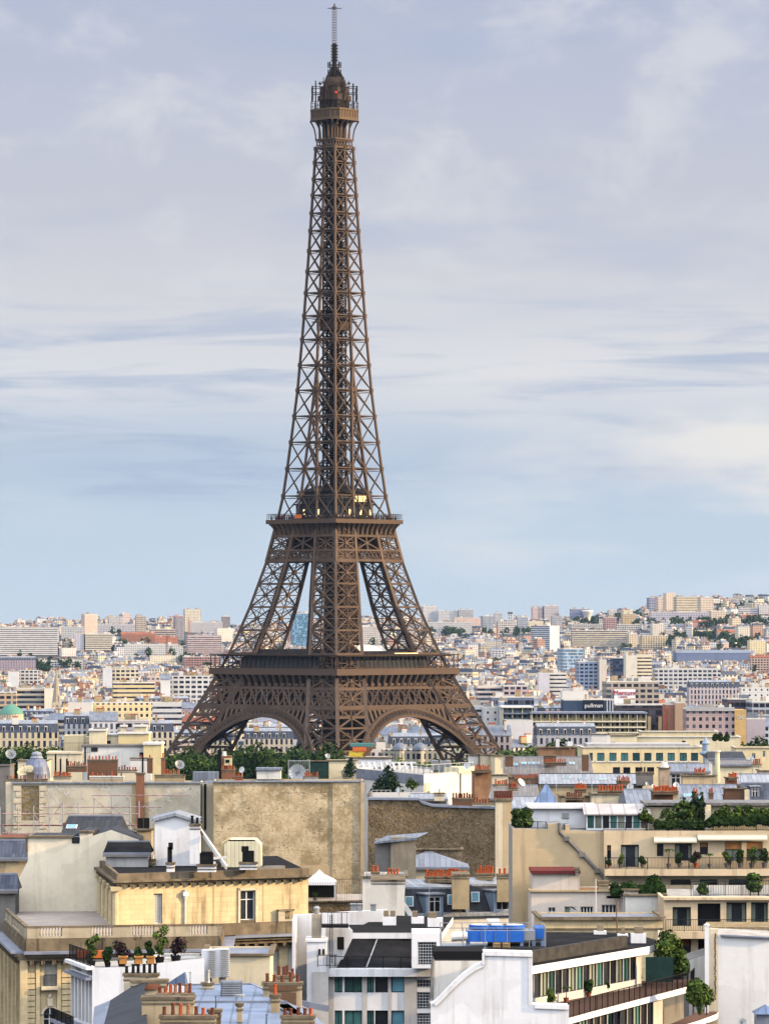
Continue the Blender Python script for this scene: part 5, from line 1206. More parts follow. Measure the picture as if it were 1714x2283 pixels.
def fblock(label, x0, x1, yt, Y, depth, mat, yaw=0.0, ops=(), rv=.22, style='case', top=None, parapet=.4, name='house', cat='building', yb=None, coping=None):
    pl = PL(x0, Y, yaw); L = pl.u(x1); z = pl.z((x0+x1)/2, yt); g = terrain(*pl.at(L/2, 0).xy)-.5 if yb is None else pl.z((x0+x1)/2, yb)
    rt = root(name, (*pl.at(L/2, g, -depth/2).xy, g), label, cat); mb = MB(); oo = px_ops(pl, ops); mb.facade(pl, 0, L, g, z, oo, rv); shell(mb, pl, L, g, z, depth, 0, 1, parapet)
    mb.build('walls', [mat, top or M_gravel], rt)
    for o, (a, b, c, d) in zip(ops, oo): window(rt, pl, a, b, c, d, o[4] if len(o) > 4 else style, rv)
    coping = coping or (M_offw if mat in (M_white, M_offw) and x0 % 2 else M_cornice)
    if coping:
        cm = MB(); ax = axes(pl); cm.box(pl.at(L/2, z+.08, .02), (L/2+.1, .22, .08), 0, ax); cm.box(pl.at(-.02, z+.08, -depth/2), (.2, depth/2, .078), 0, ax); cm.box(pl.at(L+.02, z+.08, -depth/2), (.2, depth/2, .078), 0, ax); cm.build('coping', [coping], rt)
    return rt, pl, L, z, g
POTS = {}
def potmesh(m):
    if m.name not in POTS:
        mb = MB(); mb.lathe((0, 0, 0), [(.17, 0), (.15, .08), (.13, .62), (.16, .66), (.16, .76), (.12, .76), (.11, .3)], 9); o = mb.build('chimney_pot', [m]); POTS[m.name] = o.data; bpy.data.objects.remove(o)
    return POTS[m.name]
def chimney(rt, x0, x1, yt, yb, Y, depth, mat, n=0, pots=None, ps=1.0, yaw=0.0, crown=M_cornice, rows=1, label=None):
    """a chimney stack with its crown; each pot is an object of its own"""
    pl = PL(x0, Y, yaw); L = pl.u(x1); z1, z0 = pl.z((x0+x1)/2, yt), pl.z((x0+x1)/2, yb); mb = MB(); ax = axes(pl)
    mb.box(pl.at(L/2, (z0+z1)/2-.09, -depth/2), (L/2, depth/2, (z1-z0)/2-.09), 0, ax); mb.box(pl.at(L/2, z1-.09, -depth/2), (L/2+.09, depth/2+.09, .09), 1, ax); mb.box(pl.at(L/2, z1-.42, -depth/2), (L/2+.04, depth/2+.04, .05), 1, ax)
    c = mb.build('chimney', [mat, crown], rt)
    if label: c['label'] = label
    ps = min(ps, 1.12)
    for r_ in range(rows):
        for i in range(n):
            ps = ps if i or r_ else ps*.78; s = ps*rnd.uniform(.65, 1.25); u = L*(i+.5)/n+rnd.uniform(-.04, .04); m = pots or [M_pot, M_pot, M_pott, M_potd]
            if isinstance(m, (list, tuple)): m = rnd.choice(m)
            put(potmesh(m), 'chimney_pot', c, pl.at(u, z1-.005, -depth*(r_+.5)/rows), rnd.uniform(0, 3), (ps, ps, s))
    return c
def railing(rt, pts, h, name='railing', mat=None, gap=.14, post=1.6, bar=.025):
    mb = MB(); mat = mat or M_black
    for a, b in zip(pts, pts[1:]):
        L = (b-a).length; mb.beam(a+UP*h, b+UP*h, .05, .05); mb.beam(a+UP*.1, b+UP*.1, .035, .035)
        for i in range(int(L/gap)+1): p = a.lerp(b, i*gap/L); mb.beam(p+UP*.1, p+UP*h, bar)
        for i in range(int(L/post)+1): p = a.lerp(b, min(1, i*post/L)); mb.beam(p, p+UP*(h+.03), .06)
    return mb.build(name, [mat], rt)
def dish(label, px, py, rpx, Y, face=(-.5, -.7, .5), mat=None, mesh=False, pole=1.4, grp=None):
    c = P(px, py, Y); r = rpx*Y/F; f = Vector(face).normalized(); t = root('satellite_dish', c-UP*(r+pole), label, 'satellite dish', grp); mb = MB(); q = f.to_track_quat('Z', 'Y')
    prof = [(r*k/6, .28*r*(k/6)**2) for k in range(7)]; s = MB(); s.lathe((0, 0, 0), prof, 20); s.lathe((0, 0, 0), [(a, b-.02*r) for a, b in prof], 20)
    mb.v = [tuple(q @ Vector(v)+c) for v in s.v]; mb.f, mb.m = s.f, s.m
    if mesh:
        for k in range(12): a = 2*math.pi*k/12; mb.beam(c+q @ Vector((0, 0, .03)), c+q @ Vector((r*math.cos(a), r*math.sin(a), .31*r)), .05)
    mb.build('reflector', [mat or M_offw], t, True)
    mb = MB(); e = c+f*r*.95; mb.beam(c-UP*r*.9+f*.1, e, .05); mb.box(e, (.1, .1, .1)); mb.build('feed_arm', [M_gmet], t)
    mb = MB(); mb.cyl(c-UP*(r+pole), c-f*.12, .05, None, 8); mb.build('mast', [M_gmet], t); return t
def slopes(label, x0, x1, yr, ye, Y, run, wall, roof, yaw=0.0, sky=(), name='house', yb=None, rear=None, hip=0.0, ridge=None):
    """a house whose roof falls towards the camera: ridge at py yr, eave at py ye"""
    pl = PL(x0, Y, yaw); L = pl.u(x1); mx = (x0+x1)/2; ze = pl.z(mx, ye); bk = pl.back(run); zr = bk.z(mx, yr); rear = rear or run; D = run+rear
    g = terrain(*pl.at(L/2, 0).xy)-.5 if yb is None else pl.z(mx, yb); rt = root(name, (*pl.at(L/2, g, -D/2).xy, g), label, 'building'); mb = MB(); mb.facade(pl, 0, L, g, ze)
    a, b, c, d = [pl.at(u, 0, t) for u, t in ((0, 0), (L, 0), (L, -D), (0, -D))]; m1, m2 = pl.at(L, zr, -run), pl.at(0, zr, -run)
    mb.poly([v3(c, g), v3(d, g), v3(d, ze), v3(c, ze)])
    for p, q, m in ((b, c, m1), (d, a, m2)): mb.poly([v3(p, g), v3(q, g), v3(q, ze), m, v3(p, ze)] if not hip else [v3(p, g), v3(q, g), v3(q, ze), v3(p, ze)])
    mb.build('walls', [wall], rt); rm = MB(); e = .25; t_ = .12
    h1, h2 = pl.at(L-hip, zr+t_, -run), pl.at(hip, zr+t_, -run)
    A, B, Cc, Dd = [pl.at(u, ze+t_-.1, t) for u, t in ((-e, e), (L+e, e), (L+e, -D-e), (-e, -D-e))]
    rm.poly([A, B, h1, h2]); rm.poly([Cc, Dd, h2, h1]); rm.poly([B, Cc, h1]); rm.poly([Dd, A, h2]); rm.poly([B, A, Dd, Cc])
    rm.beam(h1, h2, .3, .16, 1); rm.beam(A, B, .16, .2, 1); rm.beam(A-UP*.2, B-UP*.2, .2, .16, 2)
    ro = rm.build('roof', [roof, ridge or M_lead, M_dgrey], rt); n = (B-A).cross(h2-A).normalized()
    for px, py, w, h in sky:
        c = hit(px, py, A, n); d_ = axes(pl)[0]; s = n.cross(d_).normalized(); mb = MB(); mb.box(c+n*.06, (w/2, h/2, .08), 0, (d_, s, n)); mb.box(c+n*.12, (w/2-.1, h/2-.1, .05), 1, (d_, s, n)); mb.build('skylight', [M_frame, M_glassb], ro)
    return rt, pl, L, ze, A, n
def dormer(rt, x0, x1, yt, yb, Y, depth, mat=None, style='case', roof=None, yaw=0):
    pl = PL(x0, Y, yaw); L = pl.u(x1); z1, z0 = pl.z((x0+x1)/2, yt), pl.z((x0+x1)/2, yb); mb = MB(); o = [(L*.16, L*.84, z0+.15, z1-.2)]; mb.facade(pl, 0, L, z0, z1, o, .1); shell(mb, pl, L, z0, z1, depth, 0, 1)
    mb.box(pl.at(L/2, z1+.08, -depth/2+.1), (L/2+.15, depth/2+.1, .07), 1, axes(pl)); d = mb.build('dormer', [mat or M_bluez, roof or M_zincl], rt); window(d, pl, *o[0], style, .1); return d
def louvre(label, px0, px1, py0, py1, Y, depth=.9, mat=None, yaw=0.0, name='air_conditioner', cat='air conditioner', grp=None):
    pl = PL(px0, Y, yaw); L = pl.u(px1); z1, z0 = pl.z(px0, py0), pl.z(px0, py1); t = root(name, pl.at(L/2, z0, -depth/2), label, cat, grp); mb = MB(); mb.box(pl.at(L/2, (z0+z1)/2, -depth/2), (L/2, depth/2, (z1-z0)/2), 0, axes(pl)); mb.build('casing', [mat or M_wmet], t)
    mb = MB(); n = max(4, int((z1-z0)/.13))
    for i in range(n): mb.box(pl.at(L/2, z0+(z1-z0)*(i+.5)/n, .03), (L*.44, .03, (z1-z0)/n*.25), 0, axes(pl))
    mb.build('louvres', [M_gmet], t); return t
def plant(px, pyb, Y, h, kind, label, pot=None, w=1.0, grp=None):
    """a potted plant standing with its base at pixel (px, pyb)"""
    c = P(px, pyb, Y); h *= .82; w *= .82; t = root('potted_plant', c, label, 'plant', grp); r = random.Random(int(px*31+pyb)); ph = .45*w if pot else 0
    if pot: mb = MB(); mb.lathe(c, [(0, 0), (.2*w, 0), (.28*w, ph), (.22*w, ph), (.2*w, ph-.05), (0, ph-.05)], 12); mb.build('pot', [pot], t)
    mb = MB(); st = MB(); z0 = c.z+ph
    if kind == 'bush': leafcloud(mb, [(c.x+r.uniform(-.2, .2)*w, c.y, z0+h*(.25+.2*i), .34*w) for i in range(4)], 320, .10, r, (0, 0, 1))
    elif kind == 'light': leafcloud(mb, [(c.x+r.uniform(-.25, .25)*w, c.y, z0+h*(.2+.2*i), .30*w) for i in range(5)], 340, .10, r, (1, 2, 2))
    elif kind == 'purple': leafcloud(mb, [(c.x+r.uniform(-.3, .3)*w, c.y, z0+h*(.3+.16*i), .36*w) for i in range(4)], 340, .10, r, (4, 4, 0))
    elif kind == 'palm':
        st.cyl((c.x, c.y, z0-.1), (c.x+.05, c.y, z0+h*.72), .05*w, .035*w, 7)
        for k in range(13):
            a = 6.283*k/13+r.uniform(-.2, .2); d = Vector((math.cos(a), math.sin(a), 0)); p = Vector((c.x+.05, c.y, z0+h*.72)); s = d.cross(UP)*.07; ln = h*.42*r.uniform(.8, 1.1)
            pts = [p+d*ln*q+UP*(ln*(.75*q-1.05*q*q)) for q in (0, .3, .6, .85, 1.0)]
            for i in range(4): k0, k1 = (1, 1.5, 1.4, .8, .1)[i], (1, 1.5, 1.4, .8, .1)[i+1]; mb.poly([pts[i]-s*k0, pts[i]+s*k0, pts[i+1]+s*k1, pts[i+1]-s*k1], 1)
    elif kind == 'grass':
        for k in range(60):
            a = r.uniform(0, 6.28); d = Vector((math.cos(a), math.sin(a), 0)); p = Vector((c.x, c.y, z0))+d*r.uniform(0, .12)*w; e = p+UP*h*r.uniform(.6, 1)+d*w*r.uniform(.1, .6); s = d.cross(UP)*.02; mb.poly([p-s, p+s, e], r.choice((1, 2)))
    if kind != 'palm': st.cyl((c.x, c.y, z0-.1), (c.x, c.y, z0+h*.5), .03*w, .015*w, 6)
    st.build('stem', [M_bark], t); mb.build('foliage', [M_leafd, M_leafm, M_leafl, M_needle, M_leafp], t); return t
def hedge(label, pts, w, h, mis=(0, 0, 1), n=260, size=.13, name='hedge', cat='hedge'):
    """a hedge along points on the floor"""
    t = root(name, pts[0], label, cat); mb = MB(); r = random.Random(len(label)); b = []
    for a, c in zip(pts, pts[1:]):
        k = max(2, int((c-a).length/(w*.6)))
        for i in range(k): p = a.lerp(c, (i+.5)/k); b.append((p.x, p.y, p.z+h*r.uniform(.35, .6), w*.5*r.uniform(.8, 1.1))); b.append((p.x+r.uniform(-.2, .2), p.y, p.z+h*r.uniform(.65, .95), w*.42*r.uniform(.7, 1.1)))
    leafcloud(mb, b, n*len(b), size, r, mis); mb.build('foliage', [M_leafd, M_leafm, M_leafl, M_needle, M_leafp], t)
    st = MB(); 
    for p in pts: st.cyl(p, p+UP*h*.6, .06, .03, 6)
    st.build('stems', [M_bark], t); return t
def poly3(mb, pts, mi=0): mb.poly(pts, mi)
def slabpoly(mb, pts, th, mi=0, top=None):
    """a flat slab from outline points given clockwise or not, all at one height"""
    q = [(p.x, p.y) for p in pts]; ar = sum(a[0]*b[1]-b[0]*a[1] for a, b in zip(q, q[1:]+q[:1]))
    if ar < 0: q = q[::-1]
    z = pts[0].z; mb.prism(q, z-th, z, mi, top, True)
# ------------------------------------------------------------ middle ground, left: stained party wall and the roofs behind it
def party_wall():
    Y = 680; g = 25.5; pl = PL(476, Y, 1.5); rt = root('party_wall_house', (X(640, Y), Y+7, g), 'long house with a huge stained and patched blank party wall', 'building')
    mb = MB(); L = pl.u(812); z = pl.z(640, 1744); Lm = pl.u(741); zs = pl.z(560, 1930)
    mb.facade(pl, 0, Lm, zs, z); mb.build('broken_render_panel', [M_party], rt)
    mb = MB(); mb.facade(pl, 0, Lm, g, zs, (), 0, 0, None, .04); shell(mb, pl, L, g, z, 13, 0, 1, .3); mb.build('walls', [M_beige, M_zincl], rt)
    mb = MB(); mb.facade(pl, Lm, L-.5, g, z, (), 0, 0, None, .12); mb.build('right_render_panel', [rubble('peeling_render', [(.62,.50,.32,1), (.70,.58,.38,1), (.50,.38,.24,1)], .9, 3.3)], rt)
    mb = MB(); pbox(mb, pl, 804, 812, 1743, 2010, .5, 0, .35); mb.build('corner_strip', [M_beige], rt)
    # the smoother left half with its brick flue, shaft and quoined pier
    p2 = PL(28, Y+2, .6); z2 = p2.z(250, 1747); L2 = p2.u(447); mb = MB(); ops = px_ops(p2, [(48, 87, 1752, 1830)]); mb.facade(p2, 0, L2, g, z2, ops, .12); shell(mb, p2, L2, g, z2, 12, 0, 1, .2); mb.build('plaster_wall', [M_wallplaster, M_zinc], rt)
    mb = MB(); a, b, c, d = ops[0]; mb.poly([p2.at(a, c, -.1), p2.at(b, c, -.1), p2.at(b, d, -.1), p2.at(a, d, -.1)]); mb.build('rubble_infill', [M_rub2], rt)
    for i in range(7):
        w = 10 if i % 2 else 16; y0 = 1752+i*14
        for a, b in ((46-w, 47), (88, 89+w*.9)): mb = MB(); pbox(mb, p2, a, b, y0, y0+12, .15, 0, .14); mb.build('quoin', [M_stone2], rt)
    mb = MB(); pbox(mb, p2, 12, 28, 1745, 2000, 8, 0, -.6); mb.build('end_pier', [M_pale], rt)
    mb = MB(); pbox(mb, p2, 304, 322, 1725, 1850, .9, 0, .65); pbox(mb, p2, 302, 324, 1723, 1727, 1.1, 1, .75); f = mb.build('brick_flue', [M_brick, M_cornice], rt)
    mb = MB(); pbox(mb, p2, 294, 304, 1748, 1850, .1, 0, .09); pbox(mb, p2, 322, 331, 1772, 1850, .1, 0, .09); mb.build('soot_strip', [M_tan], rt)
    p3 = PL(446, Y+4); mb = MB(); pbox(mb, p3, 446, 477, 1746, 2000, 5, 0); mb.build('recessed_shaft', [M_pale], rt)
    mb = MB(); pbox(mb, p3, 447, 450, 1748, 1840, .3, 0, .2); pbox(mb, p3, 455, 460, 1748, 1850, .3, 0, .2); mb.build('drain_pipe', [M_black], rt)
    mb = MB(); mb.beam(p2.at(-.3, z2+.1, .1), p2.at(L2+2, z2+.1, .1), .5, .22); mb.beam(pl.at(-1.4, z+.1, .1), pl.at(L+.1, z+.12, .1), .5, .25); mb.build('lead_coping', [M_zincl], rt)
    mb = MB(); r = random.Random(9)                 # pale graffiti scrawls high on the plaster
    for x0, y0, n in ((108, 1762, 14), (142, 1760, 9), (222, 1760, 12), (365, 1762, 16), (395, 1758, 8)):
        q = p2.pt(x0, y0, .012)
        for i in range(n): e = q+Vector((r.uniform(-.5, .7), 0, r.uniform(-.7, .7))); mb.beam(q, e, .09, .012, 0, (0, 1, 0)); q = e if r.random() < .7 else p2.pt(x0+r.uniform(0, 20), y0+r.uniform(-4, 14), .012)
    mb.build('graffiti', [M_offw], rt)
    # chimney rows along the roof
    for a in ((13, 50, 1737, 1748, 684, .8, M_tan, 5), (52, 106, 1737, 1748, 685, .8, M_tan, 6)): chimney(rt, *a, ps=1.0)
    chimney(rt, 120, 158, 1731, 1747, 690, .9, M_pale, 10, None, 1.35); chimney(rt, 345, 412, 1728, 1745, 688, 1.2, M_tan, 0, None); chimney(rt, 365, 398, 1726, 1732, 690, .7, M_tan, 7, None, 1.2)
    chimney(rt, 200, 275, 1731, 1744, 686, 1.4, M_tan, 7, None, 1.05, 0, M_offw); chimney(rt, 59, 76, 1722, 1746, 683, .9, M_cornice)
    chimney(rt, 678, 709, 1731, 1742, 690, .9, M_offw, 7, None, 1.0); chimney(rt, 523, 541, 1731, 1744, 690, 1.1, M_pot, 3, None, 1.0)
    mb = MB(); pbox(mb, PL(572, 692), 572, 626, 1718, 1738, 4, 0, 0, 1); pbox(mb, PL(572, 692), 570, 628, 1713, 1718, 4.6, 1, .3); mb.build('white_roof_shed', [M_offw, M_zinc], rt)
    mb = MB(); pbox(mb, PL(430, 694), 430, 486, 1722, 1742, 3, 0); mb.build('roof_upstand', [M_zinc], rt)
M_wallplaster = rubble('worn_plaster', [(.60,.54,.42,1), (.66,.60,.47,1), (.55,.48,.36,1)], .35, 0, (.60,.54,.42))
party_wall()
def left_roofs():
    rt = root('rooftop_block', (X(240, 806), 806, 25.5), 'cream and yellow modern block with stacked rooftop boxes behind the stained wall', 'building')
    def B(name, mat, x0, x1, y0, y1, Y, d, slab=None):
        mb = MB(); pl = PL(x0, Y); pbox(mb, pl, x0, x1, y0, y1, d, 0)
        if slab: pbox(mb, pl, x0-2, x1+2, y0-4, y0, d+.5, 1, .25)
        return mb.build(name, [mat, slab or mat], rt)
    B('lower_block', M_offw, 183, 336, 1665, 1990, 800, 10, M_dgrey); B('terrace_block', M_pale, 105, 183, 1681, 1990, 799, 9, M_pale)
    B('stair_block', M_cream, 142, 187, 1640, 1682, 806, 6); B('stair_tower', M_creaml, 199, 237, 1630, 1668, 805, 5, M_offw); B('stair_block', M_creaml, 186, 200, 1643, 1668, 806.5, 4)
    B('stair_block', M_creaml, 237, 264, 1640, 1668, 807, 5, M_offw); B('yellow_block', M_yellow, 264, 332, 1637, 1668, 806, 6, M_offw); B('yellow_block', M_yellow, 320, 360, 1661, 1990, 798, 9, M_offw)
    B('roof_box', M_creaml, 269, 281, 1621, 1633, 808, 2, M_offw); B('roof_box', M_creaml, 299, 327, 1621, 1633, 808, 3, M_offw); B('vent_cap', M_dgrey, 208, 236, 1623, 1626, 806, 3)
    for x0, x1, y0, y1, Y in ((203, 218, 1667, 1676, 799.9), (311, 325, 1678, 1687, 799.9), (238, 247, 1652, 1667, 806.9)):
        pl = PL(x0, Y); L = pl.u(x1); window(rt, pl, 0, L, pl.z(x0, y1), pl.z(x0, y0), 'dark', .06)
    railing(rt, [P(140, 1680, 800), P(200, 1680, 800)], 1.9, 'mesh_railing', M_black, .3, 3)
    chimney(rt, 195, 262, 1694, 1740, 740, 1.6, M_dbrick, 9, [M_pot, M_pot, M_potd], 1.5); chimney(rt, 150, 193, 1708, 1722, 735, 1.0, M_dbrick, 9, [M_pot, M_potd], 1.2); chimney(rt, 262, 305, 1717, 1740, 730, 1.2, M_pale, 7, [M_pot, M_potd], 1.2)
    chimney(rt, 290, 337, 1690, 1740, 760, 2, M_offw, 1, None, 1.0); chimney(rt, 359, 368, 1690, 1745, 740, .8, M_brick, 1, None, 1.2); chimney(rt, 328, 340, 1691, 1725, 745, 1, M_dbrick, 1, None, 1.2)
    mb = MB()
    for px, y0, y1 in ((124, 1681, 1725), (135, 1692, 1728), (149, 1692, 1728), (190, 1665, 1720), (318, 1688, 1730)): mb.beam(P(px, y0, 742), P(px, y1, 742), .28)
    mb.build('flue_pipes', [M_black], rt)
    Y = 762; x = X(80, Y); t = root('domed_house', (x, Y+3, 25.5), 'small house with a ribbed slate blue dome and pale lantern cap at the far left', 'building'); zb = Z(1737, Y); mb = MB()
    mb.bx(x-2.6, x+2.6, Y-.5, Y+5, 25.5, zb); mb.build('walls', [M_pale], t); mb = MB(); k = Y/F; mb.lathe((x, Y+1.8, zb), [(31*k, 0), (30*k, 12*k), (27*k, 26*k), (22*k, 37*k), (14*k, 45*k)], 20); mb.build('dome', [M_domez], t)
    mb = MB(); mb.lathe((x, Y+1.8, zb+45*k), [(14*k, -1*k), (15*k, 1*k), (11*k, 6*k), (12*k, 9*k), (10*k, 13*k), (4*k, 15*k), (0, 16*k)], 18); mb.build('lantern_cap', [M_zincl], t)
    fblock('low cream house behind the slate dome at the far left', 40, 106, 1697, 775, 8, M_pale, 0, (), top=M_zinc, parapet=0)
    fblock('dark grey roofed house at the left frame edge behind the dishes', -20, 22, 1708, 745, 9, M_dgrey, 0, (), top=M_zincd, parapet=0)
    dish('large dark mesh dish on a pole at the far left beside the slate dome', 24, 1683, 12, 735, (.15, -.8, .45), M_gmet, True, 2.2)
    dish('big cream dish facing up among the orange pots at the far left', 58, 1722, 19, 720, (-.25, -.5, .85), M_cream, True, .6)
    dish('grey dish behind the red pots right of the yellow stair block', 400, 1706, 11, 770, (.3, -.8, .4), M_gmet, True, 1.5)
    dish('small white dish right of the brick mast in the left middle', 540, 1717, 7, 700, (-.5, -.8, .3), M_wmet, False, 1.2)
    dish('large round mesh dish above the middle of the stained wall', 663, 1724, 19, 695, (-.1, -.85, .3), M_gmet, True, .9)
    rt = root('chimney_kiosk', (X(505, 720), 722, 25.5), 'narrow brick rooftop house with a cream window box and a dark mast, left of centre', 'building'); mb = MB(); pl = PL(494, 720); pbox(mb, pl, 494, 516, 1686, 1990, 2.5, 0); mb.build('walls', [M_brick], rt)
    mb = MB(); pbox(mb, pl, 500, 517, 1691, 1707, 1, 0, .5); c = mb.build('window_box', [M_cream], rt); mb = MB(); pbox(mb, pl, 503, 512, 1694, 1701, .1, 0, .56); mb.build('pane', [M_glass], c)
    chimney(rt, 494, 523, 1716, 1735, 715, 1.2, M_brick, 9, None, 1.1); mb = MB(); mb.beam(P(490, 1672, 718), P(490, 1742, 718), .45); mb.beam(P(486, 1672, 718), P(486, 1742, 718), .16); mb.build('mast', [M_black], rt)
    mb = MB(); mb.cyl(P(500, 1686, 721), P(500, 1676, 721), .4, .3, 10); mb.build('vent_cowl', [M_offw], rt)
M_creaml = plaster('pale_yellow_render', (.78,.68,.46), .07, .3, .2); M_domez = zinc('dome_zinc', (.16,.18,.25), .8, .2, .5)
left_roofs()
def scaffold():
    Y = 520; t = root('scaffolding', (X(150, Y), Y, 25.5), 'grey and red tubular scaffolding standing before the stained wall at left', 'scaffolding'); r = random.Random(2)
    xs = [0, 40, 75, 110, 140, 175, 210, 250, 290, 310]; lv = [1774, 1800, 1815, 1840, 1858, 1885]
    up, ra, bo = MB(), MB(), MB()
    for yy in (0, 1.6):
        for i, x in enumerate(xs):
            top = 1778 if 205 < x < 300 else (1800 if x < 90 else 1788)
            up.cyl(P(x, top+r.uniform(-3, 3), Y+yy), v3(P(x, 1900, Y+yy).xy, 26), .075, None, 6)
        for l in lv:
            a, b = (205, 420) if l < 1790 else ((5, 310) if l > 1812 else (90, 360)); ra.cyl(P(a, l, Y+yy), P(b, l, Y+yy), .065, None, 6)
    for a, b, c, d in ((210, 1780, 300, 1860), (250, 1800, 310, 1850), (5, 1840, 40, 1885), (75, 1815, 110, 1858), (320, 1795, 350, 1820), (110, 1830, 140, 1790)): ra.cyl(P(a, b, Y-.05), P(c, d, Y-.05), .04, None, 6)
    for l in (1840, 1862): pl = PL(8, Y); pbox(bo, pl, 8, 300, l, l+2.5, 1.5, 0)
    up.build('standards', [M_gmet], t); ra.build('ledgers', [M_pinkm], t); bo.build('boards', [M_rust], t)
    for x0, x1, y0, y1, m in ((140, 212, 1836, 1846, M_rust), (214, 260, 1822, 1834, M_rust), (0, 58, 1864, 1872, M_rust)):
        mb = MB(); pl = PL(x0, Y-4); pbox(mb, pl, x0, x1, y0, y1, 2.5, 0); mb.build('red_sheeting', [m], t)
    mb = MB(); pts = [P(268, 1834, Y-1), P(284, 1834, Y-1), P(283, 1862, Y-1.1), P(277, 1858, Y-1.2)]; mb.poly(pts); mb.poly([p+Vector((0, .03, 0)) for p in reversed(pts)]); mb.build('white_tarpaulin', [M_canvas], t)
    slopes('zinc roofed house under the scaffolding at left', 140, 262, 1822, 1862, 490, 5, M_tan, M_zincd, -3, ((160, 1845, 1.2, 1.0),))
    slopes('dark mansard house at the left edge beside the white gable', -12, 62, 1876, 1915, 440, 3, M_tan, M_slate, 0)
    fblock('low ochre house below the scaffolding at the left edge', -10, 60, 1870, 470, 6, M_tan, 0, (), top=M_rust, parapet=0)
M_pinkm = plain('red_primed_tube', (.40,.27,.26), .5, .3, .4)
scaffold()
# ------------------------------------------------------------ white gable and the golden corner house
def white_gable():
    Y = 385; pl = PL(15, Y); rt = root('gabled_house', (X(160, Y), Y+6, 25.5), 'pale plastered blank gable house rising behind the corner terrace at left', 'building'); mb = MB()
    pts = [(14, 2300), (14, 2022), (16, 1988), (32, 1978), (62, 1920), (62, 1868), (160, 1868), (160, 1880), (178, 1878), (178, 1856), (207, 1856), (207, 1864), (248, 1851), (310, 1873), (310, 2300)]
    mb.gable(pl, pts, 9, 0, 1); mb.build('gable_wall', [plaster('gable_plaster', (.88,.78,.60), .12, .30, .22, (.36,.29,.20)), M_zincd], rt)
    mb = MB(); pbox(mb, pl, 60, 164, 1864, 1868, 1.2, 0, .2); pbox(mb, pl, 176, 209, 1853, 1857, 1.2, 0, .2); pbox(mb, pl, 57, 62, 1868, 1900, .8, 0, .1); mb.build('coping', [M_cornice], rt)
    mb = MB(); pbox(mb, PL(160, Y-.05), 161, 177, 1866, 1881, .8, 0); w = mb.build('skylight', [M_glass], rt)
    for x0, x1, n in ((64, 92, 0), (64, 160, 0)): pass
    slopes('bluish slate roofed house stepping down at the left frame edge', -14, 34, 1952, 1986, 380, 2, M_dgrey, M_slate, 0)
white_gable()
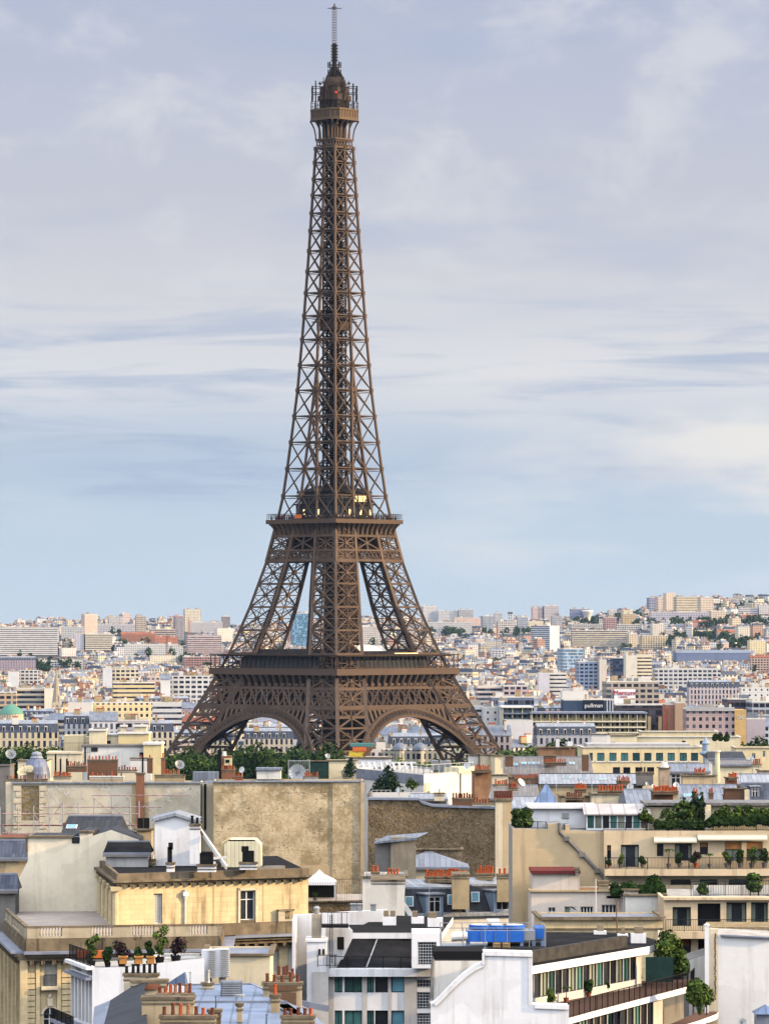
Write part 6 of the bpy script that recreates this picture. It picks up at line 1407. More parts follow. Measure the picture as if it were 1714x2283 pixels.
def corner_house():
    zr = HC-21.0; zt = HC-25.4; g = 25.5; a, b, c = G(262, 1949, zr), G(687, 1936, zr), G(218, 1914, zr)
    rt = root('corner_house', (*((a+b)/2+Vector((0, 8, 0))).xy, g), 'golden stone corner house with a set back top storey and balustraded terrace', 'building')
    def plane(p, q): o = PL(0, 1); o.o = Vector(p.xy); d = Vector((q-p).xy); o.d = d.normalized(); o.n = Vector((o.d.y, -o.d.x)); o.yaw = math.atan2(o.d.y, o.d.x); return o, d.length
    pf, L = plane(a, b); dk = -Vector((pf.n.x, pf.n.y, 0)); e = c+Vector((b-a).xy.to_3d()); pL, LL = plane(c, a)
    # top storey
    zc = zr-.9; mb = MB(); ops = [(343, 362, 1993, 2065, 'shut'), (535, 569, 1987, 2052, 'case')]; oo = px_ops(pf, ops); oo[0] = (oo[0][0], oo[0][1], zt+.1, oo[0][3]); mb.facade(pf, 0, L, zt-.6, zc, oo, .3)
    lo = [(LL*f0, LL*(f0+.155), zt+.1, zc-.6) for f0 in (.08, .27, .46, .65, .82)]; mb.facade(pL, 0, LL, zt-.6, zc, lo, .7)
    p, q = b, e; mb.poly([v3(p, g), v3(q, g), v3(q, zc), v3(p, zc)]); mb.poly([v3(e, g), v3(c, g), v3(c, zc), v3(e, zc)])
    mb.build('upper_walls', [M_stone], rt)
    for o, w in zip(ops, oo): window(rt, pf, *w, o[4], .3)
    for w in lo: window(rt, pL, *w, 'hole', .7)  # black sheets stand in for the shade inside the loggia
    for i in range(6):
        mb = MB(); u = LL*(.06+.19*i)-.1; q = pL.at(u, 0, .18); mb.cyl(v3(q, zt-.5), v3(q, zc-.5), .3, .26, 10); mb.box(v3(q, zc-.35), (.42, .42, .18), 0, axes(pL)); mb.build('pilaster', [M_stone], rt)
    # weathered cornice and parapet
    out = lambda p, k: p
    mb = MB()
    def band(z0, z1, off, mi=0, top=0, infl=.0):
        q = [pf.at(L+.05, 0, off), pf.at(0, 0, off)]; l = pL.at(0, 0, off); k = pf.at(0, 0, off)+Vector((pL.n.x, pL.n.y, 0))*off
        o_ = [k, pf.at(L+.05, 0, off), pf.at(L+.05, 0, -.3), pf.at(.3, 0, -.3)-Vector((pL.n.x, pL.n.y, 0))*.0, pL.at(0, 0, -.3), l]
        mb.prism([(v.x, v.y) for v in o_], z0, z1, mi, top, True)
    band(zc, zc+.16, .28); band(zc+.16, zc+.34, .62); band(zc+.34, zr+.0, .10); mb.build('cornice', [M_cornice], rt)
    mb = MB(); mb.bx(-.12, .12, -.2, .2, -.1, .1); o = mb.build('dentil', [M_cornice]); dm = o.data; bpy.data.objects.remove(o)
    for q, l_ in ((pf, L), (pL, LL)):
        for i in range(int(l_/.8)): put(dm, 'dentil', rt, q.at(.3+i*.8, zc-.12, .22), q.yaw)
    mb = MB(); mb.poly([v3(x, zr-.25) for x in (a, b, e, c)]); mb.build('flat_roof', [M_bitu], rt)
    for px in (475, 585): mb = MB(); u = pf.u(px); mb.facade(pf, u, u+.12, zt, zc, (), 0, 0, None, .02); mb.build('wall_joint', [M_tan], rt)
    u = pf.u(411); mb = MB(); mb.cyl(pf.at(u, zt-.3, .14), pf.at(u, zc-.6, .14), .09, None, 10); mb.cyl(pf.at(u, zc-1.6, .14), pf.at(u, zc-1.1, .14), .1, .26, 10); mb.box(pf.at(u, zc-.95, .16), (.27, .2, .16), 0, axes(pf)); mb.build('drain_pipe', [M_offw], rt)
    mb = MB(); u0, u1 = pf.u(531), pf.u(574)
    for x0, x1, y0, y1 in ((530, 535, 1980, 2058), (569, 574, 1980, 2058), (530, 574, 1980, 1986)): pbox(mb, pf, x0, x1, y0, y1, .12, 0, .1)
    mb.build('window_surround', [M_stone2], rt)
    def balusters(pl, u0, u1, z0, h, off, name='balustrade', solid=()):
        mb = MB(); ax = axes(pl); mb.box(pl.at((u0+u1)/2, z0+h-.07, off), ((u1-u0)/2, .17, .07), 1, ax); mb.box(pl.at((u0+u1)/2, z0+.08, off), ((u1-u0)/2, .15, .08), 0, ax)
        n = int((u1-u0)/.24)
        for i in range(n):
            u = u0+(i+.5)*(u1-u0)/n
            if any(s0 <= u <= s1 for s0, s1 in solid): continue
            q = pl.at(u, 0, off); mb.lathe((q.x, q.y, z0+.15), [(.045, 0), (.05, .05), (.085, .22*h), (.05, .5*h), (.045, h-.29)], 7)
        for s0, s1 in solid: mb.box(pl.at((s0+s1)/2, z0+h/2, off), ((s1-s0)/2, .13, h/2-.1), 0, ax)
        return mb.build(name, [M_balus, M_cornice], rt)
    balusters(pf, oo[1][0], oo[1][1], oo[1][2]-.9, .9, -.05)
    # terrace, its balustrade and the wall below
    zb = zt-.05; ta, tb, tl_ = G(60, 2066, zb+1.0), G(484, 2060, zb+1.0), G(14, 2026, zb+1.0); tw_ = pf.at(pf.u(487), zb+1, .35); te = pf.at(pf.u(690), zb+1, .35)
    mb = MB(); out_ = [v3(x, zt-.1) for x in (tl_, ta, tb, tw_, e, c+Vector((-8, 6, 0)))]; mb.poly(out_[::-1] if (out_[1]-out_[0]).cross(out_[2]-out_[1]).z < 0 else out_); mb.build('terrace_floor', [M_pinkfl], rt)
    pt, Lt = plane(ta, tb); ptl, Ll = plane(tl_, ta)
    k = lambda x: pt.u(x); balusters(pt, 0, Lt, zb, 1.0, 0, 'balustrade', [(0, k(88)), (k(138), k(202)), (k(250), k(292)), (k(343), k(424)), (k(462), Lt)])
    balusters(ptl, 0, Ll, zb, 1.0, 0, 'balustrade', [(Ll*.2, Ll*.35), (Ll*.7, Ll)])
    pr, Lr = plane(tw_, te); balusters(pr, pr.u(620), pr.u(656), zb, 1.0, -.1, 'balustrade', [(pr.u(620), pr.u(635))])
    mb = MB()                                       # zinc ledge and cornice under the terrace
    pts = [tl_, ta, tb, tw_, te]
    for z0, z1, off, mi in ((zb-.25, zb-.02, .25, 1), (zb-1.0, zb-.25, .35, 1), (zb-1.2, zb-1.0, 1.3, 0), (zb-1.45, zb-1.2, 1.0, 1), (zb-1.75, zb-1.45, .7, 1)):
        for P0, P1 in zip(pts, pts[1:]):
            q, Lq = plane(P0, P1); o_ = [q.at(-off*.3, 0, off), q.at(Lq+off*.1, 0, off), q.at(Lq, 0, -.6), q.at(0, 0, -.6)]; mb.prism([(v.x, v.y) for v in o_], z0, z1, mi, mi, True)
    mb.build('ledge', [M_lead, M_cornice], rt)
    mb = MB(); mb.bx(-.16, .16, -.3, .3, -.15, .15); o = mb.build('bracket', [M_cornice]); dm = o.data; bpy.data.objects.remove(o)
    for P0, P1 in zip(pts, pts[1:]):
        q, Lq = plane(P0, P1)
        for i in range(int(Lq/.9)): put(dm, 'bracket', rt, q.at(.3+i*.9, zb-1.9, .55), q.yaw)
    zw = zb-1.75; mb = MB(); ops = px_ops(pt, [(99, 125, 2133, 2198), (97, 125, 2262, 2300), (380, 402, 2135, 2190), (440, 462, 2135, 2200)]); mb.facade(pt, 0, Lt, g, zw, ops, .3)
    opl = [(Ll*f0, Ll*f0+1.3, zz, zz+2.4) for f0 in (.1, .3, .5, .7, .88) for zz in (zw-4, zw-8)]; mb.facade(ptl, 0, Ll, g, zw, opl, .35); mb.build('lower_walls', [M_stone], rt); mb = MB()
    opr = px_ops(pr, [(602, 622, 2118, 2170), (640, 658, 2112, 2175)]); mb.facade(pr, 0, Lr, g, zw, opr, .3); mb.build('lower_walls', [M_stone], rt)
    window(rt, pt, *ops[0], 'shut', .3, 0, 'closed pale shutters'); window(rt, pt, *ops[1], 'door', .3); window(rt, pt, *ops[2], 'shut', .3); window(rt, pt, *ops[3], 'case', .3); window(rt, pr, *opr[0], 'shut', .3); window(rt, pr, *opr[1], 'shut', .3)
    for w in opl: window(rt, ptl, *w, 'case', .35)
    mb = MB(); u0, u1 = ops[1][0], ops[1][1]; zz = ops[1][3]; r_ = (u1-u0)/2; cc = pt.at((u0+u1)/2, zz, 0)
    for i in range(12):
        t0, t1 = math.pi*i/12, math.pi*(i+1)/12; f = lambda t, rr, off: pt.at((u0+u1)/2+rr*math.cos(t), zz+rr*math.sin(t), off)
        mb.poly([f(0, 0, .01)*1, f(t0, r_, .01), f(t1, r_, .01)], 1); mb.beam(f(t0, r_+.12, .05), f(t1, r_+.12, .05), .22, .2, 0)
    mb.beam(pt.at((u0+u1)/2, zz, .04), pt.at((u0+u1)/2, zz+r_, .04), .07, .05, 2); mb.box(pt.at((u0+u1)/2, zz+r_+.5, .1), (.22, .15, .35), 0, axes(pt)); mb.lathe(pt.at((u0+u1)/2, zz+r_+.95, .15), [(0, -.25), (.18, -.1), (.2, .1), (0, .28)], 10, 0); mb.build('arched_fanlight', [M_stone2, M_glass, M_frame], rt)
    for x0, x1 in ((57, 78), (137, 166)):            # bossed courses beside the windows
        u0, u1 = pt.u(x0), pt.u(x1); mb = MB(); mb.bx(-(u1-u0)/2, (u1-u0)/2, -.09, .09, -.19, .19); o = mb.build('bossed_course', [M_stone]); dm = o.data; bpy.data.objects.remove(o)
        for i in range(22): put(dm, 'bossed_course', rt, pt.at((u0+u1)/2, zw-1.2-i*.46, .07), pt.yaw)
    for x in (84, 131): mb = MB(); u = pt.u(x); mb.box(pt.at(u, (g+zw)/2, .08), (.16, .12, (zw-g)/2), 0, axes(pt)); mb.build('pilaster', [M_stone], rt)
    mb = MB(); u0, u1 = pt.u(90), pt.u(128); mb.box(pt.at((u0+u1)/2, pt.z(110, 2203), .3), ((u1-u0)/2, .4, .14), 0, axes(pt)); si = mb.build('window_sill', [M_stone2], rt)
    railing(si, [pt.at(pt.u(98), ops[0][2]-.1, .12), pt.at(pt.u(126), ops[0][2]-.1, .12)], .95, 'grille', M_black, .1)
    for i in range(6): mb = MB(); u = Ll*(.02+.195*i); q = ptl.at(u, 0, .25); mb.box(v3(q, (g+zw)/2), (.35, .3, (zw-g)/2), 0, axes(ptl)); mb.build('pilaster', [M_stone], rt)
    # rooftop things that belong to the house
    p1 = PL(345, 381); mb = MB(); mb.gable(p1, [(345, 1960), (345, 1828), (391, 1816), (440, 1830), (440, 1960)], 6, 0, 1); hb = mb.build('white_roof_hut', [M_white, M_zinc], rt)
    mb = MB(); aa, bb_, cc = p1.pt(338, 1826, .3), p1.pt(391, 1813, .3), p1.pt(443, 1829, .3); bk = Vector((0, 6.6, 0))
    for q, w in ((aa, bb_), (bb_, cc)): mb.poly([q, w, w+bk, q+bk]); mb.poly([q-UP*.25, w-UP*.25, w, q][::1]); mb.poly([q-UP*.25+bk, w-UP*.25+bk, w-UP*.25, q-UP*.25])
    mb.build('hut_roof', [M_zincl], hb)
    chimney(rt, 423, 446, 1838, 1927, 378, 1.4, M_white, 2, M_black, 1.6, label='white chimney slab with black cowls')
    p1 = PL(500, 379); mb = MB(); mb.gable(p1, [(500, 1940), (500, 1884), (512, 1873), (570, 1873), (582, 1886), (582, 1940)], 4, 0, 0); mb.build('yellow_metal_shed', [zinc('ribbed_yellow_metal', (.72,.66,.46), .35, .06, .5, True, .1)], rt)
    mb = MB(); p1 = PL(493, 379.4); mb.gable(p1, [(493, 1940), (493, 1882), (510, 1871), (510, 1940)], 3.5, 0, 0); mb.build('yellow_metal_shed', [M_yellow], rt)
    mb = MB(); mb.beam(P(510, 1874, 379.5), P(568, 1874, 379.5), 1.0, .12); mb.build('shed_ridge', [M_rust], rt)
    for x0, x1, yt, yb_, Yv in ((371, 388, 1924, 1946, 368), (440, 481, 1928, 1945, 366.5), (534, 572, 1923, 1940, 369)):
        ch = chimney(rt, x0, x1, yt, yb_, Yv, 1.0, M_white, 0, None); pv = PL(x0, Yv-.05); mb = MB(); w = x1-x0
        if w < 20: pbox(mb, pv, x0+2, x1-5, 1890, yt, .45, 0, -.2); pbox(mb, pv, x0+4, x1-3, 1880, 1895, .4, 0, -.2)
        elif x0 == 440: pbox(mb, pv, x0+5, x1-6, 1903, yt, .6, 0, -.15); pbox(mb, pv, x0+8, x1-9, 1900, 1904, .8, 0, -.05)
        else: pbox(mb, pv, x0+6, x0+18, 1892, yt, .5, 0, -.15); pbox(mb, pv, x0+16, x1-6, 1898, yt, .6, 0, -.1); pbox(mb, pv, x0+4, x1-18, 1888, 1900, .6, 0, -.1)
        mb.build('black_cowl', [M_black], ch)
    for x0, x1 in ((311, 316), (318, 322), (324, 328), (331, 336)): mb = MB(); mb.cyl(P(x0+2, 1918, 384), P(x0+2, 1884, 384), .12, None, 8); mb.build('flue_pipe', [M_black], rt)
    for x0, x1, yt in ((308, 345, 1916), (250, 270, 1910), (290, 340, 1926)): chimney(rt, x0, x1, yt, yt+24, 380, .9, M_tan, 4, [M_offw, M_potd], .8)
    slopes('low dark roofed attic between the white gable and the white hut', 236, 330, 1880, 1904, 379, 2.4, M_grey, M_bitu, 0)
    fblock('tan chimney wall behind the white gable house', 305, 338, 1852, 392, 2, M_tan, 0, (), parapet=0)
    for px in (312, 326): mb = MB(); mb.bx(X(px, 392)-.25, X(px, 392)+.25, 392.3, 392.9, Z(1853, 392), Z(1825, 392)); mb.build('black_cowl', [M_black], rt)
    hz = [pf.at(L-1.0, zr, -1), pf.at(L-6, zr, -1), pf.at(L-6, zr, -3)]
    mb = MB(); q = pf.at(pf.u(612), zr-.1, -2); mb.box(q, (1.6, .5, .18), 0, axes(pf)); mb.box(pf.at(pf.u(632), zr-.1, -2), (1.0, .4, .25), 0, axes(pf)); mb.build('roof_curbs', [M_dgrey], rt)
    mb = MB(); mb.beam(P(440, 1842, 379.5), P(505, 1935, 374), .16, .35); mb.beam(P(470, 1915, 375), P(505, 1912, 375), .2); mb.beam(P(478, 1922, 374), P(478, 1938, 374), .2); mb.build('ladder_rail', [M_offw], rt)
corner_house()
def gazebo():
    Y = 470; fblock('low rubble walled terrace house behind the gazebo, right of the golden house', 660, 815, 2012, 468, 14, M_rub, 0, (), top=M_pinkfl, parapet=0, name='terrace_house')
    c = P(712, 2012, 474); t = root('gazebo', c, 'white square garden gazebo with a pointed canopy on the terrace by the golden house', 'gazebo'); mb = MB(); w = 1.7; h = 2.3
    for a in (-w, w):
        for b in (-w, w): mb.bx(c.x+a-.07, c.x+a+.07, c.y+b-.07, c.y+b+.07, c.z, c.z+h)
    mb.build('posts', [M_wmet], t); mb = MB(); k = w+.15; q = [Vector((c.x+a, c.y+b, c.z+h)) for a, b in ((-k, -k), (k, -k), (k, k), (-k, k))]; r = [Vector((c.x+a, c.y+b, c.z+h+.7)) for a, b in ((-.5, -.5), (.5, -.5), (.5, .5), (-.5, .5))]; ap = Vector((c.x, c.y, c.z+h+1.25))
    for i in range(4): j = (i+1) % 4; mb.poly([q[i], q[j], r[j], r[i]]); mb.poly([r[i], r[j], ap]); mb.poly([q[i]-UP*.35, q[j]-UP*.35, q[j], q[i]])
    mb.build('canopy', [M_white], t); mb = MB(); mb.bx(c.x-w, c.x+w, c.y+w-.05, c.y+w, c.z+.1, c.z+h); mb.build('dark_curtain', [M_black], t)
    b = root('terrace_fence', P(750, 2012, 468.2), 'dark iron bar fence along the terrace beside the gazebo', 'fence'); railing(b, [P(687, 2012, 468.3), P(812, 2010, 468.3)], 2.4, 'railing', M_black, .26, 3)
    plant(702, 2011, 469, .9, 'grass', 'spiky grass plant in front of the white gazebo', M_dgrey)
    fblock('plain white walled house just right of the stained wall and gazebo', 808, 905, 1957, 455, 10, M_offw, 0, (), top=M_zinc, parapet=.2); mb = MB()
gazebo()
# ------------------------------------------------------------ middle ground, right: white block, rubble wall and the field of zinc roofs
def white_terrace_block():
    zr = HC-24.4; a, b, c = G(795, 1713, zr), G(945, 1727, zr), G(1056, 1720, zr); g = 25.5; rt = root('terrace_block', (*b.xy, g), 'white modern terrace block with roof railings before the right arch', 'building')
    d = a+(c-b); mb = MB(); q = [a, b, c, d]
    for k in range(4): j = (k+1) % 4; mb.poly([v3(q[k], g), v3(q[j], g), q[j], q[k]], 0)
    mb.poly([v3(p, zr-.3) for p in q], 1); mb.build('walls', [M_offw, M_gravel], rt)
    mb = MB(); n = (b-a).cross(UP).normalized(); mb.beam(a-UP*.9+n*.06, b-UP*.9+n*.06, .1, 1.6); mb.build('blue_shade_band', [M_lead], rt)  # bluish shade of the left face, put into the colour of a strip
    mb = MB(); mb.box((c+b)/2-UP*2.9+Vector((.2, -.05, 0)), (.02, .02, .02)); e = PL(0, 1); e.o = b.xy; e.d = (c-b).xy.normalized(); e.n = Vector((e.d.y, -e.d.x)); e.yaw = math.atan2(e.d.y, e.d.x)
    L = (c-b).xy.length; mb.box(e.at(L*.84, zr+.3, -2.2), (L*.17, 2.4, .5), 0, axes(e)); mb.build('roof_box', [M_creaml], rt)
    mb = MB(); mb.box(e.at(1.0, zr-3.6, .06), (.8, .06, 2.2), 0, axes(e)); mb.build('recess_panel', [M_pale], rt)
    mm = MB(); mm.cyl(e.at(L*.72, g, .1), e.at(L*.72, zr, .1), .1, None, 8); mm.build('drain_pipe', [M_black], rt)
    railing(rt, [a+(b-a)*.3, b, c], 1.5, 'roof_railing', M_wmet, 1.0, 2.0, .06)
    mb = MB(); pl = PL(770, 735)
    for i in range(12): x = 772+i*13.5; mb.beam(P(x, 1718, 735), P(x-5, 1701, 738), .28)
    mb.beam(P(768, 1718, 735), P(930, 1718, 735), .3); mb.beam(P(764, 1701, 738), P(928, 1701, 738), .3); mb.beam(P(766, 1710, 736.5), P(930, 1710, 736.5), .2); mb.build('slanted_pergola', [M_wmet], rt)
    for i, (x0, x1, y0, y1, l) in enumerate(((961, 977, 1696, 1718, 'left grey rooftop air conditioner on the white terrace block'), (980, 1006, 1697, 1722, 'right broad grey rooftop air conditioner on the white terrace block'))): louvre(l, x0, x1, y0, y1, 712, 1.6, M_gmet)
    fblock('cream low roof house with a round fan between the dark green shed and the pergola', 732, 795, 1697, 735, 8, M_creaml, 0, (), top=M_zinc, parapet=.2); mb = MB()
    fblock('dark green clad shed with a flat roof behind the stained wall', 690, 733, 1698, 728, 5, M_dgreen, 4, (), top=M_bitu, parapet=0, name='shed', cat='shed')
    t = root('wire_cage', P(667, 1735, 715), 'tall empty grey wire frame cage left of the dark green shed', 'cage'); mb = MB(); pl = PL(643, 715); L = pl.u(690); z0, z1 = Z(1738, 715), Z(1697, 715)
    for u in (0, L):
        for o in (0, -2): mb.beam(pl.at(u, z0, o), pl.at(u, z1, o), .12)
    for z in (z1, (z0+z1)/2): mb.beam(pl.at(0, z), pl.at(L, z), .1); mb.beam(pl.at(0, z, -2), pl.at(L, z, -2), .1); mb.beam(pl.at(0, z), pl.at(0, z, -2), .1); mb.beam(pl.at(L, z), pl.at(L, z, -2), .1)
    for i in range(1, 12): mb.beam(pl.at(L*i/12, z0, -2), pl.at(L*i/12, z1, -2), .05)
    mb.build('frame', [M_gmet], t)
    rt, pl, L, z, g = fblock('pale rooftop house carrying a bright playground kiosk, under the tower foot', 770, 872, 1690, 760, 10, M_offw, 0, (), parapet=0)
    t = root('kiosk', P(797, 1690, 762), 'bright kiosk with an orange front above a yellow base below the near leg', 'kiosk'); mb = MB(); p1 = PL(778, 762); pbox(mb, p1, 778, 812, 1676, 1690, 2.5, 0); mb.build('yellow_base', [plain('yellow_paint', (.68,.50,.07), .6, 0, .2)], t)
    mb = MB(); pbox(mb, p1, 786, 816, 1666, 1676, 2.2, 0, .1); mb.build('orange_front', [M_orange], t); mb = MB(); pbox(mb, p1, 780, 834, 1658, 1665, 2.8, 0, -.2); mb.build('teal_roof', [M_teal], t)
    mb = MB(); mb.beam(P(810, 1686, 761), P(829, 1668, 761), .6); mb.build('brown_brace', [M_dbrick], t)
    fblock('long pale house front below the slanted pergola', 790, 872, 1692, 748, 5, M_white, 0, (), parapet=0)
    dish('grey dish with a white ball beside the yellow kiosk', 730, 1686, 6, 745, (.3, -.8, .3), M_gmet)
    dish('white dish on the sunlit corner of the white terrace block', 1042, 1708, 8.5, 710, (-.4, -.8, .2), M_wmet, False, .6)
    dish('slim white dish standing before the white terrace block', 889, 1763, 8, 660, (-.8, -.5, .2), M_wmet, False, 1.2)
    for px, py, Y, k, s, lb in ((866, 1790, 690, 'pine', .80, 'large dark bushy pine on the terrace before the white block'), (782, 1735, 715, 'pine', .45, 'small dark pine in front of the slanted pergola'), (842, 1788, 694, 'pine', .5, 'lower dark pine left of the large terrace pine'), (917, 1770, 680, 'small', 1.1, 'slender sapling on the terrace before the white block')):
        q = P(px, py, Y); tree(q.x, q.y, q.z, (k, 0), s, lb)
    fblock('flat terrace house beneath the dark pine beside the stained wall', 826, 960, 1787, 640, 34, M_offw, 0, (), top=M_gravel, parapet=0)
    b = root('terrace_fence', P(850, 1777, 660), 'white post railing on the terrace beside the stained wall', 'fence'); railing(b, [P(829, 1780, 655), P(872, 1780, 655)], 1.2, 'railing', M_wmet, 1.4, .7, .07)
white_terrace_block()
def rubble_wall():
    Y = 600; pl = PL(828, Y); rt = root('rubble_wall_house', (X(1000, Y), Y+5, 25.5), 'house with a long dark brown rubble stone gable wall, right of the stained wall', 'building'); mb = MB()
    pts = [(820, 2050), (820, 1783), (934, 1784), (942, 1792), (966, 1799), (1100, 1803), (1185, 1809), (1185, 2050)]; mb.gable(pl, pts, 9, 0, 1); mb.build('gable_wall', [M_rub, M_zinc], rt)
    mb = MB(); q = [pl.pt(x, y, .1) for x, y in pts[1:-1]]
    for p, w in zip(q, q[1:]): mb.beam(p+UP*.1, w+UP*.1, .5, .28)
    mb.build('lead_coping', [M_lead], rt)
    chimney(rt, 1008, 1056, 1780, 1798, 604, 1.5, M_dbrick, 8, M_potd, 1.5, rows=2); chimney(rt, 1053, 1093, 1791, 1800, 601, .9, M_pale, 6, M_potd, 1.5); chimney(rt, 968, 990, 1768, 1786, 606, 1.2, M_pale, 1, M_gmet, 2.2)
    slopes('low pale zinc roof with a dark front edge just above the rubble wall', 915, 995, 1772, 1783, 612, 5, M_dgrey, M_zincl)
    rt = root('chimney_pylon', (X(1122, 545), 546, 25.5), 'tall square beige chimney pylon standing alone before the rubble wall', 'chimney'); mb = MB(); p1 = PL(1104, 545); pbox(mb, p1, 1104, 1141, 1785, 2040, 1.8, 0); pbox(mb, p1, 1104.5, 1120, 1790, 2040, .05, 1, .04); mb.build('shaft', [M_beige, M_pale], rt)
    mb = MB(); pbox(mb, p1, 1101, 1143, 1781, 1786, 2.2, 0, .2); cr = mb.build('crown', [M_cornice], rt)
    for i in range(7): put(potmesh(M_potd), 'chimney_pot', cr, p1.at(p1.u(1104+i*6), Z(1781, 545), -1), 0, 1.2)
    rt, p2, L, z, A, n = slopes('low hipped zinc roofed house with a dormer front below the rubble wall', 872, 1042, 1903, 1936, 520, 4, M_pale, M_zinc, 0, hip=4.0); window(rt, p2, p2.u(895), p2.u(905), Z(1958, 520), Z(1940, 520), 'case', -.05); window(rt, p2, p2.u(916), p2.u(926), Z(1958, 520), Z(1940, 520), 'case', -.05)
    rt = root('lift_housing', (X(880, 512), 514, 25.5), 'square concrete lift housing with a zinc lid beside the hipped roof', 'housing'); p1 = PL(871, 512, 0); mb = MB(); pbox(mb, p1, 871, 927, 1868, 2000, 4, 0); mb.build('walls', [M_dconc], rt); mb = MB(); pbox(mb, p1, 836, 871, 1874, 2000, 4, 0, -.5); mb.build('dark_side', [M_dgrey], rt)
    mb = MB(); q = [p1.pt(833, 1877, .4), p1.pt(930, 1868, .4)]; bk = Vector((1.6, 4.6, .5)); mb.poly([q[0], q[1], q[1]+bk*.9, q[0]+bk]); mb.poly([q[0]-UP*.25, q[1]-UP*.25, q[1], q[0]]); mb.build('zinc_lid', [M_zinc], rt)
    fblock('narrow stone ledge house behind the hipped zinc roof', 926, 1030, 1896, 560, 4, M_cornice, 0, (), top=M_cornice, parapet=0)
M_dconc = plaster('stained_concrete', (.26,.23,.18), .2, .5, .6)
rubble_wall()
def roofs_right():
    R2 = [M_pot, M_pot, M_potd]
    rt = slopes('big brown grey zinc roof with four skylights right of the tower foot', 1112, 1320, 1689, 1727, 760, 7, M_tan, M_zinct, 0, [(x, y, .9, .9) for x, y in ((1148, 1706), (1168, 1703), (1183, 1703), (1196, 1703), (1254, 1702), (1275, 1703))])[0]
    chimney(rt, 1126, 1144, 1686, 1710, 758, 1.4, M_dbrick); chimney(rt, 1212, 1240, 1684, 1705, 762, 1.5, M_dbrick); chimney(rt, 1215, 1262, 1700, 1708, 757, .7, M_dbrick, 9, M_pot, 1.0); chimney(rt, 1298, 1312, 1683, 1720, 755, 2, M_dbrick, 0)
    fblock('white chimney house just under the right foot of the iron tower', 1044, 1066, 1685, 768, 5, M_offw, 0, (), parapet=.1); fblock('beige chimney wall house left of the brown grey zinc roof', 1075, 1103, 1684, 764, 5, M_pale, 6, (), parapet=.1); fblock('stepped beige gable at the left end of the brown grey zinc roof', 1103, 1121, 1686, 758, 6, M_creaml, 6, (), parapet=.1)
    rt = slopes('long pale zinc roof with four bright skylights and a dark ridge', 1205, 1432, 1727, 1750, 690, 6, M_tan, M_zincl, 0, [(x, y, 1.2, .8) for x, y in ((1263, 1736), (1299, 1738), (1344, 1739), (1376, 1739))], ridge=M_zincd)[0]
    chimney(rt, 1419, 1456, 1722, 1752, 688, 2, M_dgrey, 3, M_black, 1.4); chimney(rt, 1375, 1404, 1741, 1752, 684, .9, M_brick, 7, M_pot, 1.3)
    rt = fblock('brown walled house with low orange pots left of the pale zinc roof', 1135, 1202, 1734, 700, 6, M_brick2, 0, (), parapet=.1, top=M_zinc)[0]; chimney(rt, 1146, 1200, 1735, 1745, 697, .8, M_brick2, 12, M_pot, 1.0); 
    fblock('beige flat house behind the brown rust streaked chimney', 1096, 1140, 1729, 715, 7, M_pale, 0, (), top=M_zincd, parapet=.1)
    rt = fblock('rust streaked brown chimney block with orange pots, right of the white terrace block', 1058, 1095, 1722, 690, 3, M_brick2, 8, (), parapet=.1)[0]; chimney(rt, 1058, 1092, 1716, 1724, 689, 1, M_brick2, 8, M_pot, 1.1)
    rt = slopes('low grey zinc roof with a big tilted dish, left of the blue hip roof', 1092, 1195, 1752, 1782, 655, 6, M_tan, M_zinct, -4)[0]; chimney(rt, 1103, 1132, 1749, 1757, 660, 1, M_pale, 6, R2, 1.2); chimney(rt, 1133, 1154, 1756, 1764, 652, .9, M_tan, 6, R2, 1.2)
    dish('big tilted white dish on the grey zinc roof left of the blue hip roof', 1161, 1746, 10, 645, (.6, -.5, .55), M_wmet, False, .7)
    slopes('bright zinc roof stepping down behind the tall beige pylon', 1135, 1215, 1778, 1806, 610, 5, M_tan, M_zincl, 4)
    slopes('small blue zinc hip roof with a pale seam, right of the beige pylon', 1196, 1243, 1750, 1796, 596, 3, M_bluez, M_bluez, 0, hip=1.3)
    rt = fblock('cream wall house below the tall cluster of red pots', 1318, 1406, 1772, 600, 6, M_pale, 0, ((1397, 1402, 1775, 1781, 'hole'),), parapet=.1, top=M_zinc)[0]; chimney(rt, 1333, 1389, 1763, 1773, 601, 1.1, M_dbrick, 9, M_pot, 1.7, rows=3); chimney(rt, 1281, 1306, 1759, 1768, 603, .8, M_dbrick, 9, M_pot, 1.3)
    fblock('brown walled house with black pots left of the cream wall house', 1248, 1320, 1777, 604, 6, M_tan, 0, (), top=M_zincd, parapet=.1); rt = fblock('brown chimney house with a row of dark pots above the penthouse', 1262, 1300, 1779, 598, 2, M_dbrick, 0, (), parapet=.1)[0]; chimney(rt, 1262, 1298, 1777, 1785, 597, .9, M_dbrick, 7, M_potd, 1.5)
    rt = slopes('broad grey zinc roof sloping toward the brick chimney at right', 1400, 1520, 1762, 1797, 590, 6, M_tan, M_zinc, 3)[0]
    rt = slopes('wide bluish zinc roof with leaning chimneys in the right middle', 1508, 1650, 1752, 1797, 596, 7, M_tan, M_zinc, 0, ((1535, 1775, 1.4, 1.0), (1560, 1782, 1.2, .9)))[0]
    for a in ((1545, 1556, 1770, 1785), (1580, 1590, 1768, 1783), (1612, 1624, 1772, 1786)): chimney(rt, *a, 592, .9, M_brick2, 2, R2, 1.1)
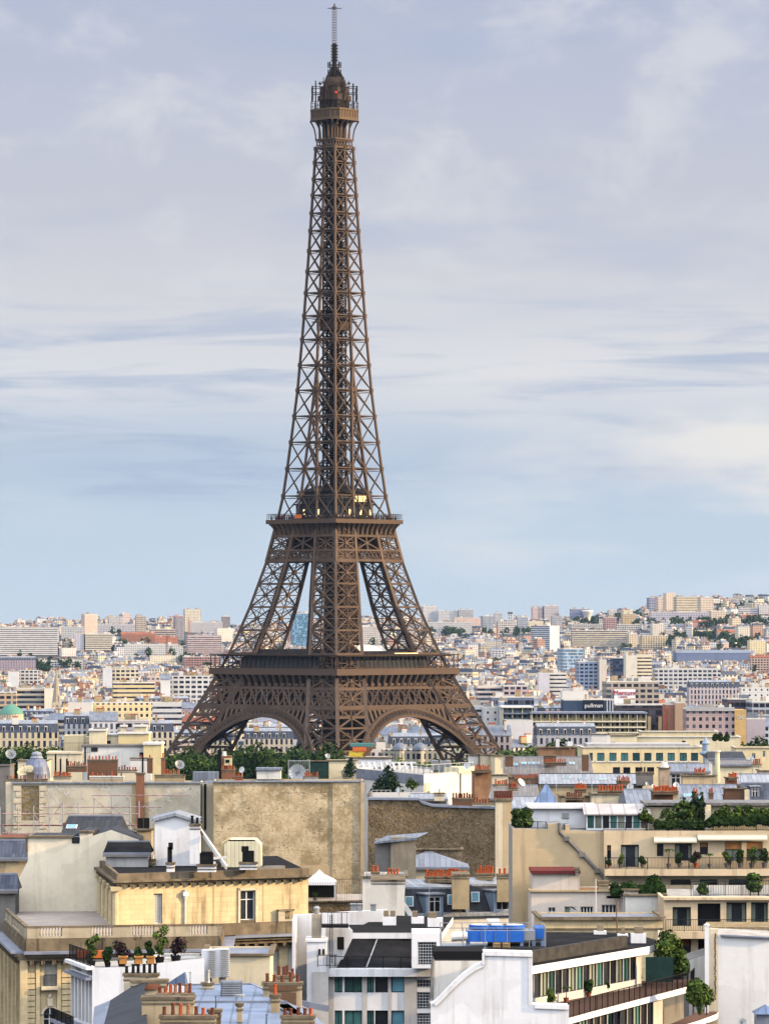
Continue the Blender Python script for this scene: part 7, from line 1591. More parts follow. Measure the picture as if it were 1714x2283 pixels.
    rt = fblock('brick chimney house with a long orange pot row and a stone end', 1454, 1500, 1766, 586, 3, M_dbrick, 0, (), parapet=.1)[0]; chimney(rt, 1456, 1511, 1764, 1772, 585, 1.1, M_brick, 12, M_pot, 1.6, rows=2); mb = MB(); pbox(mb, PL(1500, 586), 1500, 1513, 1766, 1800, 2.6, 0); mb.build('stone_end', [M_pale], rt)
    rt = fblock('round topped brick chimney house behind the white dormer', 1470, 1493, 1714, 655, 3, M_brickp, 0, (), parapet=.1)[0]; mb = MB(); mb.cyl(P(1481, 1714, 656), P(1481, 1700, 656), .7, .4, 10); mb.build('vent_stack', [M_offw], rt)
    rt, pl, L, ze, A, n = slopes('white house with a tall attic window under a zinc roof at right', 1490, 1580, 1705, 1722, 660, 5, M_offw, M_zinc); window(rt, pl, pl.u(1496), pl.u(1516), Z(1752, 660), Z(1727, 660), 'case', -.05)
    rt = fblock('beige stepped chimney wall house with orange pots right of the attic window', 1522, 1596, 1731, 640, 4, M_beige, 0, (), parapet=.1)[0]; chimney(rt, 1548, 1572, 1723, 1732, 641, .9, M_dbrick, 6, M_pot, 1.2)
    rt = slopes('cream attic house under a pale zinc roof near the right edge', 1598, 1682, 1697, 1706, 680, 5, M_creaml, M_zinct)[0]; chimney(rt, 1679, 1697, 1704, 1740, 672, 2, M_creaml, 4, R2, 1.2)
    t = root('flue_stack', P(1599, 1740, 668), 'tall thin cream flue pipe rising from the roofs at right', 'flue'); mb = MB(); mb.cyl(P(1599, 1745, 668), P(1599, 1676, 668), .42, .34, 10); mb.build('pipe', [M_creaml], t); mb = MB(); mb.cyl(P(1599, 1677, 668), P(1599, 1674, 668), .5, .5, 10); mb.build('cap', [M_offw], t)
    rt = fblock('orange brick chimney block with red pots near the right edge', 1619, 1643, 1736, 610, 2.5, M_brick, 0, (), parapet=.1)[0]; chimney(rt, 1624, 1642, 1733, 1738, 609, .9, M_brick, 6, M_pot, 1.2)
    rt = fblock('dark brown chimney wall house left of the slate mansard dormer', 1616, 1662, 1760, 590, 3, M_dbrick, 0, (), parapet=.1)[0]; mb = MB(); pbox(mb, PL(1660, 589), 1660, 1671, 1762, 1790, 2, 0); mb.build('stone_end', [M_pale], rt)
    rt = slopes('slate mansard house with a dormer at the right edge', 1656, 1740, 1748, 1786, 600, 3, M_slate, M_slate)[0]; dormer(rt, 1673, 1693, 1755, 1781, 600.5, 2.5, M_zinc, 'case')
    slopes('low zinc roof at the right edge above the slate mansard', 1640, 1740, 1728, 1750, 612, 5, M_tan, M_zincl)
    fblock('beige wall house at the right edge beside the orange pots', 1694, 1740, 1720, 660, 6, M_pale, 0, (), parapet=.1)
    for a in ((1405, 1755, 8, 610, (-.3, -.8, .2), 'white dish left of the brick chimney with orange pots'), (1507, 1751, 7, 600, (.1, -.9, .2), 'white dish above the stone end of the long orange pot row'), (1562, 1755, 5.5, 602, (-.4, -.8, .1), 'small white dish on the wide bluish zinc roof'), (1675, 1694, 7, 690, (-.3, -.8, .3), 'white dish on the cream attic house near the right edge'), (1542, 1716, 7, 665, (.6, -.7, .2), 'grey dish beside the white attic window'), (1456, 1754, 5, 608, (.3, -.8, .3), 'tiny white dish right of the red pot cluster'), (1441, 1748, 5, 640, (.5, -.7, .2), 'tiny grey dish in front of the dark chimney box')): dish(a[5], a[0], a[1], a[2], a[3], a[4], M_gmet if 'grey' in a[5] else M_wmet, False, .8)
    for px, yb, yt, Y in ((1240, 1800, 1748, 590), (1319, 1780, 1732, 600), (1355, 1762, 1735, 640)): t = root('aerial', P(px, yb, Y), 'thin rooftop television aerial %s' % {1240: 'in front of the blue hip roof', 1319: 'left of the red pot cluster', 1355: 'in front of the long pale zinc roof'}[px], 'aerial'); mb = MB(); mb.cyl(P(px, yb, Y), P(px, yt, Y), .05, .03, 6); mb.beam(P(px-4, yt+3, Y), P(px+4, yt+3, Y), .04); mb.beam(P(px-3, yt+7, Y), P(px+3, yt+7, Y), .04); mb.build('mast', [M_gmet], t)
    # cream building with ten windows, terraces and the turret behind
    w1 = [(x-8 if i else 1314, x+8 if i else 1321, 1679, 1697, 'green') for i, x in enumerate((1317, 1339, 1366, 1392, 1418, 1444, 1470, 1496, 1523, 1548))]; w2 = [(x-8, x+8, 1711, 1728, 'dark') for x in (1374, 1397, 1424, 1450)]
    rt, pl, L, z, g = fblock('long cream building with a row of ten green glazed windows', 1299, 1566, 1667, 900, 14, M_cream, 2, w1+w2, .3, parapet=.5, coping=M_offw)
    mb = MB()
    for a in w1: pbox(mb, pl, a[0]-3, a[1]+3, 1697, 1700, .3, 0, .15)
    mb.build('window_ledges', [M_offw], rt); mb = MB(); pbox(mb, pl, 1310, 1540, 1659, 1667, 9, 0, -2); mb.build('roof_plant', [M_grey], rt)
    fblock('pale flat terrace building behind the long cream building', 1395, 1650, 1644, 1010, 14, M_creaml, 0, ((1520, 1528, 1652, 1660, 'dark'), (1560, 1568, 1652, 1660, 'dark')), parapet=.4, coping=M_offw)
    fblock('white blank end block left of the pale terrace building', 1318, 1360, 1638, 985, 10, M_offw, 0, (), parapet=.3); fblock('long white flat roofed block behind the pale terraces', 1358, 1420, 1641, 1000, 12, M_creaml, 0, ((1362, 1372, 1655, 1662, 'green'),), parapet=.3)
    fblock('cream upper terrace strip below the mauve office', 1430, 1600, 1632, 1060, 12, M_cream, 0, (), parapet=.4, coping=M_offw)
    for i, (px, lb) in enumerate(((1592, 'left round bush on the pale terrace'), (1604, 'middle round bush on the pale terrace'), (1618, 'right small bush on the pale terrace'))): hedge(lb, [P(px, 1653, 1005), P(px+3, 1653, 1005)], 1.3, 1.4, (0, 0, 1), 200, .2, 'bush', 'bush')
    fblock('cream classical house at the right edge behind the turret', 1640, 1740, 1668, 880, 12, M_cream, 0, ((1676, 1684, 1680, 1692, 'case'), (1700, 1706, 1675, 1688, 'case')), parapet=.4, coping=M_stone2)
    slopes('dark slate gabled house right of the pale blue turret', 1580, 1660, 1678, 1692, 800, 5, M_offw, M_zincd)
    Y = 870; x = X(1573, Y); k = Y/F; t = root('turret', (x, Y, Z(1710, Y)), 'pale blue round turret with a flared gallery and conical cap, right of the cream building', 'turret'); mb = MB(); z = lambda py: Z(py, Y); mb.lathe((x, Y, 0), [(6*k, z(1740)), (6*k, z(1686)), (14*k, z(1682)), (14*k, z(1678)), (8*k, z(1675)), (8*k, z(1660)), (10*k, z(1658)), (6*k, z(1653)), (1*k, z(1645)), (0, z(1643))], 16); mb.build('shaft', [plain('pale_blue_paint', (.30,.38,.48), .5, .1, .1)], t)
    fblock('low brown roof terrace with white tanks below the yellow hotel wing', 1200, 1282, 1668, 840, 9, M_brick2, 0, (), parapet=.1, top=M_redtile)
    for x0, x1, y0, y1, lb in ((1239, 1247, 1648, 1666, 'tall white roof tank on a post below the hotel'), (1265, 1276, 1654, 1664, 'broad white roof tank below the hotel')): t = root('water_tank', P((x0+x1)/2, 1668, 838), lb, 'tank'); mb = MB(); pbox(mb, PL(x0, 838), x0, x1, y0, y1, 1.0, 0); mb.build('tank', [M_wmet], t); mb = MB(); mb.beam(P((x0+x1)/2, y1, 838.5), P((x0+x1)/2, 1672, 838.5), .15); mb.build('post', [M_gmet], t)
M_brick2 = plaster('weathered_brick', (.30,.17,.10), .25, .8, .5); M_brickp = plaster('pale_brick', (.46,.34,.24), .2, .8, .4)
roofs_right()
def aerials():
    for px, yb, yt, Y in ((1140, 1745, 1712, 690), (1180, 1770, 1738, 650), (1290, 1765, 1735, 610), (1430, 1752, 1718, 680), (1478, 1765, 1732, 600), (1530, 1735, 1704, 645), (1588, 1770, 1738, 600), (1650, 1760, 1722, 600), (1690, 1725, 1694, 660), (1070, 1716, 1690, 700)):
        t = root('aerial', P(px, yb, Y), 'thin dark television aerial among the zinc roofs at right', 'aerial', 'aerials on the zinc roofs'); mb = MB(); mb.cyl(P(px, yb, Y), P(px, yt, Y), .05, .03, 6)
        for k in (2, 5, 8): mb.beam(P(px-5+k*.3, yt+k, Y), P(px+5-k*.3, yt+k, Y), .04)
        mb.build('mast', [M_dgrey], t)
aerials()
# ------------------------------------------------------------ beige balconied block at right
def balcony_block():
    Y = 402; pl = PL(1142, Y); g = 25.5; rt = root('balcony_block', (X(1480, Y), Y+6, g), 'beige apartment block with planted balconies and a diagonal pipe on its blank flank', 'building')
    mb = MB(); mb.gable(pl, [(1142, 2300), (1142, 1848), (1221, 1850), (1221, 1838), (1249, 1835), (1249, 1851), (1260, 1852), (1260, 1840), (1270, 1840), (1270, 1852), (1346, 1855), (1346, 2300)], 12, 0, 1); mb.build('flank_wall', [M_beige, M_gravel], rt)
    mb = MB(); q = [pl.pt(x, y, .15) for x, y in ((1247, 1835), (1247, 1855), (1297, 1905), (1346, 1957), (1346, 1975))]
    for a, b in zip(q, q[1:]): mb.cyl(a, b, .16, None, 8)
    for f0 in (.15, .5, .85): p = q[1].lerp(q[3], f0); mb.box(p, (.26, .2, .2))
    mb.build('diagonal_pipe', [M_dgrey], rt)
    p2 = PL(1346, Y-.6); L = p2.u(1735); z = lambda py: Z(py, Y-.6); zt, zs1, zs2 = z(1853), z(1937), z(1990)
    w = [(1353, 1362, 1885, 1916, 'roll'), (1384, 1424, 1884, 1934, 'slide'), (1464, 1479, 1882, 1910, 'dark'), (1504, 1542, 1882, 1920, 'slide'), (1560, 1578, 1879, 1906, 'roll'), (1615, 1653, 1877, 1920, 'loggia'), (1664, 1700, 1877, 1920, 'loggia')]
    mb = MB(); ops = px_ops(p2, w); mb.facade(p2, 0, L, zs1-.2, zt, ops, .35); shell(mb, p2, L, zs1-.2, zt, 11, 0, 1, .5); mb.build('upper_walls', [M_peach, M_gravel], rt)
    for o, a in zip(w, ops): window(rt, p2, *a, o[4], .35)
    for a in ops[5:7]: mb = MB(); mb.box(p2.at((a[0]+a[1])/2, a[3]-.35, -.12), ((a[1]-a[0])/2, .06, .34), 0, axes(p2)); mb.build('orange_blind', [M_wood], rt)
    for x0, x1 in ((1457, 1552), (1554, 1709)):
        mb = MB(); u0, u1 = p2.u(x0), p2.u(x1); zz = z(1863 if x0 == 1554 else 1868); mb.box(p2.at((u0+u1)/2, zz, .15), ((u1-u0)/2, .16, .10), 0, axes(p2)); mb.poly([p2.at(u0, zz, .3), p2.at(u1, zz, .3), p2.at(u1, zz-.28, .75), p2.at(u0, zz-.28, .75)]); mb.poly([p2.at(u0, zz-.28, .75), p2.at(u1, zz-.28, .75), p2.at(u1, zz-.42, .76), p2.at(u0, zz-.42, .76)]); mb.build('rolled_awning', [M_canvas], rt)
    mb = MB(); mb.box(p2.at(L/2, zs1-.28, .2), (L/2, 1.5, .3), 0, axes(p2)); mb.build('balcony_slab', [M_peach], rt); f1 = zs1+.02
    railing(rt, [p2.at(.1, f1, -.5), p2.at(.1, f1, 1.6), p2.at(L, f1, 1.6)], 1.05, 'balcony_railing', M_black, .13, 1.9)
    # second level, deeply recessed behind planting, then the nearer lower block
    mb = MB(); w2 = [(1495, 1540, 1962, 1990, 'slide'), (1560, 1600, 1962, 1990, 'slide'), (1625, 1700, 1962, 1990, 'slide')]; o2 = px_ops(p2, w2); mb.facade(p2, 0, L, g, zs1-.5, o2, .3, 0, None, -.3); mb.build('recessed_walls', [M_pale], rt)
    for o, a in zip(w2, o2): window(rt, p2, *a, 'dark', .3, -.3)
    p3 = PL(1480, 380); L3 = p3.u(1735); z3 = lambda py: Z(py, 380); r2 = z3(2006)
    w3 = [(1499, 1540, 2023, 2066, 'slide'), (1555, 1606, 2015, 2066, 'hole'), (1619, 1664, 2012, 2062, 'slide'), (1674, 1712, 2012, 2062, 'slide'), (1500, 1540, 2092, 2140, 'roll'), (1556, 1600, 2092, 2140, 'hole'), (1622, 1664, 2092, 2140, 'roll'), (1500, 1540, 2165, 2200, 'roll')]
    mb = MB(); ops = px_ops(p3, w3); mb.facade(p3, 0, L3, g, r2, ops, .6); shell(mb, p3, L3, g, r2, 21, 0, 1, .3); mb.build('lower_walls', [M_peach, M_gravel], rt)
    for o, a in zip(w3, ops): window(rt, p3, *a, o[4], .6)
    for py in (2076, 2152): mb = MB(); mb.box(p3.at(L3/2, z3(py)-.28, .3), (L3/2+.3, 1.3, .3), 0, axes(p3)); mb.build('balcony_slab', [M_peach], rt); railing(rt, [p3.at(.05, z3(py)+.02, 1.5), p3.at(L3, z3(py)+.02, 1.5)], 1.05, 'balcony_railing', M_framed, .2, 1.6)
    mb = MB(); pbox(mb, p3, 1478, 1735, 2001, 2007, 1.6, 0, .4); mb.build('terrace_edge', [M_peach], rt)
    mb = MB(); pbox(mb, PL(1352, 392), 1352, 1735, 1998, 2004, 9, 0, 0); mb.build('terrace_slab', [M_pale], rt); railing(rt, [P(1540, 1999, 385), P(1735, 1997, 385)], 1.3, 'terrace_railing', M_framed, .22, 1.5)
    mb = MB(); pbox(mb, PL(1545, 388), 1545, 1735, 1975, 1999, .2, 0); mb.build('white_screen', [M_offw], rt)
    # penthouse: white walls, glazed winter garden
    p4 = PL(1178, Y+4); mb = MB(); L4 = p4.u(1318); zz = Z(1803, Y+4); zb = Z(1852, Y); mb.facade(p4, 0, L4, zb, zz); shell(mb, p4, L4, zb, zz, 6, 0, 1); pbox(mb, p4, 1176, 1330, 1797, 1803, 7, 0, .5); ph = mb.build('penthouse', [M_white, M_zincd], rt)
    louv = louvre('white wall mounted air conditioner on the penthouse', 1252, 1268, 1813, 1825, Y+3.9, .5)
    p5 = PL(1308, Y+.8); L5 = p5.u(1444); z0, z1 = Z(1852, Y+.8), Z(1817, Y+.8); mb = MB(); n = 8
    for i in range(n+1): mb.box(p5.at(L5*i/n, (z0+z1)/2, 0), (.06, .06, (z1-z0)/2), 0, axes(p5))
    mb.box(p5.at(L5/2, z1, 0), (L5/2+.1, .1, .09), 0, axes(p5)); mb.box(p5.at(L5/2, z0+.1, 0), (L5/2, .08, .1), 0, axes(p5)); cf = mb.build('winter_garden', [M_frame], rt)
    for i in range(n): mb = MB(); mb.poly([p5.at(L5*i/n, z0, -.05), p5.at(L5*(i+1)/n, z0, -.05), p5.at(L5*(i+1)/n, z1, -.05), p5.at(L5*i/n, z1, -.05)]); mb.build('pane', [(M_glassg, M_curt, M_glass)[i % 3]], cf)
    mb = MB(); a, b = p5.at(-.3, z1+.1, .4), p5.at(L5+.3, z1+.1, .4); bk = Vector((0, 4.2, .75)); mb.poly([a, b, b+bk, a+bk]); mb.poly([a-UP*.12, b-UP*.12, b, a]); mb.poly([b-UP*.12, b+bk-UP*.12, b+bk, b]); mb.build('glass_roof', [zinc('polycarbonate_roof', (.52,.46,.44), 1.2, .12, .3)], cf)
    mb = MB(); q = [p5.at(0, z0, -.1), p5.at(0, z0, -4), p5.at(0, z1, -4), p5.at(0, z1, -.1)]; mb.poly(q); q = [p5.at(L5, z0, -4), p5.at(L5, z0, -.1), p5.at(L5, z1, -.1), p5.at(L5, z1, -4)]; mb.poly(q); mb.build('side_pane', [M_curt], cf)
    p6 = PL(1440, Y+3); mb = MB(); pbox(mb, p6, 1440, 1570, 1800, 1855, 6, 0); pbox(mb, p6, 1568, 1582, 1795, 1855, 1.5, 0, 1.5); pbox(mb, p6, 1582, 1735, 1793, 1855, 5, 0); pbox(mb, p6, 1436, 1735, 1790, 1796, 7, 1, .6); mb.build('penthouse', [M_creaml, M_zinct], rt)
    railing(rt, [p2.at(0, zt, -.1), p2.at(L, zt, -.1)], .75, 'roof_railing', M_black, .16, 2); railing(rt, [pl.pt(1150, 1849, -.2), pl.pt(1219, 1850, -.2)], .7, 'roof_railing', M_black, .16, 2)
    hedge('trimmed dark hedge along the terrace rail at the right edge', [P(1575, 1846, Y-.2), P(1735, 1843, Y-.2)], .8, 1.0); hedge('dark hedge along the terrace rail left of the white pier', [P(1460, 1850, Y-.2), P(1568, 1848, Y-.2)], .8, .7)
    hedge('tall loose green hedge behind the rail on the right terrace', [P(1590, 1846, Y+1.5), P(1735, 1842, Y+1.5)], 1.3, 1.8, (1, 0, 2)); hedge('dark planting on the blank flank roof beside the beige pylon', [P(1146, 1850, Y+2), P(1180, 1851, Y+2)], 1.4, 1.7, (0, 0, 1, 2))
    for px, Yv, s, lb in ((1547, Y+1.5, 1.0, 'left cypress of the pair on the right terrace'), (1562, Y+1.6, .98, 'right cypress of the pair on the right terrace')): c = P(px, 1850, Yv); tree(c.x, c.y, c.z, ('cypress', 0), s, lb)
    c = P(1524, 1850, Y+1.4); tree(c.x, c.y, c.z, ('small', 0), 1.28, 'umbrella shaped terrace tree left of the two cypresses'); c = P(1487, 1850, Y+1.2); tree(c.x, c.y, c.z, ('small', 1), .85, 'low round terrace shrub below the umbrella shaped tree'); c = P(1440, 1852, Y+.3); tree(c.x, c.y, c.z, ('small', 2), .9, 'dark shrub beside the winter garden'); c = P(1334, 1785, 590); 
    fb = Y-1.5
    for px, k, h, w_, lb, pt in ((1383, 'light', .9, .8, 'small green potted plant at the left end of the upper balcony', M_dgrey), (1432, 'bush', .7, .9, 'low potted shrub right of the blue balcony doors', M_dgrey), (1490, 'palm', 2.1, 1.0, 'tall potted palm on the upper balcony', M_dgrey), (1515, 'bush', 1.0, 1.1, 'bushy potted plant beside the curtained balcony window', M_dgrey), (1551, 'purple', 1.3, 1.1, 'reddish potted shrub on the upper balcony', M_pot), (1581, 'palm', 1.5, .9, 'shorter potted palm right of the reddish shrub', M_dgrey), (1620, 'light', 1.0, 1.1, 'leafy plant below the left orange blind', M_dgrey), (1650, 'bush', 1.3, 1.2, 'dark leafy plant between the orange blinds', M_dgrey), (1676, 'light', 1.5, 1.2, 'broad leaved plant below the right orange blind', M_dgrey), (1704, 'bush', 1.4, 1.3, 'dark bush at the right edge of the upper balcony', M_dgrey), (1357, 'bush', .6, .6, 'little potted plant by the narrow shuttered window', M_pot)): plant(px, 1935, fb, h, k, lb, pt, w_)
    hedge('mass of dark shrubs on the lower terrace under the upper balcony', [P(1362, 1998, 391), P(1420, 1998, 390.5), P(1480, 1998, 390)], 1.1, 1.0, (0, 0, 1), 300); hedge('taller dark shrub in the middle of the lower terrace', [P(1445, 1998, 391), P(1470, 1998, 391)], 1.4, 1.5, (0, 0, 0, 1), 300); hedge('climbing plants on the white screen at the right edge', [P(1672, 1998, 387), P(1690, 1998, 387)], 1.1, 1.8, (1, 1, 2)); hedge('small climbers on the white screen left part', [P(1560, 1998, 387), P(1574, 1998, 387)], .8, 1.3, (1, 0, 2))
M_peach = plaster('peach_render', (.70,.55,.36), .10, .3, .55, (.30,.22,.14))
balcony_block()
def cream_low():
    rt, pl, L, z, g = fblock('cream low apartment house with slatted windows, between the zinc mansards and the balconied block', 1184, 1394, 1989, 392, 8, M_pinkw, 0, ((1222, 1238, 2024, 2058, 'case'), (1258, 1284, 2022, 2058, 'curt'), (1294, 1322, 2022, 2058, 'slat'), (1341, 1374, 2018, 2056, 'slat')), .25, top=M_wood2, parapet=.1, coping=M_tan)
    mb = MB(); mb.beam(pl.at(pl.u(1278), Z(2022, 392), .02), pl.at(pl.u(1288), Z(2030, 391), .9), .05); mb.poly([pl.at(pl.u(1272), Z(2024, 392), .1), pl.at(pl.u(1284), Z(2030, 392), .9), pl.at(pl.u(1284), Z(2056, 392), .9), pl.at(pl.u(1272), Z(2056, 392), .1)]); mb.build('open_shutter', [M_offw], rt)
    mb = MB(); pbox(mb, PL(1186, 394), 1186, 1292, 1948, 1989, 6, 0); b = mb.build('attic_box', [M_pinkw], rt); mb = MB(); p = PL(1186, 393.6); pbox(mb, p, 1184, 1294, 1942, 1949, 6.5, 0); mb.build('red_roof', [M_redroof], b)
    chimney(rt, 1282, 1290, 1934, 1952, 393.4, .8, M_dgrey); chimney(rt, 1334, 1356, 1965, 1990, 396, 1.2, M_tan)
    fblock('white recessed side block right of the cream low house', 1394, 1482, 1998, 389, 8, M_offw, 0, (), top=M_lead, parapet=.1); fblock('cream end pier house beside the white recessed block', 1391, 1422, 1986, 390, 8, M_pinkw, 6, (), parapet=.1, top=M_tan)
    rt, pl, L, z, g = fblock('weathered stone wall house with a dark ledge behind the curved white office', 1205, 1478, 2049, 372, 8, M_stone, 2, (), top=M_lead, parapet=.1); mb = MB(); pbox(mb, pl, 1205, 1480, 2047, 2052, .8, 0, .3); pbox(mb, pl, 1205, 1478, 2070, 2073, .4, 0, .15); mb.build('ledge', [M_cornice], rt)
    mb = MB(); mb.cyl(pl.at(pl.u(1467), g, .15), pl.at(pl.u(1467), Z(2075, 372), .15), .1, None, 8); mb.build('drain_pipe', [M_offw], rt)
    t = root('flagpole', P(1328, 2000, 385), 'thin white mast before the cream low house', 'mast'); mb = MB(); mb.cyl(P(1328, 2056, 388), P(1328, 1960, 388), .045, .03, 6); mb.build('pole', [M_wmet], t)
    t = root('flagpole', P(1375, 2085, 360), 'dark rusty mast on the curved office roof', 'mast'); mb = MB(); mb.cyl(P(1376, 2085, 360), P(1373, 2008, 360), .07, .04, 6); mb.build('pole', [M_dbrick], t)
M_pinkw = plaster('pinkish_render', (.70,.61,.52), .07, .3, .3); M_wood2 = plain('rusty_terrace', (.36,.20,.11), .8, 0, .25)
cream_low()
M_dormz = zinc('dormer_zinc', (.26,.33,.43), 1.5, .15, .45, False, 0.0)
def mansards():
    Y = 440; rt = root('mansard_house', (X(1045, Y), Y+5, 25.5), 'house with two dark zinc mansard bays, blue dormers and tan chimney walls', 'building'); pl = PL(898, Y, 18); g = 25.5
    ze = Z(2042, Y); L = pl.u(1210); mb = MB(); mb.facade(pl, 0, L, g, ze); shell(mb, pl, L, g, ze, 10, 0, 1); mb.build('walls', [M_offw, M_zincl], rt)
    mb = MB(); pbox(mb, pl, 896, 1212, 2034, 2043, 1.2, 0, .5); mb.build('gutter_ledge', [M_zincl], rt)
    for (x0, x1, xt0, xt1, yb, ym, yt) in ((900, 1040, 904, 1012, 2036, 1981, 1961), (1046, 1184, 1046, 1143, 2032, 1974, 1957)):
        a, b = pl.pt(x0, yb, 0), pl.pt(x1, yb, 0); p1 = pl.back(2.0); c, d = p1.pt(xt1, ym), p1.pt(xt0, ym); p2 = pl.back(5.5); e, f = p2.pt(xt1-6, yt), p2.pt(xt0, yt); mb = MB(); mb.poly([a, b, c, d]); mb.poly([b, v3(p2.pt(x1, yb).xy, b.z), e, c], 0); mb.poly([v3(p2.pt(x0, yb).xy, a.z), a, d, f]); mb.poly([d, c, e, f], 1); bk = Vector((0, 4, -1.5)); mb.poly([f, e, e+bk, f+bk], 1)
        mb.beam(b, c, .3, .3, 2); mb.beam(d, c, .25, .2, 1); mb.build('mansard_roof', [M_zincd, M_zincl, M_zinc], rt)
    for a in ((1008, 1046, 1950, 2028, 438.5, 5), (828, 902, 1962, 2060, 436, 9)):
        c = chimney(rt, *a, M_tan if a[0] == 1008 else M_offw, 0)
    chimney(rt, 948, 1042, 1955, 1968, 445, 1.2, M_tan, 16, M_pot, 1.35); chimney(rt, 1063, 1100, 1948, 1962, 447, 1.2, M_tan, 7, M_pot, 1.5); chimney(rt, 1108, 1187, 1950, 2012, 442, 1.6, M_tan, 7, M_pot, 1.4); chimney(rt, 862, 890, 1950, 1965, 445, 1, M_tan, 4, M_pot, 1.6); chimney(rt, 828, 845, 1945, 1965, 447, 1, M_tan, 2, M_pot, 1.8)
    dormer(rt, 950, 988, 1996, 2038, pl.xy(950).y-.6, 3.0, M_dormz, yaw=26); dormer(rt, 1100, 1139, 1988, 2033, pl.xy(1100).y-.6, 3.0, M_dormz, yaw=26)
    pm = pl.back(1.0); n_ = Vector((0, -.82, .57)); d_ = Vector((1, 0, 0)); s_ = n_.cross(d_).normalized()
    for px, py in ((911, 2011), (1005, 2007), (1058, 2001), (1146, 2000)): c = pm.pt(px, py, .2); mb = MB(); mb.box(c, (.42, .6, .08), 0, (d_, s_, n_)); mb.box(c+n_*.06, (.33, .5, .05), 1, (d_, s_, n_)); mb.build('skylight', [M_frame, M_glassb], rt)
    mb = MB(); mb.beam(P(1152, 1957, 441), P(1178, 2030, 437), .5, .5); mb.beam(P(1172, 2004, 438), P(1205, 2042, 436), .6, .3); mb.build('zinc_hip', [M_zincl], rt)
    mb = MB(); mb.beam(P(892, 2012, 438), P(917, 2046, 436), .7, .35); mb.build('zinc_hip', [M_zincl], rt)
    t = root('aerial', P(957, 2080, 360), 'thin tall aerial in front of the left blue dormer', 'aerial'); mb = MB(); mb.cyl(P(957, 2080, 360), P(957, 1962, 360), .03, .02, 6); mb.build('mast', [M_gmet], t)
mansards()
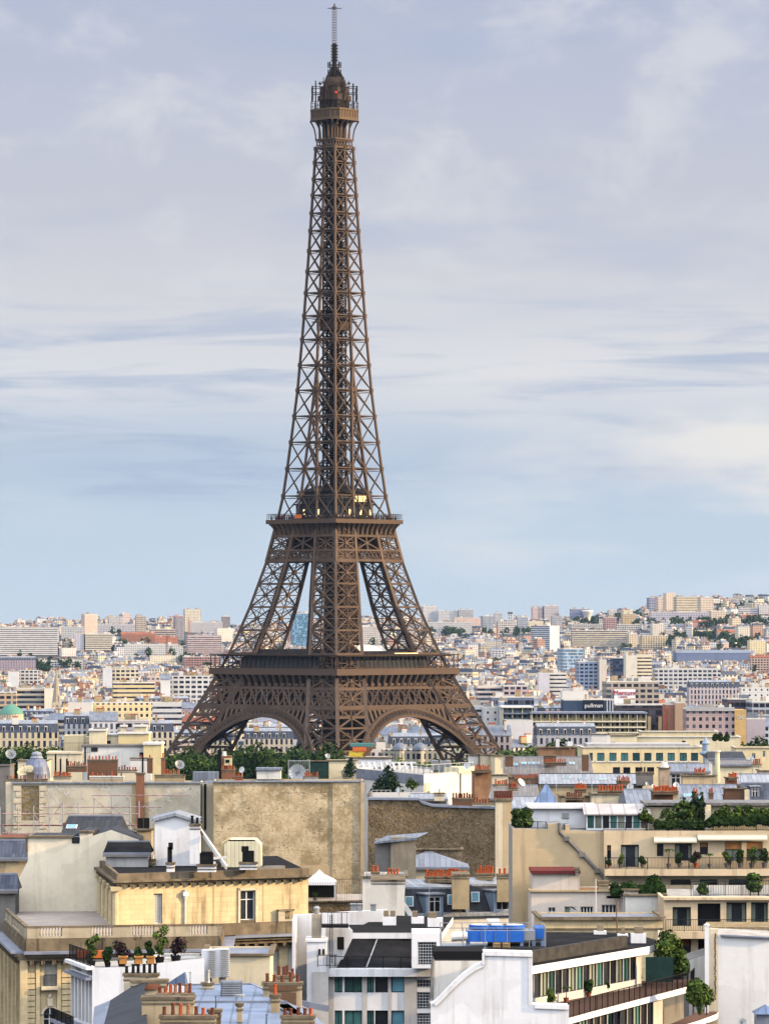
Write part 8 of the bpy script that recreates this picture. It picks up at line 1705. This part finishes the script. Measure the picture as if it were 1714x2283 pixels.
# ------------------------------------------------------------ nearest buildings: white office, curved gable, lower left roofs, right wall
def white_office():
    Y = 345; g = 25.5; pl = PL(728, Y); rt = root('white_office', (X(850, Y), Y+8, g), 'white office building with black sloping roofs, teal windows and glass block panels, bottom centre', 'building'); L = pl.u(968); zc = Z(2176, Y)
    w = []
    for y0, y1 in ((2178, 2214), (2254, 2292)): w += [(746, 763, y0, y1, 'green'), (768, 807, y0, y1, 'green'), (818, 834, y0, y1, 'green'), (836, 865, y0, y1, 'pane'), (872, 901, y0, y1, 'blue')]
    w += [(929, 962, 2185, 2203, 'block'), (929, 962, 2213, 2252, 'block'), (929, 962, 2260, 2298, 'block')]
    mb = MB(); ops = px_ops(pl, w); mb.facade(pl, 0, L, g, zc, ops, .28); shell(mb, pl, L, g, zc, 17, 0, 1); mb.build('front_wall', [M_white, M_bitu], rt)
    for o, a in zip(w, ops): window(rt, pl, *a, o[4], .28)
    for x0, x1 in ((732, 744), (808, 817), (866, 871), (902, 928)): mb = MB(); u0, u1 = pl.u(x0), pl.u(x1); mb.box(pl.at((u0+u1)/2, (g+zc)/2, .03), ((u1-u0)/2, .05, (zc-g)/2), 0, axes(pl)); mb.build('grey_pier', [M_lgrey], rt)
    mb = MB(); pbox(mb, pl, 704, 972, 2160, 2177, 1.4, 0, .7); mb.build('cornice_band', [M_white], rt)
    # lower black roof slope and the windows above it
    a, b = pl.pt(750, 2160, -.4), pl.pt(972, 2162, -.4); bk = pl.back(6.5); c, d = bk.pt(972, 2098), bk.pt(786, 2091); mb = MB(); mb.poly([a, b, c, d]); mb.poly([a, d, v3(d.xy, a.z)]); rf = mb.build('black_roof_slope', [M_bitu], rt)
    mb = MB(); q0, q1 = a.lerp(b, .30), d.lerp(c, .30); n = UP*.05; mb.beam(q0+n, q1+n, .09, .06); mb.build('roof_seam', [M_gmet], rf)
    mb = MB(); pbox(mb, bk, 776, 980, 2081, 2093, 10, 0, .3, 1); ub = mb.build('upper_band', [M_white, M_bitu], rt)
    mb = MB(); pbox(mb, bk, 786, 972, 2093, 2103, .2, 0, -.3); mb.build('ribbon_glazing', [M_glass], ub)
    railing(rt, [pl.pt(735, 2160, .1), pl.pt(968, 2162, .1)], .95, 'roof_edge_railing', M_black, 1.4, 1.4, .03)
    # framed glass block panel
    pf = PL(918, 341.5); mb = MB(); ops = px_ops(pf, [(931, 973, 2101, 2153)]); u0, u1 = pf.u(918), pf.u(984); z0, z1 = pf.z(950, 2160), pf.z(950, 2081); mb.facade(pf, u0, u1, z0, z1, ops, .25); shell(mb, pf, u1, z0, z1, 5, 0, 0, 0, .25, u0); pn = mb.build('white_frame', [M_white], rt); window(pn, pf, *ops[0], 'block', .25)
    # flat upper roof, its white ventilation blocks
    z = bk.z(900, 2081); q = [bk.pt(776, 2081, .2), bk.pt(985, 2081, .2)]; e, f = G(1010, 2046, z), G(850, 2042, z); mb = MB(); slabpoly(mb, [v3(q[0].xy, z+.03), v3(q[1].xy, z+.03), v3(e.xy, z+.03), v3(f.xy, z+.03)], .5, 1, 0); mb.build('upper_roof', [M_bitu, M_white], rt)
    for x0, x1, y0, y1, Yv in ((853, 883, 2045, 2075, 360), (917, 945, 2046, 2070, 362), (953, 987, 2048, 2077, 358)):
        mb = MB(); p = PL(x0, Yv); pbox(mb, p, x0, x1, y0, y1+8, 1.2, 0); v = mb.build('vent_block', [M_white], rt); mb = MB(); n = 2 if x0 == 853 else 1
        for i in range(n): s = x0+2+i*(x1-x0)/2; pbox(mb, p, s, s+(x1-x0)/2-4 if n > 1 else x1-14, y0-13, y0, .7, 0, -.15)
        mb.build('vent_cowl', [M_cowl], v)
    # white party wall and pier at the left
    p1 = PL(655, 349); mb = MB(); mb.gable(p1, [(655, 2400), (655, 2041), (712, 2038), (712, 2400)], .6, 0); mb.build('party_wall', [M_white], rt); mb = MB(); mb.gable(PL(700, 364), [(700, 2400), (700, 2038), (862, 2029), (862, 2400)], .6, 0); mb.build('back_wall', [M_white], rt); mb = MB(); pbox(mb, p1, 655, 662, 2041, 2400, 7, 0, 6.2); mb.build('side_wall', [M_white], rt)
    p2 = PL(683, 344); mb = MB(); pbox(mb, p2, 684, 728, 2101, 2400, 4, 0); pbox(mb, p2, 681, 730, 2096, 2101, 4.2, 0, .1); mb.build('stair_pier', [M_white], rt)
    mb = MB(); pbox(mb, PL(696, 343.9), 697, 732, 2168, 2400, .2, 0, .12); mb.build('grey_return', [M_lgrey], rt)
    for x in (712, 721): mb = MB(); mb.box(P(x, 2123, 343.9), (.08, .05, .22), 0); mb.build('wall_vent', [M_black], rt)
    mb = MB(); p3 = PL(695, 345.5); pbox(mb, p3, 695, 716, 2040, 2097, 1, 0); fl = mb.build('concrete_flue', [M_tan2], rt); mb = MB(); mb.cyl(P(706, 2040, 346), P(706, 2026, 346), .22, .22, 10); mb.cyl(P(706, 2026, 346), P(706, 2021, 346), .3, .15, 10); mb.build('metal_cowl', [M_gmet], fl)
    mb = MB(); p4 = PL(717, 346); pbox(mb, p4, 717, 777, 2062, 2068, 1.4, 0, .8); ga = mb.build('black_gantry', [M_black], rt); railing(ga, [p4.pt(717, 2062, .75), p4.pt(777, 2062, .75)], 1.0, 'railing', M_black, .5, .8, .03)
    mb = MB()
    for x in (735, 741): mb.beam(P(x, 2040, 345), P(x, 2150, 344.5), .05)
    for i in range(24): y = 2044+i*4.4; mb.beam(P(735, y, 345), P(741, y, 344.9), .035)
    mb.build('black_ladder', [M_black], ga); railing(ga, [P(708, 2156, 343.2), P(752, 2156, 343.6)], .9, 'railing', M_black, .5, .7, .03)
    p5 = PL(752, 347.2); window(rt, p5, 0, p5.u(767), Z(2118, 347), Z(2090, 347), 'hole', -.2); mb = MB(); mb.gable(PL(728, 347.1), [(726, 2168), (726, 2064), (778, 2068), (786, 2076), (786, 2092), (751, 2168)], .3, 0); mb.build('door_wall', [M_white], rt); window(rt, p5, 0, p5.u(766), Z(2118, 347), Z(2090, 347), 'hole', -.1)
    for x0, x1, lb in ((781, 795, 0), (796, 806, 0), (826, 838, 0)): mb = MB(); p = PL(x0, 362); pbox(mb, p, x0, x1, 2018, 2032, .9, 0); pbox(mb, p, x0-1, x1+1, 2016, 2018, 1.1, 0, .1); mb.build('roof_vent', [M_gmet], rt)
    mb = MB(); mb.beam(P(670, 2238, 341), P(733, 2250, 341), .35, .5); mb.build('grey_canopy', [M_lead], rt)
M_lgrey = plaster('light_grey_render', (.56,.53,.50), .07, .4, .3); M_tan2 = plaster('flue_concrete', (.42,.36,.27), .15, .6, .5); M_cowl = plain('brown_vent_cowl', (.28,.22,.15), .7, 0, .2)
white_office()
def curved_gable():
    g = 25.5; pl = PL(960, 291); rt = root('curved_gable_office', (X(1100, 300), 306, g), 'white office with a swept curved gable, glazed terraces and black roof', 'building'); mb = MB()
    arc = [(968, 2237), (980, 2226), (997, 2208), (1015, 2190), (1035, 2172), (1056, 2157), (1077, 2147)]
    pts = [(960, 2400), (960, 2240)]+arc+[(1077, 2122), (1187, 2125), (1187, 2241), (1268, 2244), (1268, 2400)]; mb.gable(pl, pts, 2.0, 0); mb.build('curved_gable_wall', [M_white], rt)
    mb = MB(); q = [pl.pt(x, y, .05) for x, y in arc+[(1077, 2122), (1187, 2125)]]
    for a, b in zip(q, q[1:]): mb.beam(a-UP*.12, b-UP*.12, .16, .3)
    mb.beam(pl.pt(1179, 2126, .04), pl.pt(1179, 2241, .04), .06, .06); mb.beam(pl.pt(1192, 2244, .05), pl.pt(1268, 2247, .05), .16, .3); mb.build('raised_edging', [M_white], rt)
    p2 = PL(966, 302.5); mb = MB(); pbox(mb, p2, 966, 1078, 2143, 2400, 5, 0, 0, 1); mb.build('recessed_wall', [M_offw, M_bitu], rt); mb = MB(); pbox(mb, PL(966, 304), 966, 1080, 2122, 2143, 5, 0); mb.build('black_upstand', [M_bitu], rt)
    mb = MB(); mb.cyl(P(965, 2140, 301.5), P(962, 2232, 301), .13, None, 8); mb.cyl(P(962, 2232, 301), P(957, 2242, 300), .16, None, 8); mb.build('drain_pipe', [M_dgrey], rt)
    # roof and the receding glazed side
    ze = HC-23.6; A, B = G(1187, 2155, ze), G(1446, 2111, ze); N1, N2 = G(1464, 2105, ze), G(1462, 2096, ze); R1, R2 = G(1400, 2080, ze), G(1090, 2078, ze)
    mb = MB(); slabpoly(mb, [v3(p.xy, ze) for p in (G(1080, 2152, ze), A, B, N1, N2, R1, R2)], .55, 1, 0); mb.build('roof_slab', [M_bitu, M_white], rt)
    fp = PL(0, 1); d = (B-A).xy.normalized(); fp.o = A.xy; fp.d = d; fp.n = Vector((d.y, -d.x)); fp.yaw = math.atan2(d.y, d.x); L = (B-A).xy.length
    mb = MB(); mb.box(fp.at(L*.47, ze+.42, -1.3), (L*.46, .22, .42), 0, axes(fp)); mb.build('dark_parapet', [M_charcoal], rt)
    z1, z0 = ze-.56, HC-26.55; n = 16; st = L*.94/n; mb = MB(); ops = [(i*st+.035, (i+1)*st-.035, z0+.62, z1-.08) for i in range(n)]; off = -.45
    mb.facade(fp, 0, L*.985, z0-.2, z1, ops, .12, 0, None, off); e = fp.at(L*.985, 0, off); mb.poly([v3(e, z0-.2), v3(fp.at(L*.985, 0, -8), z0-.2), v3(fp.at(L*.985, 0, -8), z1), v3(e, z1)]); mb.build('upper_glazed_wall', [M_lgrey], rt)
    for i, o in enumerate(ops): window(rt, fp, *o, ('green', 'pane', 'loggia', 'green', 'dark', 'pane', 'loggia')[i % 7], .12, off)
    # balcony slab, red floor edge, railing, lower storey
    zs = HC-26.5; T = lambda x, y: G(x, y, zs); ed = [T(1266, 2271.5), T(1330, 2254), T(1440, 2225), T(1510, 2207), T(1540, 2199), T(1548, 2191), T(1538, 2184)]; inn = [fp.at(L*1.03, zs, -5), fp.at(L*.99, zs, off-.1), fp.at(-1, zs, off-.1)]
    mb = MB(); slabpoly(mb, [v3(p.xy, zs) for p in ed+inn], .42, 1, 0); mb.build('balcony_slab', [M_redfl, M_white], rt); railing(rt, [v3(p.xy, zs) for p in ed[:-1]], 1.05, 'balcony_railing', M_black, .16, 1.2, .02)
    z2 = HC-29.6; o2 = [(i*st+.05, (i+1)*st-.05, z2+.3, zs-.6) for i in range(n)]; mb = MB(); mb.facade(fp, -.5, L*1.02, z2-.5, zs-.42, o2, .12, 0, None, .9); e = fp.at(L*1.02, 0, .9); mb.poly([v3(e, g), v3(fp.at(L*1.02, 0, -9), g), v3(fp.at(L*1.02, 0, -9), zs-.42), v3(e, zs-.42)]); mb.facade(fp, -.5, L*1.02, g, z2-.5, (), 0, 0, None, .9); mb.build('lower_glazed_wall', [M_lgrey], rt)
    for i, o in enumerate(o2): window(rt, fp, *o, ('pane', 'green', 'dark', 'pane')[i % 4], .12, .9)
    T2 = lambda x, y: G(x, y, z2); ed2 = [T2(1480, 2300), T2(1560, 2276), T2(1597, 2262), T2(1602, 2254), T2(1580, 2246)]; mb = MB(); slabpoly(mb, [v3(p.xy, z2) for p in ed2+[fp.at(L*1.0, z2, .8), fp.at(L*.6, z2, .8)]], .42, 1, 0); mb.build('balcony_slab', [M_redfl, M_white], rt)
    mb = MB(); p = PL(1460, 316); pbox(mb, p, 1440, 1502, 2136, 2192, .15, 0, -.5); mb.build('dark_green_screen', [M_dgreen], rt)
    for x0, x1, y0, y1, Yv in ((1324, 1352, 2077, 2100, 330), (1377, 1400, 2084, 2100, 328), (1407, 1440, 2083, 2111, 321)):
        mb = MB(); p = PL(x0, Yv); pbox(mb, p, x0, x1, y0, y1, 1, 0); v = mb.build('vent_block', [M_white], rt); mb = MB(); pbox(mb, p, x0+8, x1-6, y0-15, y0, .6, 0, -.2); mb.build('vent_cowl', [M_cowl], v)
    mb = MB(); mb.beam(v3(G(1236, 2248, ze-3).xy, ze-6), v3(G(1236, 2248, ze-3).xy, ze-2), .06); mb.beam(v3(G(1244, 2246, ze-3).xy, ze-6), v3(G(1244, 2246, ze-3).xy, ze-2), .06); mb.build('white_ladder', [M_gmet], rt)
    fl = zs+.01
    for px, py, k, h, lb in ((1228, 2262, 'light', .9, 'red potted shrub at the near end of the glazed terrace'), (1262, 2252, 'palm', 1.2, 'small potted tree on the glazed terrace'), (1312, 2240, 'bush', 1.0, 'leafy pot plant by the third post of the glazed terrace'), (1350, 2230, 'bush', .5, 'large square planted pot in the middle of the glazed terrace'), (1405, 2214, 'purple', .8, 'dark pot plant right of the middle of the glazed terrace'), (1420, 2209, 'light', .5, 'low pot plant at the far end of the glazed terrace')): c = G(px, py-16, zs); plant(px, py-16, c.y, h, k, lb, M_terr, .9)
    hedge('big glossy green bush over the dark green screen', [P(1470, 2180, 318), P(1500, 2178, 320), P(1522, 2196, 319)], 1.7, 2.9, (1, 2, 0, 1), 420, .12); hedge('yellow green bamboo bush at the end of the lower balcony', [P(1545, 2262, 309), P(1575, 2264, 310)], 1.7, 2.3, (2, 2, 1, 0), 520, .11); plant(1560, 2262, 309, 2.3, 'grass', 'spiky bamboo shoots above the bush on the lower balcony', None, 1.6)
    # blue cooling unit on its steel deck
    t = root('cooling_unit', P(1110, 2118, 318), 'bright blue rooftop cooling unit on a railed steel deck above the curved gable', 'cooling unit'); Yc = 318; p = PL(1040, Yc, 0); mb = MB(); pbox(mb, p, 983, 1215, 2114, 2119, 6, 0, 1.0); mb.build('steel_deck', [M_gmet], t)
    mb = MB(); pbox(mb, p, 1040, 1168, 2076, 2101, 3.4, 0, 0, 1); cs = mb.build('blue_casing', [M_blue, M_gmet], t); mb = MB(); pbox(mb, p, 1168, 1193, 2077, 2098, 3.2, 0, -.3); mb.build('grey_casing', [M_gmet], t); mb = MB(); pbox(mb, p, 1193, 1214, 2071, 2096, 2.5, 0, -1.0); mb.build('blue_end_casing', [M_blue], t)
    for i in range(1, 4): mb = MB(); x = 1040+i*32; pbox(mb, p, x-.8, x+.8, 2076, 2101, .06, 0, .03); mb.build('panel_joint', [M_bluez], cs)
    for i in range(3): c = p.at(p.u(1075+i*34), Z(2074.5, Yc), -1.6); mb = MB(); mb.cyl(c, c+UP*.28, .95, .95, 20); mb.cyl(c+UP*.29, c+UP*.30, .8, .8, 20, 1); mb.build('fan', [M_blue, M_offw], cs)
    mb = MB()
    for x in (1044, 1163, 1190, 1210): mb.beam(p.pt(x, 2100, -.2), p.pt(x, 2116, -.2), .25); mb.beam(p.pt(x, 2100, -2.8), p.pt(x, 2116, -2.8), .25)
    mb.build('legs', [M_bluez], t); mb = MB(); mb.cyl(p.pt(1006, 2090, .1), p.pt(1042, 2088, .1), .32, None, 12); mb.cyl(p.pt(1010, 2082, .1), p.pt(1036, 2082, .1), .16, None, 10); mb.build('white_pipes', [M_wmet], t)
    d = lambda x, y, o: p.pt(x, y, o); railing(t, [d(983, 2114, .9), d(1215, 2114, .9), d(1215, 2114, -4.5)], 1.5, 'deck_railing', M_gmet, 1.6, 1.6, .03); railing(t, [d(983, 2114, -4.6), d(1215, 2114, -4.6)], 1.5, 'deck_railing', M_gmet, 1.6, 1.6, .03)
    mb = MB(); pbox(mb, p, 1090, 1118, 2064, 2098, 1.6, 0, -5.5); mb.build('white_riser', [M_white], t)
    for x0, lb in ((1099, 'left stack of timber slats on the deck under the blue unit'), (1120, 'right stack of timber slats on the deck under the blue unit')):
        q = root('timber_stack', P(x0+8, 2119, 316.5), lb, 'pallet'); mb = MB(); pp = PL(x0, 316.5)
        for i in range(5): pbox(mb, pp, x0, x0+17, 2104+i*3.2, 2105.8+i*3.2, .7, 0)
        pbox(mb, pp, x0+2, x0+4, 2104, 2120, .5, 0, -.05); pbox(mb, pp, x0+13, x0+15, 2104, 2120, .5, 0, -.05); mb.build('slats', [M_wood3], q)
M_charcoal = plain('charcoal_felt', (.055,.052,.05), .8, 0, .25); M_redfl = plain('red_brown_floor', (.15,.085,.06), .8, 0, .25); M_terr = plain('red_planter', (.25,.08,.05), .8, 0, .3); M_wood3 = plain('raw_timber', (.42,.30,.15), .8, 0, .2)
curved_gable()
def right_wall():
    Y = 332; pl = PL(1578, Y); rt = root('blank_white_house', (X(1660, Y), Y+6, 25.5), 'white blank walled house at the bottom right corner with a rust spotted edge strip', 'building'); mb = MB(); mb.gable(pl, [(1600, 2400), (1600, 2085), (1606, 2088), (1735, 2094), (1735, 2400)], 10, 0, 1); mb.build('blank_wall', [M_whiter, M_gravel], rt)
    mb = MB(); pbox(mb, pl, 1580, 1600, 2072, 2400, .6, 0, .05); ed = mb.build('edge_strip', [M_pale], rt); mb = MB(); r = random.Random(6)
    for i in range(24): mb.box(pl.pt(1594+r.uniform(-1, 1), 2085+i*6.2, .08), (.05, .02, .06+r.random()*.05), 0)
    mb.build('rust_marks', [M_rust], ed); mb = MB(); pbox(mb, PL(1586, 341), 1586, 1735, 2068, 2096, 6, 0); mb.build('rubble_parapet', [M_rub2], rt); mb = MB(); mb.beam(pl.pt(1606, 2086, .1), pl.pt(1735, 2092, .1), .4, .12); mb.build('lead_coping', [M_lead], rt)
    p2 = PL(1536, 338); mb = MB(); mb.gable(p2, [(1536, 2400), (1536, 2142), (1580, 2128), (1580, 2400)], 6, 0, 1); mb.build('low_wall', [M_offw, M_dgrey], rt)
    t = root('white_post', P(1574, 2210, 329), 'tall white square post with a pointed cap left of the blank white wall', 'post'); mb = MB(); p3 = PL(1571, 329); pbox(mb, p3, 1571, 1580, 2064, 2260, .3, 0); mb.build('shaft', [M_white], t); mb = MB(); c = p3.pt(1575.5, 2064, -.15); mb.cyl(c, c+UP*.18, .28, .03, 4); mb.build('cap', [M_offw], t)
    c = P(1706, 2290, 325); t = root('kiosk_roof_hut', c, 'small blue slate capped hut in the bottom right corner', 'hut'); mb = MB(); p4 = PL(1686, 325); pbox(mb, p4, 1686, 1735, 2262, 2400, 2, 0); mb.build('walls', [M_lead], t); mb = MB(); a, b = p4.pt(1681, 2262, .3), p4.pt(1740, 2262, .3); bk = Vector((0, 2.6, 0)); ap = p4.pt(1708, 2243, -1); mb.poly([a, b, ap]); mb.poly([b, b+bk, ap]); mb.poly([a+bk, a, ap]); mb.poly([b+bk, a+bk, ap]); mb.build('blue_roof', [M_bluez], t)
    dish('pale dish low against the blank white wall at the bottom right', 1655, 2282, 10, 329, (-.3, -.9, .3), M_wmet, False, .5)
M_whiter = plaster('weathered_white_wall', (.82,.81,.80), .06, .25, .35, (.42,.38,.33), .8, .07)
right_wall()
def lower_left():
    g = 25.5; Y = 302; pl = PL(206, Y); rt = root('terrace_house', (X(300, Y), Y+7, g), 'white house with a planted roof terrace and tall dormers, bottom left', 'building'); zt = Z(2158, Y)
    mb = MB(); mb.gable(pl, [(204, 2400), (206, 2160), (290, 2157), (345, 2150), (455, 2138), (455, 2400)], .5, 0, 1); mb.build('parapet_wall', [M_white, M_grey], rt)
    a, b = pl.pt(206, 2160), Vector((X(158, 309), 309, zt)); lp = PL(0, 1); dd = (a-b).xy.normalized(); lp.o = b.xy; lp.d = dd; lp.n = Vector((dd.y, -dd.x)); lp.yaw = math.atan2(dd.y, dd.x); L = (a-b).xy.length
    ops = [(L*(i+.12)/6, L*(i+.88)/6, zt-4.0, zt-.9) for i in range(6)]; mb = MB(); mb.facade(lp, 0, L, g, zt, ops, .25); mb.build('left_wall', [M_white], rt)
    for o in ops: window(rt, lp, *o, 'slat', .25)
    for o in ops: mb = MB(); mb.box(lp.at((o[0]+o[1])/2, zt-.8, .2), ((o[1]-o[0])/2+.1, .28, .1), 0, axes(lp)); mb.build('dormer_hood', [M_lead], rt)
    mb = MB(); mb.box(lp.at(L/2, zt-4.3, .6), (L/2+.3, .8, .1), 0, axes(lp)); mb.box(lp.at(L/2, zt-.05, .15), (L/2, .3, .12), 1, axes(lp)); mb.build('balcony_ledge', [M_lead, M_white], rt); railing(rt, [lp.at(0, zt-4.2, 1.3), lp.at(L, zt-4.2, 1.3)], .8, 'dormer_railing', M_black, .14, 1.5); railing(rt, [lp.at(0, zt, .1), lp.at(L, zt, .1)], 1.1, 'terrace_railing', M_black, .16, 1.2)
    fz = zt-.3; mb = MB(); slabpoly(mb, [v3(q, fz) for q in (lp.at(0, 0), lp.at(L, 0), pl.pt(455, 2140).xy+Vector((0, .4)), Vector((X(455, 318), 318)))], .3, 0); mb.build('terrace_floor', [M_gravel], rt)
    mb = MB(); p = PL(171, 312); pbox(mb, p, 171, 232, 2121, 2140, .5, 0); pbox(mb, p, 171, 300, 2137, 2160, .4, 1); mb.build('orange_planter_wall', [M_orange, M_dgrey], rt)
    for px, yb, h, k, lb, w_ in ((204, 2162, 1.9, 'light', 'thin leafed young tree in a pot at the left end of the roof terrace', 1.3), (240, 2163, 1.3, 'bush', 'upright green shrub second from the left on the roof terrace', 1.0), (272, 2162, 1.6, 'purple', 'dark purple leaved shrub on the roof terrace', 1.4), (306, 2160, 1.0, 'bush', 'low green shrub in the middle of the roof terrace', 1.0), (332, 2158, 1.7, 'bush', 'tall dark conifer like shrub on the roof terrace', .9), (356, 2156, 2.3, 'light', 'tallest bright green feathery shrub on the roof terrace', 1.5), (392, 2155, 1.5, 'purple', 'broad dark shrub at the right end of the roof terrace', 1.6)): plant(px, yb-4, 306, h, k, lb, M_black, w_)
    for px, py, lb in ((274, 2146, 'left orange planter box on the white parapet'), (309, 2146, 'middle orange planter box on the white parapet'), (336, 2146, 'right orange planter box on the white parapet')):
        t = root('planter_box', P(px, py, 302.2), lb, 'planter'); mb = MB(); p = PL(px-9, 302.2); pbox(mb, p, px-8, px+8, py-10, py+4, .45, 0); pbox(mb, p, px-10, px+10, py-13, py-10, .6, 0, .08); mb.build('box', [M_orplant], t); mb = MB(); pbox(mb, p, px-7, px+7, py-14, py-12.5, .3, 0, -.1); mb.build('soil', [M_soil], t); mb = MB(); pbox(mb, p, px-1, px+1, py+4, py+24, .06, 0, -.2); mb.build('bracket', [M_black], t)
    # cream wall, two white louvred units
    fblock('blank cream parapet house behind the louvred white units', 452, 602, 2132, 309, 9, M_pale, 0, (), parapet=.1, top=M_lead); fblock('off white parapet strip between the planted terrace and the louvred units', 345, 455, 2140, 313, 6, M_offw, 0, (), parapet=.1, top=M_zinc)
    for i, (x0, xm, x1, y0, y1, lb) in enumerate(((449, 464, 480, 2119, 2182, 'left white louvred ventilation tower above the lower zinc roof'), (478, 490, 512, 2117, 2180, 'right white louvred ventilation tower above the lower zinc roof'))):
        t = louvre(lb, xm, x1, y0, y1, 303, 1.0, M_white, 8, 'ventilation_tower', 'ventilation unit'); mb = MB(); pbox(mb, PL(x0, 303.2, -8), x0, xm, y0, y1, .9, 0); mb.build('side_casing', [M_white], t); mb = MB(); pbox(mb, PL(x0+8, 303.6), x0+10, x1-8, y1, y1+14, .5, 0); mb.build('plinth', [M_grey], t)
    # zinc roofs at the bottom with their chimneys
    rt = root('zinc_roof_house', (X(480, 275), 280, g), 'house with broad blue grey zinc roofs and many chimneys at the bottom left edge', 'building'); Z0 = lambda x, y, Yv: P(x, y, Yv)
    mb = MB(); a, b, c, d = P(228, 2300, 268), P(330, 2300, 262), P(322, 2205, 283), P(246, 2231, 283); mb.poly([a, b, c, d]); e = P(330, 2178, 290); mb.poly([d, c, e, P(300, 2200, 292)]); mb.poly([P(205, 2300, 270), a, d, P(210, 2246, 284)], 1); mb.build('slate_slope', [M_zincd, M_lead], rt)
    rd0, rd1 = P(420, 2198, 288), P(560, 2196, 288); mb = MB(); mb.poly([P(380, 2320, 262), P(760, 2320, 262), P(600, 2236, 276), P(430, 2236, 276)]); mb.poly([P(400, 2237, 276.1), P(640, 2237, 276.1), rd1, rd0]); mb.poly([P(640, 2237, 276), P(760, 2320, 262), P(690, 2255, 282), rd1]); mb.build('zinc_slope', [M_zincb], rt)
    mb = MB(); mb.beam(P(430, 2236, 275.9), P(640, 2236, 275.9), .16, .2); mb.beam(rd0, rd1, .25, .2); mb.beam(rd1, P(690, 2256, 281), .25, .2); mb.beam(P(600, 2237, 276), P(700, 2290, 266), .14, .14); mb.build('roof_rolls', [M_lead], rt)
    mb = MB(); mb.bx(X(225, 275), X(640, 275), 268, 275, g, Z(2300, 268)); mb.build('walls', [M_tan], rt)
    mb = MB(); mb.poly([P(370, 2195, 287), P(412, 2168, 287), P(414, 2196, 287)]); mb.poly([P(370, 2195, 287), P(414, 2196, 287), P(420, 2200, 290), P(414, 2168, 290)]); mb.build('blue_lucarne', [M_bluez], rt)
    chimney(rt, 276, 352, 2172, 2215, 290, 1.0, M_stone2, 6, M_black, 1.0); chimney(rt, 292, 372, 2186, 2235, 287, 1.2, M_stone2, 0); mb = MB(); pbox(mb, PL(308, 286.9), 308, 357, 2195, 2207, .1, 0, .05); mb.build('brick_panel', [M_brick], rt)
    chimney(rt, 316, 432, 2224, 2320, 270, 1.6, M_pale2, 0); chimney(rt, 350, 430, 2216, 2226, 273, .7, M_cornice, 7, [M_pot, M_potd, M_pott], .95)
    chimney(rt, 586, 672, 2192, 2262, 280, 1.3, M_pale2, 5, M_potd, 1.0); mb = MB(); pbox(mb, PL(598, 279.9), 600, 662, 2200, 2210, .1, 0, .05); pbox(mb, PL(618, 279.9), 620, 660, 2214, 2258, .1, 0, .05); mb.build('brick_panel', [M_dbrick], rt); chimney(rt, 616, 656, 2176, 2192, 282, .8, M_pale2, 4, M_potd, .9)
    chimney(rt, 603, 623, 2219, 2270, 272, .7, M_tan, 1, M_pot, 1.0); chimney(rt, 357, 480, 2266, 2330, 262, 1.2, M_tan, 7, [M_pot, M_pott, M_potd], 1.0); chimney(rt, 464, 492, 2252, 2330, 264, .8, M_cornice, 0); chimney(rt, 627, 700, 2266, 2330, 262, 1.2, M_tan, 5, [M_pot, M_pott, M_potd], 1.0)
    chimney(rt, 450, 474, 2192, 2222, 285, .7, M_pale, 1, M_gmet, 1.6); chimney(rt, 528, 540, 2238, 2280, 268, .5, M_pale2, 0); mb = MB(); q = P(534, 2238, 267.7); mb.cyl(q+UP*.45, q+UP*.55, .36, .36, 10)
    for s in (-.15, .15): mb.beam(q+Vector((s, 0, 0)), q+Vector((s, 0, .5)), .04)
    mb.build('rain_cowl', [M_gmet], rt)
    louvre('grey louvred roof box on the bottom zinc roof', 492, 539, 2190, 2226, 280, 1.2, M_zinc, 0, 'roof_vent', 'roof vent')
    for px, yb, yt, Yv, lb in ((481, 2262, 2222, 265, 'short aerial on the dark chimney of the bottom zinc roof'), (424, 2225, 2168, 280, 'thin aerial behind the beige chimney wall at the bottom left'), (594, 2290, 2262, 263, 'small black aerial on the lowest zinc slope')): t = root('aerial', P(px, yb, Yv), lb, 'aerial'); mb = MB(); mb.cyl(P(px, yb, Yv), P(px, yt, Yv), .035, .02, 6); mb.beam(P(px-3, yt+2, Yv), P(px+3, yt+2, Yv), .03); mb.build('mast', [M_black], t)
M_orplant = plain('orange_planter', (.56,.25,.07), .7, 0, .15); M_pale2 = plaster('chimney_render', (.50,.40,.26), .18, .6, .6, (.12,.09,.06)); M_zincb = zinc('blue_grey_zinc', (.20,.26,.38), 1.1, .18, .4, True, .2)
lower_left()
